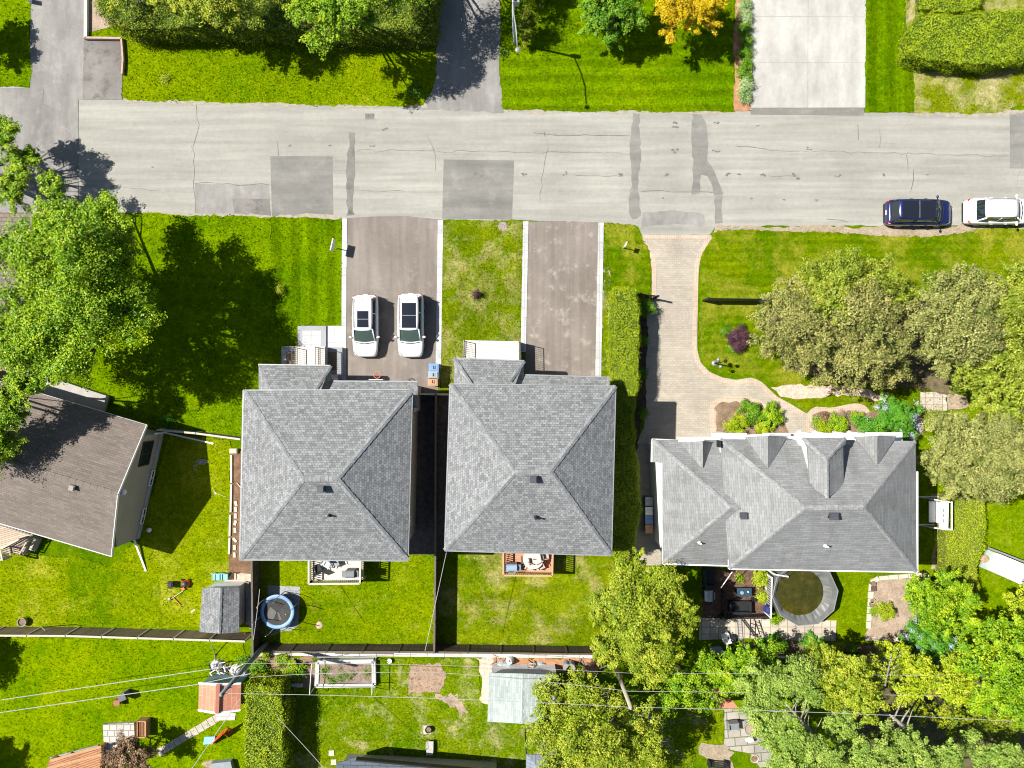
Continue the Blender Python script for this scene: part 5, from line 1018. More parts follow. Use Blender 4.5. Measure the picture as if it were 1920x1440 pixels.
car('parked_car', 'navy blue car with dark glass roof parked along the street', 1724, 398, 0.0, 4.62, 1.90, 1.62, NPAINT, g, sun=(-.345, .14, .60), rails=False, wf=.30, xf=.16, rearglass=-0.40, xr=-.455)
car('parked_car', 'white car with white roof parked behind the navy one on the street', 1873, 396, 0.0, 4.66, 1.86, 1.66, WPAINT, g, wf=.28, xf=.15, rearglass=-.31, xr=-.385)

# ---------------------------------------------------------------- bins, entry porches
def bin_(label, px, py, mat, lid, g):
    x, y, _ = W(px, py, 1.0); t = thing('wheeled_bin', label, 'bin', (x, y, 0), g)
    b = MB(); b.prism([(x-.25, y-.23), (x+.25, y-.23), (x+.25, y+.23), (x-.25, y+.23)], .06, .95, [(x-.32, y-.26), (x+.34, y-.26), (x+.34, y+.26), (x-.32, y+.26)]); b.build('bin_body', mat, t)
    l = MB(); l.box(x-.02, y, .95, 1.0, .72, .56); l.box(x-.02, y, 1.0, 1.04, .58, .42); l.build('lid', lid, t, bevel=.015)
    l = MB(); l.tube([(x+.38, y-.24, .93), (x+.42, y-.24, .96), (x+.42, y+.24, .96), (x+.38, y+.24, .93)], .018, 6); l.build('handle', TRIMB, t)
    m = MB(); m.bar((x-.05, y-.1, 1.046), (x+.0, y+.12, 1.046), .05, .01); m.bar((x+.1, y-.12, 1.046), (x+.1, y+.12, 1.046), .03, .01); m.bar((x-.05, y+.12, 1.046), (x+.02, y-.1, 1.046), .05, .01); m.build('lid_mark', TRIMB, t)
    for s in (-1, 1):
        w = MB(); w.lathe([(.02, -.03), (.1, -.03), (.1, .03), (.02, .03)], 0, 0, 12); w.v = [(x+.27+v[0], y+s*.22+v[2], .1+v[1]) for v in w.v]; w.build('wheel', TYRE, t)
g = 'wheeled bins beside the garage'
BB, GB, OB = (M(n, c, None, 3, .5, fine=.04) for n, c in (('blue_plastic', (.16, .27, .52)), ('grey_plastic', (.26, .32, .38)), ('tan_plastic', (.46, .25, .14))))
bin_('pale blue wheeled bin at the end of the drive', 814, 689, BB, BB, g); bin_('grey wheeled bin between the blue and the orange brown one', 813, 703, GB, GB, g); bin_('orange brown wheeled bin nearest the garage roof', 812, 716, OB, OB, g)
LS = bricks('light_slabs', (.46, .46, .45), (.40, .405, .41), (.22, .22, .22), .8, .6, .012, 'Object', 0.0, weather=(.9, 1.05), bmp=.2); LG = M('kerb_grey', (.30, .31, .33), (.25, .26, .28), 3, .9, fine=.08)
def flat(name, px, z0, z1, mat, label, cat, group=None):
    p = Wp(px); x, y = p[0]; o = MB().prism(p, z0, z1).build(name, mat, None, (x, y, 0)); return tag(o, label, cat, group)
lp = thing('landing', 'square two tone paved landing in front of the left porch steps', 'paving', (*W(585, 630)[:2], 0))
MB().prism(Wp([(558, 611), (611, 611), (611, 650), (558, 650)], .2), 0, .17).build('slab_border', LG, lp); MB().prism(Wp([(567, 620), (602, 620), (602, 650), (567, 650)], .2), .17, .178).build('slab_panel', LS, lp)
struct(MB().prism(Wp([(612, 611), (642, 611), (642, 712), (612, 712)]), 0, .045).build('side_paving', LS))
def porch(name, label, px, h, wallm, topm, rails, steps=None):
    c = W(*px[0], h); t = thing(name, label, 'porch', (c[0], c[1], 0))
    MB().prism(Wp(px, h), 0, h-.08).build('porch_base', wallm, t); o = MB().prism(Wp(px, h), h-.08, h).build('porch_slab', topm, t)
    for r in rails: rails_thing(t, [W(*q, h)[:2] for q in r], h, h+.95, BLACK, sp=.13, post=.05, rw=.045, bal=.02)
    if steps:
        for k in range(4): MB().prism(Wp([(a, b+(-6+1.6*k)*steps) for a, b in px[:2]]+[(px[1][0], px[1][1]+3), (px[0][0], px[0][1]+3)], h*(k+1)/6), 0, h*(k+1)/6).build('step', topm, t)
    return t
p1 = porch('front_porch', 'cream concrete porch with black railings at the left square house', [(553, 650), (609, 650), (609, 720), (553, 720)], 1.25, LG, CREAM, [[(555, 652), (555, 700)], [(598, 652), (598, 700)]])
p2 = porch('front_porch', 'cream boarded porch slab of the second square house', [(869, 638), (976, 640), (978, 715), (867, 715)], 1.35, LG, bricks('cream_boards', (.56, .53, .47), (.52, .49, .44), (.36, .34, .3), 4, .16, .008, 'Object', .5, bmp=.3), [[(872, 640), (870, 700)], [(973, 641), (974, 700)]])
def planter(label, px, px2):
    c = W(*px[0]); t = thing('raised_planter', label, 'planter', (c[0], c[1], 0))
    o = Wp(px, .5); i = Wp(px2, .5); MB().prism(o, 0, .42).build('planter_wall', LG, t); MB().prism(i, .42, .44).build('planting_soil', SOIL, t)
planter('raised planter left of the left porch railing', [(527, 649), (556, 649), (556, 700), (527, 700)], [(536, 658), (554, 658), (554, 698), (536, 698)])
planter('shaded planter between the left porch and the garage', [(610, 651), (641, 651), (641, 712), (610, 712)], [(611, 660), (630, 660), (632, 694), (611, 694)])
t = thing('basketball_hoop', 'orange basketball ring on the garage front above the drive', 'basketball hoop', (*W(707, 716, 0)[:2], 0))
x, y, _ = W(707, 703, 2.6); MB().tube([(x+math.cos(a*.3927)*.23, y+math.sin(a*.3927)*.23, 2.6) for a in range(16)], .022, 6, closed=True).build('ring', M('orange_paint', (.75, .16, .04), None, 3, .5), t)
MB().box(x, y-.33, 2.45, 3.1, .95, .04).build('backboard', WHITE, t); MB().bar((x, y-.35, 2.6), (x, y-.8, 2.6), .1, .08).build('bracket', DARKM, t)
mb = MB()
for a in range(8): mb.bar((x+math.cos(a*.785)*.22, y+math.sin(a*.785)*.22, 2.58), (x+math.cos(a*.785+.3)*.13, y+math.sin(a*.785+.3)*.13, 2.2), .012, .012)
mb.build('net', WHITE, t)
# slab pad beside the long hedge, manhole
flat('stepping_slab', [(1140, 568), (1153, 568), (1153, 607), (1140, 607)], .028, .06, LS, 'pale rectangular slab beside the long hedge', 'paving slab')
x, y, _ = W(943, 425); o = MB().lathe([(.30, .03), (.34, .05), (.3, .055), (.02, .055)], x, y, 20).build('manhole_cover', M('worn_iron', (.30, .25, .21), (.2, .17, .15), 6, .7, fine=.2), None, (x, y, 0)); tag(o, 'round utility cover at the grass edge between the two drives', 'utility cover')

# ---------------------------------------------------------------- lamp post, signs, garden lamp
x, y, _ = W(965, 81); t = thing('street_lamp', 'tall grey street lamp arching over the street at the top edge', 'street lamp', (x, y, 0))
MB().tube([(x, y, 0), (x, y, .3), (x-.1, y, 3), (x-.12, y, 6.0)], [.13, .11, .09, .07], 10).build('pole', GUT, t, smooth=True)
e = W(965, 74, 6.3); mb = MB(); mb.tube([(x-.12, y, 5.6), (x-.1, y-1.0, 6.2), (x+.05, y-2.0, 6.4), (x+.15, y-3.3, 6.4)], .045, 7); mb.build('arm', GREYM, t, smooth=True)
MB().lathe([(.05, -.1), (.14, -.04), (.16, .06), (.06, .12)], x+.17, y-3.5, 12).build('lamp_head', GREYM, t)
lh = bpy.data.objects[[o.name for o in t.children if o.name.startswith('lamp_head')][-1]]; 
for v in lh.data.vertices: v.co.z += 6.4
MB().box(x+.1, y, 5.2, 5.75, .35, .25).build('control_box', GREYM, t)
def sign(name, label, px, py, h, w, ht, rot, mat, face=None, lean=0.0):
    x, y, _ = W(px, py); t = thing(name, label, 'sign', (x, y, 0)); MB().box(x, y, 0, h, .07, .07, rot).build('post', WHITE, t)
    b = MB(); b.box(x, y, h-ht*.15, h+ht*.85, w, .06, rot); b.build('sign_panel', mat, t)
    if face:
        f = MB(); c, s = math.cos(rot), math.sin(rot)
        f.box(x-s*.04, y+c*.04, h+ht*.1, h+ht*.6, w*.7, .012, rot); f.build('sign_face', face, t)
sign('yard_sign', 'white framed yard sign on a post beside the first drive', 632, 466, 1.05, .85, .62, 1.35, WHITE, M('sign_blue', (.10, .18, .32), None, 3, .4))
sign('small_sign', 'small white sign on a thin post left of the paved drive', 1168, 465, 1.15, .35, .38, 1.2, WHITE)
x, y, _ = W(1339, 681); t = thing('garden_lamp', 'black post lamp with three globes on the lawn by the curved drive', 'garden lamp', (x, y, 0))
MB().tube([(x, y, 0), (x, y, 1.7)], [.05, .04], 8).build('post', BLACK, t); MB().lathe([(.2, 0), (.2, .08), (.07, .16)], x, y, 12).build('post_foot', GREYM, t)
for k, a in enumerate((0.3, 2.4, 4.5)):
    q = (x+math.cos(a)*.3, y+math.sin(a)*.3); MB().tube([(x, y, 1.55), (q[0], q[1], 1.5), (q[0], q[1], 1.65)], .02, 6).build('lamp_arm', BLACK, t)
    m_ = MB(); m_.lathe([(.03, 0), (.10, .05), (.13, .15), (.09, .25), (.02, .29)], q[0], q[1], 12); m_.v = [(v[0], v[1], v[2]+1.65) for v in m_.v]; m_.build('lamp_shade', GREYM if k else BLACK, t, smooth=True)
# iron fence
def iron(label, a, b, h):
    A_, B_ = W(*a), W(*b); t = thing('iron_fence', label, 'fence', (A_[0], A_[1], 0)); mb = MB(); railing(mb, [A_[:2], B_[:2]], 0.05, h, sp=.11, post=.10, rw=.05, bal=.028)
    mb.bar((A_[0], A_[1], h*.8), (B_[0], B_[1], h*.8), .05, .04); mb.bar((A_[0], A_[1], h*.45), (B_[0], B_[1], h*.45), .04, .04); mb.build('panel', BLACK, t)
    for q in (A_, B_): MB().box(q[0], q[1], 0, h+.15, .12, .12).build('post', BLACK, t)
    return t
iron('black iron fence panel on the lawn running into the conifers', (1318, 564), (1450, 566), 1.5); iron('short black iron gate panel between the long hedge and the drive', (1194, 556), (1226, 560), 1.5)

# ---------------------------------------------------------------- fences and poles
WOODG = bricks('weathered_boards', (.24, .19, .13), (.17, .135, .095), (.06, .05, .022), .14, 3.0, .012, 'UV', 0.0, weather=(.75, 1.15), bmp=.4)
WOODD = bricks('dark_boards', (.11, .085, .06), (.08, .062, .045), (.03, .025, .02), .14, 3.0, .012, 'UV', 0.0, weather=(.75, 1.15), bmp=.4)
PALEW = M('pale_wood', (.50, .44, .36), (.40, .35, .28), 4, .85, fine=.2); WOODO = M('cedar_wood', (.46, .25, .13), (.34, .17, .085), 5, .8, fine=.2)
def fence(label, pts, h, mat, sp=2.4, cap=PALEW, post=.11, name='board_fence', thick=.05, side=1, group=None):
    q = [Vector(W(*p)) for p in pts]; t = thing(name, label, 'fence', tuple(q[0]), group); mb = MB(); cp = MB(); L = 0
    for a, b in zip(q, q[1:]):
        mb.bar(a+Vector((0, 0, h/2)), b+Vector((0, 0, h/2)), thick, h-.04)
        cp.bar(a+Vector((0, 0, h+.012)), b+Vector((0, 0, h+.012)), .13, .04)
        n = max(1, round((b-a).length/sp))
        for k in range(n+1):
            c = a.lerp(b, k/n); 
            if k == 0 and a is not q[0]: continue
            MB().box(c.x, c.y, 0, h+.08, post, post, math.atan2(b.y-a.y, b.x-a.x)).build('post', cap, t)
    mb.build('boards', mat, t); cp.build('cap_rail', cap, t); return t
fence('weathered brown board fence across the back of the bungalow yard', [(-60, 1175), (150, 1176), (476, 1186)], 1.75, WOODG, 2.4)
fence('dark board fence between the shed and the trampoline yard', [(488, 1035), (490, 1212)], 1.7, WOODD, 2.4, M('dark_cap', (.12, .10, .08), None, 3))
fence('dark board fence dividing the two deck yards', [(822, 738), (821, 1040), (819, 1206)], 1.75, WOODD, 2.5, MC['dark_cap'])
fence('long dark board fence behind both deck yards', [(490, 1207), (819, 1208), (1120, 1212)], 1.5, WOODD, 2.4, MC['dark_cap'])
fence('low fence with pale rail from the bungalow to the square house', [(312, 804), (380, 810), (462, 821)], 1.25, M('low_fence_boards', (.16, .15, .14), (.1, .095, .09), 3, .9), 2.4, PALEW)  # dark grey boards below a pale rail
fence('tan board fence end by the upper right hedges', [(1699, 69), (1699, -80)], 1.25, M('tan_boards', (.44, .34, .22), (.36, .27, .17), 3, .85), 2.4, MC['dark_cap'])
fence('half hidden wooden fence behind the fern clumps', [(1450, 1222), (1560, 1224), (1690, 1230)], 1.0, WOODG, 2.2)
fence('dark gate screen closing the gap beside the bins', [(783, 738), (846, 739)], 1.6, M('gate_boards', (.30, .27, .23), None, 3), 1.2, PALEW, name='gate')
tag(MB().prism(Wp([(159, -80), (164, -80), (163, 71), (158, 71)], .25), 0, .3).build('retaining_edge', WHITE, None, W(160, 70)), 'white concrete edging along the asphalt drive across the road', 'edging')
tag(MB().bar(W(158, 72, .15), W(229, 73, .15), .14, .3).bar(W(229, 73, .15), W(232, 112, .15), .12, .3).bar(W(232, 112, .15), W(230, 140, .15), .12, .3).build('timber_edge', M('pink_timber', (.46, .32, .26), (.36, .24, .19), 4, .9, fine=.2), None, W(160, 72)), 'pinkish timber edging around the stained parking pad', 'edging')
tag(MB().box(*W(59, 3)[:2], 0, .9, .14, .3).build('gate_post', WHITE, None, W(59, 3)), 'short white post beside the asphalt drive at the top edge', 'post')
def pole(label, b, tp, h, r, mat, seed):
    A_ = Vector(W(*b)); B_ = Vector(W(tp[0], tp[1], h)); t = thing('utility_pole', label, 'utility pole', tuple(A_))
    MB().tube([A_, A_.lerp(B_, .5), B_], [r*1.25, r, r*.75], 12).build('pole', mat, t, smooth=True)
    for z in (.82, .9): 
        c = A_.lerp(B_, z); MB().tube([c, c+Vector((.35, .1, 0))], .03, 6).build('bracket', DARKM, t)
    MB().lathe([(.05, 0), (.07, .04), (.05, .08)], B_.x, B_.y, 8).v
    c = A_.lerp(B_, .98); mb = MB(); mb.lathe([(.03, 0), (.09, .05), (.05, .1), (.09, .15), (.03, .2)], c.x+.1, c.y, 10); mb.v = [(v[0], v[1], v[2]+c.z) for v in mb.v]; mb.build('insulator', DARKM, t)
    return B_
PT1 = pole('grey utility pole leaning across the red garden shed', (502, 1204), (414, 1303), 8.4, .15, M('grey_pole', (.22, .24, .24), (.14, .16, .16), 3, .9, stretch=(1, 1, .2)), 1)
PT2 = pole('second utility pole between the two yellow-green trees', (1148, 1232), (1183, 1328), 8.2, .15, M('tan_pole', (.40, .35, .28), (.30, .26, .2), 3, .9, stretch=(1, 1, .2)), 2)
WIREM = M('cable', (.40, .40, .39), (.32, .32, .31), 3, .6); 
def wire(label, pts, sag=.15, r=.022, mat=None):
    q = [Vector(W(*p)) for p in pts]; o = []
    for a, b in zip(q, q[1:]):
        for k in range(10): f = k/10; o.append(a.lerp(b, f)-Vector((0, 0, sag*4*f*(1-f))))
    o.append(q[-1]); ob = MB().tube(o, r, 5).build('overhead_cable', mat or WIREM, None, tuple(q[0])); return tag(ob, label, 'cable', 'overhead cables')
wire('overhead cable from the first pole to the second, lowest in the photo', [(414, 1300, 8.2), (1183, 1326, 8.0), (2000, 1358, 7.8)], .3, .015)
wire('upper of the two thick cables over the lower left lawn', [(452, 1248, 6.2), (385, 1256, 6.3), (-60, 1322, 6.6)], .05, .022)
wire('lower of the two thick cables over the lower left lawn', [(470, 1263, 6.2), (372, 1283, 6.3), (-60, 1345, 6.6)], .05, .022)
wire('thin cable crossing the wire framed vegetable bed, upper one', [(452, 1244, 6.4), (800, 1247, 6.0), (1180, 1262, 6.4), (1960, 1270, 6.2)], .1, .010)
wire('twisted cable with a hook crossing the pink soil patch', [(470, 1270, 6.4), (600, 1263, 6.1), (795, 1260, 6.0), (940, 1270, 6.2), (1180, 1296, 6.6), (1600, 1302, 6.2), (1960, 1310, 6.2)], .06, .014)
wire('white service cable from the corner of the second house to the back fence', [(837, 1036, 6.4), (797, 1220, 6.2)], .1, .016)
wire('service cable down to the corner of the trampoline yard', [(487, 1105, 5.0), (475, 1200, 7.0)], .05, .02)
wire('slanting cable over the yellow hedge shadow', [(520, 1345, 6.0), (625, 1460, 6.6)], .05, .016)
wire('slanting cable over the copper tree shadow', [(340, 1470, 5.6), (450, 1310, 7.6)], .05, .018)

# ---------------------------------------------------------------- decks
def deck(name, label, px, z, boards, railm, sides, stripe=None):
    c = W(*px[0], z); t = thing(name, label, 'deck', (c[0], c[1], 0)); p = Wp(px, z)
    MB().prism(p, z-.05, z).build('deck_boards', boards, t)
    mb = MB(); P_ = ccw(p)
    for a, b in zip(P_, P_[1:]+P_[:1]): mb.bar((*a, z-.17), (*b, z-.17), .06, .2)
    mb.build('skirt', railm, t)
    for q in P_: MB().box(q[0], q[1], 0, z-.05, .12, .12).build('support_post', railm, t)
    for s in sides: rails_thing(t, [W(*q, z)[:2] for q in s], z, z+.95, railm, sp=.14, post=.1, rw=.12, bal=.05)
    return t
DB1 = bricks('pale_deck_boards', (.58, .54, .47), (.52, .48, .42), (.25, .22, .18), 4, .14, .012, 'Object', .5, weather=(.88, 1.05), bmp=.3)
DB2 = bricks('red_deck_boards', (.52, .27, .16), (.46, .23, .13), (.16, .08, .05), 4, .14, .014, 'Object', .5, weather=(.85, 1.1), bmp=.3)
RW = M('railing_cream', (.55, .50, .40), (.48, .43, .34), 3, .8, fine=.08); RO = M('railing_cedar', (.52, .30, .17), (.42, .23, .13), 4, .8, fine=.1)
DK1 = deck('wooden_deck', 'pale board deck with cream railing behind the left square house', [(586, 1035), (681, 1035), (680, 1087), (586, 1088)], 1.2, DB1, RW, [[(586, 1040), (586, 1088), (680, 1087), (681, 1040)]])
DK2 = deck('wooden_deck', 'reddish board deck behind the second square house', [(944, 1020), (1035, 1020), (1034, 1073), (944, 1072)], 1.25, DB2, RO, [[(944, 1026), (944, 1072), (1034, 1073), (1035, 1026)]])
def bbq(name, label, px, py, z, w, d, body, lid, rot=0.0):
    x, y, _ = W(px, py, z+.9); t = thing(name, label, 'barbecue', (x, y, z), None, rot, True)
    MB().box(0, 0, 0.05, .78, w*.55, d*.8).build('cabinet', body, t, bevel=.02)
    b = MB(); b.lathe([(d*.48, -w*.28), (d*.5, -w*.27), (d*.5, w*.27), (d*.48, w*.28)], 0, 0, 14); b.v = [(v[2], v[0]*.9, .84+max(v[1], -.02)*.75) for v in b.v]; b.build('lid', lid, t, smooth=False)
    for s in (-1, 1): MB().box(s*w*.39, 0, .78, .83, w*.22, d*.75).build('side_shelf', body, t, bevel=.01)
    MB().tube([(-w*.2, -d*.55, 1.0), (w*.2, -d*.55, 1.0)], .02, 6).build('handle', GUT, t)
bbq('barbecue_grill', 'grey covered barbecue in the corner of the pale deck', 656, 1077, 1.2, 1.15, .62, M('grill_cover', (.20, .21, .22), (.14, .15, .16), 3, .8), MC['grill_cover'])
bbq('barbecue_grill', 'blue and steel barbecue in the corner of the red deck', 960, 1065, 1.25, 1.25, .58, M('blue_steel', (.22, .29, .36), None, 3, .4, .3), M('pale_blue_lid', (.30, .40, .52), None, 3, .35, .2))
def chair(label, px, py, z, mat, rot, group=None, name='garden_chair'):
    x, y, _ = W(px, py, z+.5); t = thing(name, label, 'chair', (x, y, z), group, rot, True)
    MB().box(0, 0, .40, .45, .5, .5).build('seat', mat, t, bevel=.02); MB().prism([(-.25, -.27), (.25, -.27), (.25, -.21), (-.25, -.21)], .45, .95, [(-.24, -.37), (.24, -.37), (.24, -.32), (-.24, -.32)]).build('backrest', mat, t)
    for a in (-.22, .22):
        for b in (-.22, .22): MB().box(a, b, 0, .4, .04, .04).build('leg', mat, t)
        MB().bar((a*1.15, -.25, .63), (a*1.15, .22, .63), .05, .03).build('armrest', mat, t)
    return t
def rtable(label, px, py, z, r, mat, h=.74):
    x, y, _ = W(px, py, z+h); t = thing('round_table', label, 'table', (x, y, z), None, 0, True)
    MB().lathe([(r*.96, h-.04), (r, h-.03), (r, h-.01), (r*.97, h)], 0, 0, 32).build('tabletop', mat, t); MB().lathe([(.05, 0.04), (.05, h-.04)], 0, 0, 10).build('pedestal', GREYM, t)
    MB().lathe([(.3, 0), (.28, .04)], 0, 0, 16).build('foot', GREYM, t); MB().lathe([(.03, h), (.03, h+.25), (.005, h+.3)], 0, 0, 8).build('umbrella_stub', GREYM, t)
rtable('large round pale striped table on the red deck', 1000, 1048, 1.25, .72, bricks('slatted_cream', (.60, .55, .48), (.56, .51, .45), (.36, .32, .28), 4, .09, .012, 'Object', .5, bmp=.2, rot=.7))
for l, a, b, r in (('dark garden chair at the left of the round table', 984, 1052, 1.7), ('pale garden chair at the lower right of the round table', 1013, 1062, 3.6), ('pale garden chair at the lower left of the round table', 992, 1063, 2.8), ('white garden chair at the upper right of the round table', 1022, 1041, 4.9)):
    chair(l, a, b, 1.25, M('chair_dark', (.10, .08, .07), None, 3) if 'dark' in l else M('chair_pale', (.46, .38, .32), None, 3), r, 'chairs round the deck table')
chair('white folding chair under the eave on the pale deck', 612, 1058, 1.2, M('chair_white', (.5, .55, .55), None, 3), 2.6); chair('grey reclining chair on the pale deck beside the white one', 628, 1056, 1.2, GREYM, 3.5)
chair('dark little stool chair in the left corner of the pale deck', 595, 1066, 1.2, DARKM, .4, name='stool_chair')
# ---------------------------------------------------------------- sheds
def shed(name, label, base, eave, ridge, he, hr, wallm, roofm, verge=None, door=None, cat='shed'):
    """base: ground corners px; eave: 4 corners at he (A,B,C,D); ridge between AB mid and CD mid at hr"""
    c = W(*base[0]); t = thing(name, label, cat, (c[0], c[1], 0)); P_ = Wp(base)
    MB().prism(P_, 0, he-.05).build('wall', wallm, t); A_, B_, C_, D_ = [(*e, he) for e in eave]; r0, r1 = (*ridge[0], hr), (*ridge[1], hr)
    roofmesh(t, [[A_, r0, r1, D_], [r0, B_, C_, r1]], roofm, 'roof', .07); caps(t, [(r0, r1)], roofm, .22)
    for a, b, r in ((A_, B_, r0), (D_, C_, r1)):
        v = [Vector(W(*a)), Vector(W(*b)), Vector(W(*r))]; cc = (v[0]+v[1])/2; inw = (Vector(W(*((eave[0][0]+eave[2][0])/2, (eave[0][1]+eave[2][1])/2), he))-cc).normalized()*.12
        v = [q+inw-Vector((0, 0, .06)) for q in v]; w_ = [q+inw*.5 for q in v]
        MB().add(v+w_, [(0, 1, 2), (5, 4, 3), (0, 3, 4, 1), (1, 4, 5, 2), (2, 5, 3, 0)]).build('gable_wall', wallm, t)
        if verge: mb = MB(); mb.bar(W(*a), W(*r), .14, .1); mb.bar(W(*b), W(*r), .14, .1); mb.build('bargeboard', verge, t)
    return t
BSID = bricks('blue_grey_siding', (.42, .46, .52), (.38, .42, .48), (.2, .22, .26), 3, .12, .006, bmp=.4)
s1 = shed('garden_shed', 'grey shingled garden shed with white walls by the trampoline fence', [(406, 1090), (463, 1089), (459, 1165), (404, 1167)], [(379, 1102), (449, 1102), (448, 1186), (374, 1185)], [(414, 1102), (411, 1188)], 2.1, 2.65, WSID, SH1, None)
q = W(425, 1093, 1.0); MB().box(q[0], W(425, 1093)[1]+.02, 0, 1.9, 1.1, .06).build('door', WHITE, s1)
RSH = bricks('terracotta_sheets', (.50, .215, .135), (.44, .18, .115), (.60, .36, .28), 1.2, .34, .012, 'UV', .5, weather=(.88, 1.08), bmp=.3, var=(2, .06))
s2 = shed('garden_shed', 'red roofed garden shed with white trim under the leaning pole', [(398, 1263), (468, 1262), (466, 1304), (396, 1304)], [(373, 1281), (452, 1281), (451, 1331), (372, 1331)], [(409, 1283), (407, 1337)], 1.9, 2.5, M('teal_wall', (.20, .32, .31), (.15, .25, .25), 3, .8), RSH, WHITE)
mb = MB(); mb.bar(W(409, 1283, 2.56), W(407, 1338, 2.56), .26, .05); mb.build('ridge_board', M('red_ridge', (.33, .12, .08), None, 3), s2)
s3 = shed('garden_shed', 'pale green shingled shed roof partly under the yellow-green tree', [(923, 1244), (1040, 1244), (1036, 1328), (921, 1326)], [(917, 1262), (1048, 1266), (1042, 1360), (914, 1353)], [(980, 1263), (978, 1357)], 2.2, 2.5, WSID, SH5)
tag(MB().prism(Wp([(408, 1336), (443, 1336), (441, 1349), (406, 1350)]), .03, .09).build('paving_slab', LS, None, W(425, 1342)), 'white slab doorstep at the red roofed shed', 'paving slab')
# stone path of single slabs
g = 'stepping slabs of the path from the red roofed shed'
a, b = Vector(W(412, 1343)[:2]), Vector(W(296, 1412)[:2]); d = (b-a).normalized(); nn = Vector((-d.y, d.x)); N = 11
for k in range(N):
    c0 = a.lerp(b, k/N); c1 = a.lerp(b, (k+.93)/N); w0 = .27*random.uniform(.85, 1.1)
    c = (c0+c1)/2; p = [tuple(v) for v in (c0-nn*w0, c1-nn*w0*random.uniform(.9, 1.1), c1+nn*w0, c0+nn*w0*random.uniform(.9, 1.1))]
    w = ['first', 'second', 'third', 'fourth', 'fifth', 'sixth', 'seventh', 'eighth', 'ninth', 'tenth', 'last'][k]
    tag(MB().prism(p, .02, .07).build('stepping_slab', M('path_stone', (.42, .38, .31), (.32, .29, .24), 3, .9, fine=.15), None, (c.x, c.y, 0)), '%s pale slab of the diagonal path counted from the red roofed shed' % w, 'paving slab', g)
# sheets and junk beside the sheds
def lump(label, px, py, h, r, z, mat, seed, cat='rubbish', name='tarpaulin', flatn=.5, z0=0.0):
    rn = random.Random(seed); x, y, _ = W(px, py, h); n = 22; ring = []; mb = MB(); R1 = []
    for j, f in enumerate((1.0, .8, .5, .2)):
        R1.append([(x+math.cos(6.283*i/n)*r[0]*f*rn.uniform(.85, 1.12), y+math.sin(6.283*i/n)*r[1]*f*rn.uniform(.85, 1.12), z0+(z*[.02, .6, .9, 1.0][j])*rn.uniform(.8, 1.1)+.01) for i in range(n)])
    vs = [q for k in R1 for q in k]; fs = [(j*n+i, j*n+(i+1) % n, (j+1)*n+(i+1) % n, (j+1)*n+i) for j in range(3) for i in range(n)]+[tuple(range(3*n, 4*n))]
    mb.add(vs, fs); return tag(mb.build(name, mat, None, (x, y, z0)), label, cat)
TARP = M('white_sheet', (.62, .61, .60), (.50, .49, .48), 4, .7, fine=.08, bmp=.3); JUNK = M('scrap_wood', (.30, .24, .18), (.12, .10, .08), 9, .9, fine=.5)
lump('crumpled white sheet at the left of the junk behind the red shed', 404, 1250, .5, (.5, .42), .6, TARP, 1); lump('white folded sheet at the right of the junk behind the red shed', 440, 1260, .5, (.52, .42), .65, TARP, 2)
lump('pale tarpaulin corner hanging beside the utility pole', 457, 1265, .4, (.3, .4), .5, M('lilac_sheet', (.5, .46, .52), None, 4, .7), 3)
def sticks(label, px, py, n, L, z, seed, mats, cat='scrap heap', name='scrap_pile', spread=(.5, .3), rr=.025):
    rn = random.Random(seed); x, y, _ = W(px, py, z*.5); t = thing(name, label, cat, (x, y, 0))
    for m in mats:
        mb = MB()
        for k in range(n):
            a = rn.uniform(0, 3.14); cx_, cy_ = x+rn.gauss(0, spread[0]), y+rn.gauss(0, spread[1]); l = L*rn.uniform(.5, 1); zz = rn.uniform(.03, z)
            mb.bar((cx_-math.cos(a)*l/2, cy_-math.sin(a)*l/2, zz), (cx_+math.cos(a)*l/2, cy_+math.sin(a)*l/2, zz*rn.uniform(.5, 1.2)+.02), rr*rn.uniform(1, 3.5), rr)
        o = mb.build('scrap', m, t); o['kind'] = 'stuff'
    return t
sticks('heap of dark scrap sticks between the white sheets behind the red shed', 418, 1256, 16, .7, .5, 4, [JUNK, DARKM, TARP])
lump('blue grey sheet covering things behind the pale shed', 945, 1252, .4, (.75, .35), .5, M('blue_sheet', (.42, .48, .52), None, 3, .6), 5); lump('white domed lid beside the blue grey sheet behind the pale shed', 956, 1243, .7, (.3, .28), .8, WHITE, 6, 'container', 'covered_drum')
lump('faded tarpaulin folded beside the ladder behind the pale shed', 1012, 1250, .3, (.55, .28), .4, M('pale_blue_sheet', (.40, .48, .50), None, 3, .6), 7); sticks('small heap of rusty scrap at the left corner behind the pale shed', 932, 1238, 10, .5, .4, 8, [JUNK])
def ladder(label, a, b, z0, z1, w=.42, mat=None, name='ladder'):
    A_, B_ = Vector(W(a[0], a[1], z0)), Vector(W(b[0], b[1], z1)); t = thing(name, label, 'ladder', tuple(A_)); d = (B_-A_).normalized(); s = d.cross(Vector((0, 0, 1))).normalized()*w/2
    MB().bar(A_-s, B_-s, .06, .05).build('side_rail', mat or GUT, t); MB().bar(A_+s, B_+s, .06, .05).build('side_rail', mat or GUT, t); n = int((B_-A_).length/.28)
    for k in range(1, n): c = A_.lerp(B_, k/n); MB().bar(c-s, c+s, .05, .04).build('rung', mat or GUT, t)
    return t
ladder('pale wooden ladder standing behind the pale shed', (995, 1238), (994, 1267), .1, 1.6, .45, PALEW)
g = 'stack of grey drums on the orange mulch'
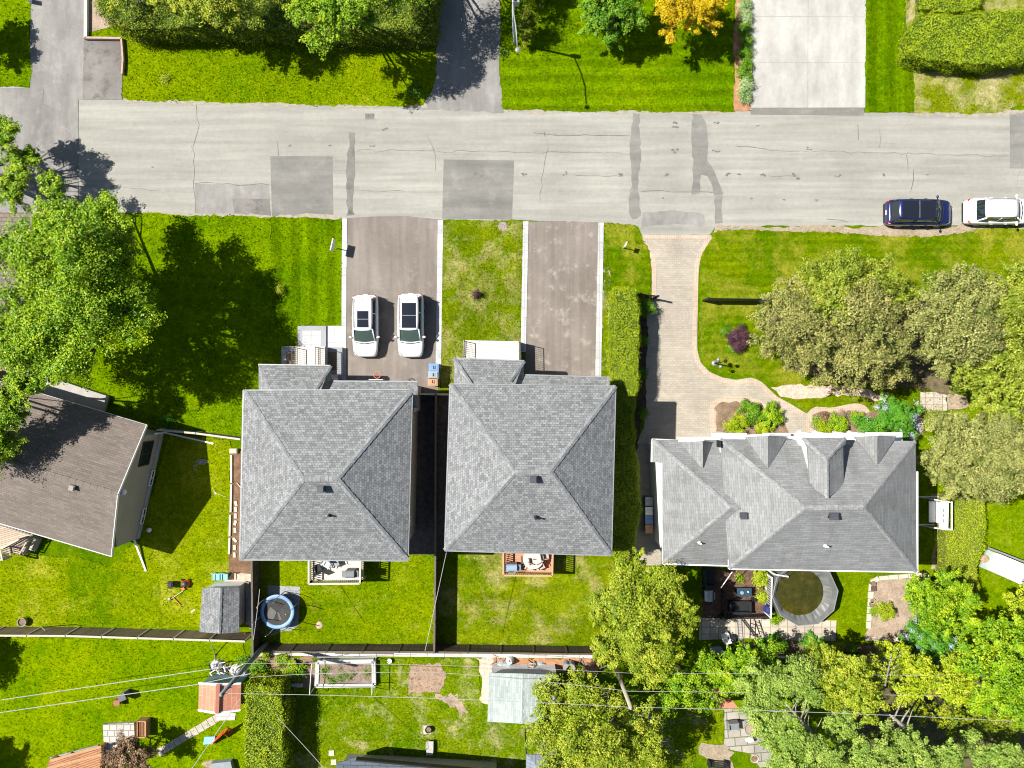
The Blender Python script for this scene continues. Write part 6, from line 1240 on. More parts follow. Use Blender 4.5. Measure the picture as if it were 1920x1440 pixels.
for k in range(3):
    x, y, _ = W(1062+k*4, 1244+(k == 1)*5); tag(MB().lathe([(.28, 0), (.3, .05), (.3, .8), (.27, .86), (.02, .86)], x, y, 20).build('drum', STONE, None, (x, y, 0)), ['left grey drum on the orange mulch strip', 'middle grey drum on the orange mulch strip', 'right grey drum on the orange mulch strip'][k], 'drum', g) 
# ---------------------------------------------------------------- trampoline
x, y, _ = W(520, 1147, .85); t = thing('trampoline', 'round trampoline with blue pad and safety poles behind the deck house', 'trampoline', (x, y, 0)); BLUEP = M('blue_pad', (.26, .42, .68), (.20, .34, .60), 2, .5, fine=.05); MAT_ = M('jump_mat', (.055, .055, .052), (.04, .04, .038), 1.5, .8, fine=.1)
R0 = 1.18; mb = MB(); mb.lathe([(R0-.22, .86), (R0-.2, .90), (R0, .90), (R0+.05, .85), (R0, .82)], x, y, 40, cap=False); mb.build('safety_pad', BLUEP, t, smooth=True)
mb = MB(); mb.lathe([(.02, .82), (.5, .822), (R0-.2, .85)], x, y, 40, cap=False); mb.build('jump_mat', MAT_, t, smooth=True)
mb = MB(); mb.add([(x-.5, y+.35, .84), (x-.05, y-.02, .84), (x-.3, y-.6, .838), (x-.85, y-.35, .838)], [(3, 2, 1, 0)]).add([(x+.0, y-.05, .845), (x+.12, y-.02, .845), (x+.3, y-.6, .84), (x+.12, y-.62, .84)], [(3, 2, 1, 0)]).build('mat_patch', M('mat_pale', (.14, .138, .13), None, 2, .8), t)  # two lighter grey shapes laid on the jump mat
fr = MB(); fr.tube([(x+math.cos(k*.2618)*R0, y+math.sin(k*.2618)*R0, .8) for k in range(24)], .03, 6, closed=True)
for k in range(6):
    a = .3+k*1.047; fr.tube([(x+math.cos(a)*R0, y+math.sin(a)*R0, .8), (x+math.cos(a)*(R0+.05), y+math.sin(a)*(R0+.05), .02)], .025, 6)
fr.build('frame', GREYM, t)
for k in range(6):
    a = .3+k*1.047; MB().tube([(x+math.cos(a)*(R0+.06), y+math.sin(a)*(R0+.06), .1), (x+math.cos(a)*(R0+.12), y+math.sin(a)*(R0+.12), 1.6), (x+math.cos(a)*(R0+.0), y+math.sin(a)*(R0+.0), 2.55)], .026, 6).build('net_pole', BLUEP if k % 2 else GUT, t)
m, nt, pb = newmat('netting'); tr_ = nd(nt, 'ShaderNodeBsdfTransparent'); mx = nd(nt, 'ShaderNodeMixShader'); mx.inputs[0].default_value = .16; pb.inputs['Base Color'].default_value = (.02, .02, .025, 1)
nt.links.new(tr_.outputs[0], mx.inputs[1]); nt.links.new(pb.outputs[0], mx.inputs[2]); nt.links.new(mx.outputs[0], nt.nodes['Material Output'].inputs[0]); NET = m
MB().lathe([(R0-.02, .9), (R0-.04, 2.5)], x, y, 36, cap=False).build('safety_net', NET, t, smooth=True)
flat('trampoline_mat', [(502, 1097), (563, 1100), (560, 1172), (545, 1183), (505, 1180)], .032, .045, LG, 'grey ground sheet under the trampoline', 'ground sheet')
lump('pink bare patch of stones with a hose near the trampoline', 599, 1172, 0, (.28, .3), .12, PEB, 9, 'stones', 'stone_heap')
# ---------------------------------------------------------------- covered pool
x, y, _ = W(1510, 1114, 1.2); t = thing('covered_pool', 'above ground pool with grey tarpaulin cover holding greenish water', 'pool', (x, y, 0)); TG = M('pool_tarp', (.135, .14, .135), (.09, .093, .09), 1.3, .45, fine=.06, bmp=.2, stretch=(1, 1, 1)); RP = 2.32; n = 10
rim = [(x+math.cos(.1+6.283*k/n)*RP, y+math.sin(.1+6.283*k/n)*RP*.98, 1.2) for k in range(n)]; 
prof = [(1.06, .0), (1.03, .9), (1.0, 1.2), (.97, 1.22)]; rn = random.Random(3); vs = []; rows = []
def decag(f, z, rr=0.0, c=0.0):
    o = []
    for k in range(n*6):
        i = k//6; f2 = (k % 6)/6; a, b = rim[i], rim[(i+1) % n]; px_, py_ = a[0]+(b[0]-a[0])*f2, a[1]+(b[1]-a[1])*f2
        ang = math.atan2(py_-y, px_-x); rad = math.hypot(px_-x, py_-y); rad = rad*(1-c)+RP*.92*c; o.append((x+(-.3*c)+math.cos(ang)*rad*f+rn.gauss(0, rr), y+.1*c+math.sin(ang)*rad*f+rn.gauss(0, rr), z+rn.gauss(0, rr*.8)))
    return o
rows = [decag(1.02, .05), decag(1.03, .8, .012), decag(1.01, 1.17, .008), decag(.985, 1.21, .008), decag(.9, 1.14, .02, .3), decag(.8, .98, .022, .7), decag(.70, .82, .02, 1), decag(.55, .74, .01, 1), decag(.2, .7, 0, 1)]
m_ = n*6; MB().add([q for r in rows for q in r], [(j*m_+i, j*m_+(i+1) % m_, (j+1)*m_+(i+1) % m_, (j+1)*m_+i) for j in range(len(rows)-1) for i in range(m_)]+[tuple(range((len(rows)-1)*m_, len(rows)*m_))]).build('pool_cover', TG, t, smooth=False)
m, nt, pb = newmat('murky_water'); co = coords(nt); c = ramp(nt, noise(nt, co, 1.6, 5, .7), [(.3, (.020, .022, .003)), (.55, (.042, .040, .006)), (.75, (.09, .060, .008))]); c = mixc(nt, ramp(nt, noise(nt, coords(nt, 'Object', (1, 3.5, 1), .6), 9, 2), [(.68, 0.0), (.73, .7)]), c, (.22, .20, .07)); nt.links.new(c, pb.inputs['Base Color']); pb.inputs['Roughness'].default_value = .07
MB().sheet([q[:2] for q in decag(.79, 0, .0, 1)], .93).build('water', m, t)
MB().lathe([(2.2, 0), (2.2, 1.15)], x, y, 40, cap=False).v
mb = MB(); mb.tube([(q[0], q[1], q[2]+.0) for q in rim], .03, 6, closed=True); mb.build('rim', GREYM, t)
# patio things
STEEL = M('brushed_steel', (.45, .46, .48), (.38, .39, .41), 2, .35, .4)
bbq('barbecue_grill', 'large steel barbecue in the shade left of the dark patio', 1329, 1117, .04, 1.35, .7, M('bbq_black', (.03, .03, .03), None, 3, .5), STEEL, math.pi/2)
x, y, _ = W(1396, 1111, .7); t = thing('fire_table', 'dark blue glass topped patio table with a burner and ornaments', 'table', (x, y, 0)); MB().box(x, y, .62, .68, 1.05, .62).build('tabletop', glass('blue_glass', (.03, .06, .09), .1), t, bevel=.02); MB().box(x, y, 0, .62, .85, .45).build('base', DARKM, t)
MB().lathe([(.02, .69), (.13, .69), (.12, .73), (.02, .73)], x-.18, y-.02, 16).build('burner', STEEL, t); MB().lathe([(.02, .69), (.06, .7), (.05, .8), (.02, .82)], x+.25, y+.05, 10).build('ornament', WHITE, t)
def sofa(label, px, py, w, rot, mat=DARKM):
    x, y, _ = W(px, py, .5); t = thing('patio_sofa', label, 'sofa', (x, y, 0), None, rot, True); MB().box(0, 0, .1, .42, w, .75).build('seat', mat, t, bevel=.03)
    MB().box(0, -.36, .1, .85, w, .16).build('backrest', mat, t, bevel=.03)
    for s in (-1, 1): MB().box(s*(w/2+.06), 0, .1, .62, .14, .8).build('armrest', mat, t, bevel=.02)
sofa('black wicker sofa at the lower side of the blue glass table', 1388, 1138, 1.3, 0); sofa('black patio sofa in the shade above the steel barbecue', 1330, 1082, 1.1, -1.57)
x, y, _ = W(1415, 1126, .5); tag(MB().lathe([(.14, 0), (.15, .45), (.13, .45), (.12, .3), (.01, .3)], x, y, 16).build('plant_pot', DARKM, None, (x, y, 0)), 'empty black pot beside the wicker sofa', 'plant pot')
x, y, _ = W(1441, 1143, .7); t = thing('folded_parasol', 'folded deep blue parasol behind the white screen post', 'parasol', (x, y, 0)); MB().lathe([(.05, .3), (.33, .45), (.26, .9), (.08, 1.1)], x, y, 9).build('canopy', M('deep_blue_cloth', (.03, .035, .16), None, 3, .7), t); MB().tube([(x, y, 0), (x, y, 1.2)], .03, 8).build('pole', DARKM, t)
def wall_screen(label, a, b, h, mat, th=.06, name='screen'):
    A_, B_ = Vector(W(*a)), Vector(W(*b)); mb = MB(); railing(mb, [A_[:2], B_[:2]], .02, h, sp=.16, post=.1, rw=.08, bal=.03); return tag(mb.build(name, mat, None, tuple(A_)), label, 'screen')
wall_screen('white topped screen between the patio and the pool', (1436, 1075), (1434, 1148), 1.2, WHITE); wall_screen('dark railing along the lower edge of the patio', (1345, 1152), (1434, 1150), 1.0, DARKM)
wall_screen('dark railing on the left side of the patio', (1352, 1105), (1352, 1150), 1.0, DARKM); wall_screen('white slatted railing between the gabled house and the pool', (1440, 1068), (1464, 1072), 1.3, WHITE)
ladder('black pool ladder on the slabs between patio and fern clump', (1412, 1163), (1411, 1198), .6, 1.6, .38, DARKM); ladder('long dark ladder leaning at the slab edge', (1386, 1155), (1390, 1205), .2, 2.4, .34, GREYM)
tag(MB().prism(Wp([(1332, 1215), (1352, 1213), (1362, 1228), (1340, 1228)], .4), 0, .36).build('storage_box', GREYM, None, W(1340, 1222)), 'grey slanted board in the dark corner left of the ferns', 'board')
chair('white plastic chair in the shade left of the ladder', 1360, 1194, 0.03, WHITE, .3); rtable('small dark round table beside the white plastic chair', 1372, 1199, .03, .3, DARKM, .5)
x, y, _ = W(1343, 1185, 2); tag(MB().tube([W(1352, 1102, 1.8), W(1373, 1072, 2.4)], .03, 8).build('pole', WHITE, None, W(1352, 1102)), 'slanting white rod above the dark patio', 'rod')
g = 'bins and boxes in the side passage'
for k, (py, m_, l) in enumerate([(940, GREYM, 'grey metal storage box in the side passage, topmost'), (958, STEEL, 'steel topped crate in the side passage, second'), (975, BB, 'dark blue bin in the side passage, third'), (992, OB, 'tan box in the side passage, lowest')]):
    x, y, _ = W(1217, py, .8); mb = MB(); mb.box(x, y, 0, .8, .5, .55).box(x, y, .8, .86, .55, .6).box(x, y+.1, .86, .89, .2, .06); tag(mb.build('storage_box', m_, None, (x, y, 0)), l, 'box', g)
# ---------------------------------------------------------------- garden swing, trailer
x, y, _ = W(1766, 965, 1.6); t = thing('garden_swing', 'white canopy garden swing beside the gabled house', 'garden swing', (x, y, 0)); mb = MB()
for s in (-1, 1):
    mb.tube([(x-.85, y+s*1.0, 0), (x-.35, y+s*1.0, 1.2), (x+.1, y+s*.95, 1.95), (x+.45, y+s*.95, 2.0)], .05, 8); mb.tube([(x+.8, y+s*.98, 0), (x+.25, y+s*.96, 1.95)], .05, 8)
    mb.tube([(x-.95, y+s*1.0, .04), (x+.9, y+s*1.0, .04)], .05, 8)
mb.tube([(x+.45, y-1.0, 2.0), (x+.45, y+1.0, 2.0)], .05, 8); mb.build('frame', WHITE, t)
MB().prism([(x-.42, y-.92), (x+.22, y-.92), (x+.26, y+.92), (x-.42, y+.92)], 1.93, 1.98).build('canopy', WHITE, t, bevel=.02)
mb = MB()
for k in (-1, 0, 1): mb.bar((x-.12, y+k*.36-.13, 1.99), (x-.12, y+k*.36+.13, 1.99), .035, .012)
mb.build('canopy_slot', TRIMB, t); MB().box(x, y, .45, .5, .5, 1.5).build('seat', WHITE, t); MB().box(x+.26, y, .5, .95, .05, 1.5).build('backrest', WHITE, t)
t = thing('flat_trailer', 'white topped trailer on a grey green base at the right edge', 'trailer', (*W(1880, 1060)[:2], 0)); MB().prism(Wp([(1852, 1030), (1990, 1092), (1980, 1125), (1838, 1063)], .3), .12, .3).build('base', M('grey_green_board', (.32, .38, .33), (.27, .33, .28), 3, .8), t)
MB().prism(Wp([(1873, 1038), (1990, 1086), (1975, 1125), (1858, 1070)], .7), .3, .7).build('bed', WHITE, t, bevel=.03); MB().bar(W(1853, 1027, .75), W(1990, 1080, .75), .12, .1).build('side_rail', GREYM, t)
for px, py in ((1900, 1085), (1960, 1110)):
    q = W(px, py); w_ = MB(); w_.lathe([(.05, -.08), (.25, -.08), (.25, .08), (.05, .08)], 0, 0, 14); w_.v = [(q[0]+v[0], q[1]+v[2], .25+v[1]) for v in w_.v]; w_.build('wheel', TYRE, t)
lump('heap of brown twigs on the trailer end board', 1848, 1048, .4, (.35, .28), .12, M('twigs', (.42, .30, .2), (.25, .17, .1), 9, .9, fine=.4), 12, 'twig heap', 'twig_heap', z0=.3)
# bed edging stones right
ES = M('edging_stone', (.56, .48, .38), (.44, .38, .30), 3, .9, fine=.12)
def edging(pts, w, n, labelf, group, h=.14, mat=ES, name='edging_stone'):
    q = [Vector(W(*p)[:2]) for p in pts]; tot = sum((b-a).length for a, b in zip(q, q[1:])); 
    ords = ['first', 'second', 'third', 'fourth', 'fifth', 'sixth', 'seventh', 'eighth', 'ninth', 'tenth']
    def at(s):
        for a, b in zip(q, q[1:]):
            L = (b-a).length
            if s <= L: return a.lerp(b, s/L), (b-a).normalized()
            s -= L
        return q[-1], (q[-1]-q[-2]).normalized()
    for k in range(n):
        a, d = at(tot*(k+.04)/n); b, _ = at(tot*(k+.96)/n); c = (a+b)/2; L = (b-a).length; ang = math.atan2((b-a).y, (b-a).x)
        tag(MB().box(c.x, c.y, 0, h*random.uniform(.85, 1.1), L, w*random.uniform(.9, 1.08), ang).build(name, mat, None, (c.x, c.y, 0), bevel=.015), labelf % ords[k], 'edging stone', group)
edging([(1632, 1092), (1640, 1084), (1690, 1080), (1738, 1076)], .30, 6, '%s pale stone from the left along the top of the bare bed', 'edging stones of the bare garden bed')
edging([(1633, 1094), (1630, 1135), (1627, 1178)], .34, 6, '%s pale stone from the top along the left of the bare bed', 'edging stones of the bare garden bed')
edging([(1620, 1196), (1665, 1200), (1705, 1195)], .30, 5, '%s pale stone from the left along the bottom of the bare bed', 'edging stones of the bare garden bed')
def pot(label, px, py, r, h, mat=None, soil=True, g=None):
    x, y, _ = W(px, py, h); t = thing('plant_pot', label, 'plant pot', (x, y, 0), g); MB().lathe([(r*.75, 0), (r, h), (r*.86, h), (r*.8, h*.75), (.01, h*.75)], x, y, 18).build('pot', mat or M('pot_brown', (.20, .14, .11), None, 5, .8), t)
    if soil: MB().lathe([(.01, h*.8), (r*.8, h*.8)], x, y, 18, cap=False).build('potting_soil', SOIL, t)
for k, (py, l) in enumerate([(1095, 'round brown pot at the top left corner of the bare bed'), (1127, 'round pale pot below the square one on the bed edge'), (1133, 'reddish pot lowest on the left edge of the bare bed')]): pot(l, 1638-k*1.5, py, .20, .22, None if k != 1 else PALEW)
tag(MB().box(*W(1638, 1104, .2)[:2], 0, .22, .34, .34).box(*W(1638, 1104, .2)[:2], .22, .225, .26, .26).build('square_pot', M('pot_dark', (.10, .07, .06), None, 5), None, W(1638, 1104)), 'square dark brown pot under the round one on the bed edge', 'plant pot')
pot('white round pot at the upper right corner of the bare bed', 1737, 1080, .2, .25, WHITE)
x, y, _ = W(1770, 1212, .5); tag(MB().prism(Wp([(1750, 1212), (1768, 1200), (1780, 1222), (1755, 1226)], 1.6), 0.0, 1.6).build('garden_cabinet', WHITE, None, W(1765, 1212)), 'white cabinet glimpsed between the lilac and the vivid green tree', 'cabinet')
# ---------------------------------------------------------------- bungalow deck, yard things
t = deck('wooden_deck', 'weathered deck with stairs behind the brown bungalow', [(-30, 975), (58, 1004), (42, 1040), (-30, 1032)], .8, bricks('worn_deck_boards', (.46, .37, .29), (.38, .30, .23), (.15, .11, .08), 4, .14, .014, 'Object', .5, weather=(.8, 1.1), bmp=.3, rot=-.28), PALEW, [[(22, 1044), (18, 1024), (52, 1006)], [(-30, 1030), (20, 1044)]])
for k in range(4): MB().prism(Wp([(56+3*k, 1006+k), (68+3*k, 1010+k), (58+3*k, 1032+k), (46+3*k, 1028+k)], .6-.15*k), 0, .6-.15*k).build('step', PALEW, t) if k < 3 else None
rails_thing(t, [W(60, 1008, .8)[:2], W(44, 1036, .8)[:2]], .2, 1.2, PALEW, sp=.16, post=.08, rw=.07, bal=.035)
x, y, _ = W(345, 1096, .4); t = thing('lawn_mower', 'red and black lawn mower standing on the bungalow lawn', 'lawn mower', (x, y, 0)); MB().prism([(x-.3, y-.24), (x+.28, y-.26), (x+.32, y+.24), (x-.3, y+.26)], .12, .3, [(x-.22, y-.16), (x+.2, y-.18), (x+.22, y+.16), (x-.22, y+.18)]).build('mower_deck', M('mower_red', (.35, .04, .02), None, 3, .4), t, bevel=.02)
MB().lathe([(.2, .3), (.19, .42), (.12, .5), (.02, .52)], x+.02, y, 14).build('engine', M('engine_dark', (.05, .055, .07), None, 3, .4), t)
for a in (-.26, .26):
    for b in (-.27, .27): w_ = MB(); w_.lathe([(.02, -.03), (.11, -.03), (.11, .03), (.02, .03)], 0, 0, 12); w_.v = [(x+a+v[0], y+b+v[2], .11+v[1]) for v in w_.v]; w_.build('wheel', TYRE, t)
MB().prism([(x-1.15, y-.24), (x-.75, y-.2), (x-.75, y+.2), (x-1.15, y+.22)], .25, .5).build('grass_bag', DARKM, t, bevel=.04); MB().tube([(x-.25, y-.2, .3), (x-1.2, y-.2, .95), (x-1.2, y+.2, .95), (x-.25, y+.2, .3)], .018, 6).build('handle', DARKM, t)
t = thing('string_trimmer', 'orange and white string trimmer lying below the lawn mower', 'trimmer', (*W(335, 1118)[:2], 0)); MB().tube([W(343, 1108, .12), W(318, 1125, .1)], .022, 6).build('shaft', GUT, t); OR = M('tool_orange', (.6, .16, .02), None, 3, .5)
MB().tube([W(324, 1119, .1), W(338, 1134, .1)], .04, 6).build('trimmer_handle', OR, t); MB().box(*W(344, 1104, .1)[:2], .03, .2, .25, .22, .5).build('trimmer_head', OR, t, bevel=.03); MB().box(*W(318, 1123, .1)[:2], .03, .2, .2, .16, .5).build('motor', GREYM, t, bevel=.03)
hs = []; rn = random.Random(5)
for k in range(90): a = k*.55; hs.append(W(378+math.cos(a)*(5+3*math.sin(k*.21))+7*math.sin(k*.09), 866+math.sin(a)*(3.2+1.5*math.sin(k*.3)), .05+.04*math.sin(k*.7)))
hs += [W(362, 874, .05), W(364, 880, .05), W(368, 882, .05)]
tag(MB().tube(hs, .018, 5).build('garden_hose', M('hose_white', (.50, .52, .56), None, 3, .5), None, hs[0]), 'tangled white garden hose lying on the shaded lawn edge', 'hose')
tag(MB().lathe([(.02, 0), (.14, .05), (.18, .18), (.13, .30), (.02, .36)], *W(282, 993)[:2], 14).build('ball', WHITE, None, W(282, 993), smooth=True), 'small white ball in the shade of the bungalow', 'ball')
t = thing('garden_rake', 'rake with pale handle lying beside the soil strip', 'rake', W(404, 924)); MB().tube([W(406, 925, .05), W(424, 932, .05)], .016, 6).build('handle', PALEW, t); mb = MB()
for k in range(7): mb.bar(W(406, 925, .05), W(400+k*.4, 919+k*1.6, .04), .02, .012)
mb.build('rake_head', GREYM, t)
pot('grey stone pot on the left lawn near the board fence', 40, 1167, .32, .4, STONE)
x, y, _ = W(85, 1182, 1.8); tag(MB().tube([W(78, 1176, 0), W(80, 1178, 1.7), W(85, 1182, 1.9)], .03, 6).lathe([(.02, 0), (.02, 0)], x, y, 4).build('lantern_hook', GREYM, None, W(78, 1176)), 'thin hook post standing in the board fence on the left', 'post')
for px, py, l in ((406, 1082, 'left turquoise garden chair above the grey shingled shed'), (420, 1082, 'right turquoise garden chair above the grey shingled shed')): chair(l, px, py, 0, M('turquoise_plastic', (.22, .50, .50), None, 3, .5), 3.14, 'turquoise chairs above the shed')
tag(MB().box(*W(362, 1145)[:2], .02, .06, .34, .14, .5).build('wood_offcut', PALEW, None, W(362, 1145)), 'small pale piece of wood on the lawn left of the shed', 'wood piece')
EW = M('edge_plank', (.62, .56, .48), (.5, .45, .38), 3, .8, fine=.1)
for k, (a, b) in enumerate([((434, 853), (434, 905)), ((434, 908), (433, 960)), ((432, 965), (431, 1005)), ((431, 1008), (430, 1038))]):
    tag(MB().bar(W(*a, .07), W(*b, .07), .12, .16).build('edging_plank', EW, None, W(*a)), ['top', 'upper middle', 'lower middle', 'lowest'][k]+' pale plank edging the soil strip beside the left square house', 'plank', 'planks edging the soil strip')
ordn2 = ['topmost', 'second', 'third', 'fourth', 'fifth', 'sixth', 'seventh', 'lowest']
for k, (py, r) in enumerate([(944, .2), (955, .1), (967, .0), (980, -.3), (994, .05), (1012, .7), (1026, 0), (1040, .05)]):
    x, y, _ = W(443-k*.4, py); tag(MB().box(x, y, .03, .10, .20, .36, r).build('paving_brick', ES, None, (x, y, 0), bevel=.01), '%s pale block in the row on the soil strip' % ordn2[k], 'block', 'blocks laid along the soil strip')
tag(MB().bar(W(444, 905, .08), W(456, 920, .3), .05, .04).build('stick', PALEW, None, W(444, 905)), 'thin pale stick on the soil strip by the eave', 'stick')
x, y, _ = W(437, 845); tag(MB().box(x+.1, y, 0, .25, .55, .35).box(x+.1, y, .25, .28, .5, .3).build('wooden_crate', PALEW, None, (x, y, 0)), 'pale wooden crate at the head of the soil strip', 'crate')
# ---------------------------------------------------------------- vegetable frame
t = thing('vegetable_bed', 'long raised vegetable bed with white frame and wire hoops', 'raised bed', (*W(650, 1262)[:2], 0)); fp = [(598, 1238), (702, 1236), (703, 1280), (596, 1282)]; q = Wp(fp); mb = MB()
for a, b in zip(q, q[1:]+q[:1]): mb.bar((*a, .2), (*b, .2), .28, .4)
mb.build('frame', M('grey_white_board', (.48, .47, .45), (.36, .36, .35), 3, .8, fine=.12), t); MB().prism(q, .1, .33).build('bed_soil', M('veg_soil', (.27, .20, .16), (.15, .11, .09), 5, .95, fine=.5), t)
for fx in (0, 1.0):
    a = Vector(W(594+fx*112, 1232)); b = Vector(W(590+fx*114, 1288)); mb = MB(); mb.tube([a, a+Vector((0, 0, 1.3)), b+Vector((0, 0, 1.3)), b], .035, 6); mb.build('hoop', GUT, t)
mb = MB(); 
for a, b in (((594, 1232, 1.3), (706, 1232, 1.3)), ((590, 1288, 1.3), (704, 1288, 1.3)), ((590, 1288, .5), (704, 1288, .5))): mb.tube([W(*a), W(*b)], .025, 6)
mb.build('top_rail', GUT, t); mb = MB(); rn = random.Random(8); x0, y0 = q[0]; bl = [(x0+rn.uniform(.3, 3.8), y0-rn.uniform(.3, 1.4), .40, .13, .8) for k in range(22)]; Q, T_ = leafcloud(bl, .07, .6, 9, 0, .3, .4, .3); quadmesh('seedlings', Q, T_, LM_green, t)['kind'] = 'stuff'
pot('white bucket beside the vegetable bed frame', 730, 1240, .17, .3, WHITE, False)
tag(MB().prism(Wp([(541, 1282), (566, 1283), (566, 1289), (541, 1288)], .3), 0, .3).build('bench_plank', PALEW, None, W(555, 1285)), 'short pale plank bench under the lime plants', 'bench')
x, y, _ = W(553, 1220, 1); tag(MB().bar(W(562, 1218, .6), W(604, 1232, .1), .22, .04).build('leaning_board', GREYM, None, W(562, 1218)), 'grey board leaning on the slab row behind the fence', 'board')
# fire pot, lounger
tag(MB().box(*W(801, 1367)[:2], .03, .08, .52, .58).build('paving_slab', LS, None, W(801, 1367)), 'white slab under the round pot on the middle lawn', 'paving slab'); pot('dark round pot on the white slab of the middle lawn', 803, 1369, .24, .35, DARKM)
x, y, _ = W(806, 1401, .35); t = thing('sun_lounger', 'grey folding lounger on the middle lawn', 'lounger', (x, y, 0)); LW = M('lounger_cloth', (.42, .40, .38), None, 3, .8); MB().box(x, y+.15, .34, .38, .5, .55).build('seat', LW, t); MB().prism([(x-.25, y-.55), (x+.22, y-.55), (x+.25, y-.12), (x-.25, y-.12)], .36, .40, ).build('backrest', LW, t)
for s in (-1, 1): MB().tube([(x+s*.27, y+.42, 0), (x+s*.27, y+.4, .55), (x+s*.27, y+.0, .58), (x+s*.27, y-.5, 0)], .018, 6).build('leg', GREYM, t)
for px, py, l in ((622, 1411, 'square white stepping stone on the middle lawn'), (626, 1428, 'larger pale stone below the square white one'), (547, 1407, 'tiny white stone in the yellow hedge shadow')):
    x, y, _ = W(px, py); s = .2 if 'tiny' not in l else .09; tag(MB().prism([(x-s, y-s), (x+s, y-s*.9), (x+s*.9, y+s), (x-s*.95, y+s*.9)], .03, .09).build('stepping_stone', ES, None, (x, y, 0)), l, 'stone')
# bottom edge roofs
DR = bricks('dark_roof_sheets', (.10, .125, .15), (.07, .09, .11), (.03, .04, .05), 1.0, .28, .02, 'UV', .5, bmp=.4)
t = thing('low_building', 'dark blue grey low roof cut off by the bottom edge', 'building', (*W(760, 1480)[:2], 0)); roofmesh(t, [[(632, 1431, 2.2), (668, 1420, 2.2), (940, 1446, 2.2), (940, 1600, 2.9), (600, 1600, 2.9)]], DR, thick=.12); MB().prism(Wp([(640, 1440), (930, 1456), (930, 1600), (640, 1600)], 2.0), 0, 2.0).build('wall', WALLB, t)
MB().bar(W(668, 1423, 2.35), W(940, 1449, 2.35), .1, .35).build('parapet', TRIMB, t)
t = thing('gazebo', 'blue grey hipped gazebo roof with dark posts by the tree', 'gazebo', (*W(1020, 1450)[:2], 0)); z = 2.3; roofmesh(t, [[(987, 1414, z), (1050, 1418, z), (1022, 1455, 3.1)], [(1050, 1418, z), (1055, 1490, z), (1022, 1455, 3.1)], [(987, 1414, z), (1022, 1455, 3.1), (985, 1490, z)], [(985, 1490, z), (1022, 1455, 3.1), (1055, 1490, z)]], bricks('slate_blue_sheets', (.20, .225, .27), (.17, .19, .235), (.1, .11, .13), .25, 3, .02, 'UV', 0, bmp=.3), thick=.06)
mb = MB(); 
for a, b in (((986, 1392), (1040, 1396)), ((986, 1392), (988, 1430))): mb.bar(W(*a, 2.0), W(*b, 2.0), .1, .1)
mb.build('beam', DARKM, t)
for p in ((986, 1392), (1040, 1396), (986, 1480)): q_ = W(*p, 2.0); MB().box(q_[0], q_[1], 0, 2.0, .1, .1).build('post', DARKM, t)
# bottom left: patio, box, deck
flat('raised_patio', [(197, 1355), (207, 1354), (255, 1352), (258, 1406), (200, 1408)], .02, .3, bricks('patio_flags', (.46, .43, .38), (.36, .35, .33), (.20, .18, .15), .5, .42, .03, 'Object', .3, weather=(.8, 1.1), bmp=.3), 'weathered flagstone platform above the copper tree', 'patio')
x, y, _ = W(265, 1368, .7); t = thing('wooden_box', 'open orange brown wooden planter box beside the flagstones', 'planter box', (x, y, 0)); mb = MB()
for dx, dy, w, d in ((-.3, 0, .06, 1.2), (.3, 0, .06, 1.2), (0, -.57, .6, .06), (0, .57, .6, .06)): mb.box(x+dx, y+dy, 0, .7, w, d)
mb.build('box_sides', WOODO, t); mb = MB()
for k in range(4): mb.box(x-.2+k*.13, y, .55, .6, .05, 1.05)
mb.build('slats', WOODO, t)
t = deck('wooden_deck', 'reddish brown slatted deck at the bottom left corner', [(92, 1428), (190, 1402), (192, 1480), (70, 1480)], .9, bricks('brown_deck_boards', (.42, .21, .11), (.34, .165, .085), (.12, .06, .03), 4, .12, .02, 'Object', .5, weather=(.85, 1.1), bmp=.3, rot=.26), WOODO, [])
mb = MB(); 
for a, b in (((95, 1426), (190, 1400)), ((90, 1440), (192, 1414))): mb.bar(W(*a, 1.5), W(*b, 1.5), .18, .06)
mb.build('pergola_beam', WOODO, t)
for p in ((97, 1426), (188, 1401), (186, 1440)): q_ = W(*p, 1.5); MB().box(q_[0], q_[1], .9, 1.5, .12, .12).build('post', WOODO, t)
flat('stone_edging', [(96, 1418), (186, 1395), (188, 1402), (98, 1426)], .02, .16, STONE, 'grey stone edging along the reddish brown deck', 'edging')
for l, px, py, m_, r, s in (('reddish brown box of the pair on the lower left lawn', 219, 1318, M('box_red', (.30, .13, .08), None, 4, .8), .1, .4), ('dark grey box of the pair on the lower left lawn', 233, 1304, M('box_grey', (.13, .13, .13), None, 4, .8), .4, .5)):
    x, y, _ = W(px, py, .5); t = thing('compost_box', l, 'box', (x, y, 0)); MB().box(x, y, 0, .5 if s < .45 else .8, s, s*.9, r).build('box_body', m_, t, bevel=.02); MB().box(x, y, .5 if s < .45 else .8, .54 if s < .45 else .85, s*1.1, s, r).build('lid', m_, t, bevel=.02)
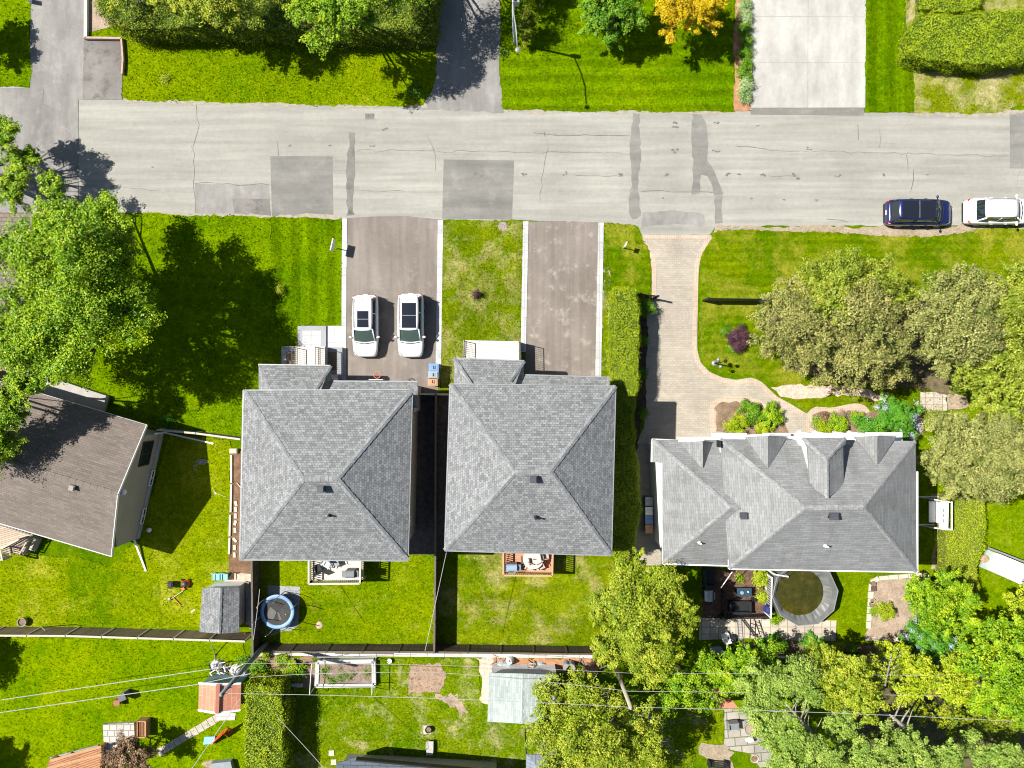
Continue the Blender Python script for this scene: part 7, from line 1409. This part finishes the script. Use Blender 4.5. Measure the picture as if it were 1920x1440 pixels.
# toy slide
x, y, _ = W(408, 1382, .4); t = thing('toy_slide', 'red and light blue toddler slide on the lawn beside the yellow hedge', 'toy slide', (x, y, 0)); RD = M('toy_red', (.62, .06, .02), None, 3, .35); BL_ = M('toy_blue', (.22, .48, .62), None, 3, .35)
a, b, c = Vector(W(382, 1389, .08)), Vector(W(402, 1388, .2)), Vector(W(424, 1368, .95)); s = Vector((.05, .27, 0)); mb = MB()
mb.add([a-s, b-s, b+s, a+s, a-s-Vector((0, 0, .06)), b-s-Vector((0, 0, .06)), b+s-Vector((0, 0, .06)), a+s-Vector((0, 0, .06))], [(0, 1, 2, 3), (7, 6, 5, 4), (0, 4, 5, 1), (3, 2, 6, 7), (0, 3, 7, 4)]).build('slide_foot', BL_, t)
s2_ = Vector((.16, .2, 0)); mb = MB(); mb.add([b-s2_, c-s2_, c+s2_, b+s2_, b-s2_-Vector((0, 0, .06)), c-s2_-Vector((0, 0, .06)), c+s2_-Vector((0, 0, .06)), b+s2_-Vector((0, 0, .06))], [(0, 1, 2, 3), (7, 6, 5, 4), (0, 4, 5, 1), (3, 2, 6, 7), (0, 3, 7, 4), (1, 5, 6, 2)]).build('chute', RD, t)
for k in (-1, 1): MB().bar(b+s2_*k*1.1+Vector((0, 0, .08)), c+s2_*k*1.1+Vector((0, 0, .12)), .06, .16).build('side_wall', RD, t)
d_ = Vector(W(434, 1376, .0)); 
for k in (-1, 1): MB().bar(c+s2_*k+Vector((0, 0, .15)), d_+s2_*k*1.2, .07, .06).build('leg', RD, t)
for f in (.25, .5, .75): q_ = c.lerp(d_, f); MB().bar(q_-s2_, q_+s2_, .1, .04).build('step', RD, t)
# bottom strip clutter
lump('brown soil heap at the bottom edge below the toy slide', 400, 1432, 0, (.9, .3), .15, DUST, 21, 'soil heap', 'soil_heap'); tag(MB().prism(Wp([(395, 1432), (432, 1428), (436, 1445), (398, 1450)], .5), .02, .5).build('raised_box', M('slate_box', (.25, .28, .3), None, 3), None, W(415, 1438)), 'slate grey box at the bottom edge left of the yellow hedge', 'box')
# bottom right patio things
x, y, _ = W(1375, 1362, .5); t = thing('garden_armchair', 'grey plastic armchair on the slab patio at the bottom', 'chair', (x, y, 0), None, .1, True); GPL = M('grey_plastic_chair', (.20, .21, .21), None, 3, .5); MB().box(0, 0, .3, .42, .62, .6).build('seat', GPL, t, bevel=.03); MB().prism([(-.36, .26), (.36, .26), (.36, .36), (-.36, .36)], .3, .85).build('backrest', GPL, t, bevel=.02)
for s in (-1, 1): MB().box(s*.34, 0, .0, .6, .1, .62).build('armrest', GPL, t, bevel=.02)
x, y, _ = W(1409, 1367, .4); t = thing('fire_bowl', 'large round bowl with dry growth on the slab patio', 'fire bowl', (x, y, 0)); MB().lathe([(.3, 0), (.45, .15), (.5, .4), (.46, .4), (.40, .28), (.02, .26)], x, y, 26).build('bowl', STONE, t, smooth=True); MB().lathe([(.01, .34), (.40, .33)], x, y, 20, cap=False).build('bowl_fill', DUST, t)
lump('crumpled white bag beside the fire bowl', 1407, 1388, .1, (.38, .22), .18, TARP, 31, 'bag', 'white_bag'); tag(MB().box(*W(1415, 1386, .2)[:2], .0, .2, .14, .3, .4).build('dark_brick', DARKM, None, W(1415, 1386)), 'small dark block beside the white bag', 'block')
tag(MB().prism(Wp([(1341, 1318), (1347, 1308), (1372, 1312), (1385, 1328), (1345, 1328)], 2.1), 1.95, 2.1).box(*W(1362, 1318, 1.9)[:2], 0, 1.95, .8, .4).build('terracotta_canopy', M('terracotta', (.50, .20, .12), (.44, .17, .10), 2, .8), None, W(1362, 1320)), 'small terracotta red canopy under the bright green tree', 'canopy')
lump('white cloth hanging over the edge of the terracotta canopy', 1337, 1303, 2.0, (.16, .4), .3, M('blue_white_cloth', (.45, .5, .6), None, 3), 33, 'cloth', 'cloth', z0=1.8)
def bench(label, px, py, w, rot, mat=DARKM):
    x, y, _ = W(px, py, .4); t = thing('garden_bench', label, 'bench', (x, y, 0), None, rot, True)
    for k in range(3): MB().box(0, -.15+k*.15, .40, .44, w, .1).build('seat_slat', mat, t)
    for k in range(2): MB().box(0, -.27-.03*k, .55+.18*k, .65+.18*k, w, .04).build('back_slat', mat, t)
    for s in (-1, 1): MB().box(s*w*.45, 0, 0, .62, .06, .5).build('leg', mat, t)
bench('dark slatted bench on the gravel patch at the bottom edge', 1345, 1434, 1.3, -.05)
pot('pale round stone at the lower end of the slab patio', 1415, 1423, .3, .12, PALEW)
sticks('pile of brown branches and stems along the mulch behind the fence', 1100, 1247, 14, .9, .5, 40, [JUNK], 'branch pile', 'branch_pile', (.5, .25))
# small objects on the soil by the fences
tag(MB().bar(W(463, 1092, .4), W(472, 1178, .4), .3, .1).bar(W(466, 1100, .2), W(468, 1170, .2), .4, .2).build('stacked_boards', GREYM, None, W(468, 1130)), 'grey boards stacked between the shed and the dark fence', 'boards')
tag(MB().bar(W(458, 1188, .3), W(463, 1196, .3), .25, .3).build('red_fuel_can', M('can_red', (.45, .06, .05), None, 3, .4), None, W(460, 1192)), 'small red can at the end of the brown board fence', 'can')
tag(MB().tube([W(398, 1196, 1.6), W(397, 1210, .9), W(403, 1228, .1), W(404, 1240, .05)], .03, 6).build('hanging_hose', GREYM, None, W(398, 1196)), 'grey hose hanging from the brown board fence', 'hose')
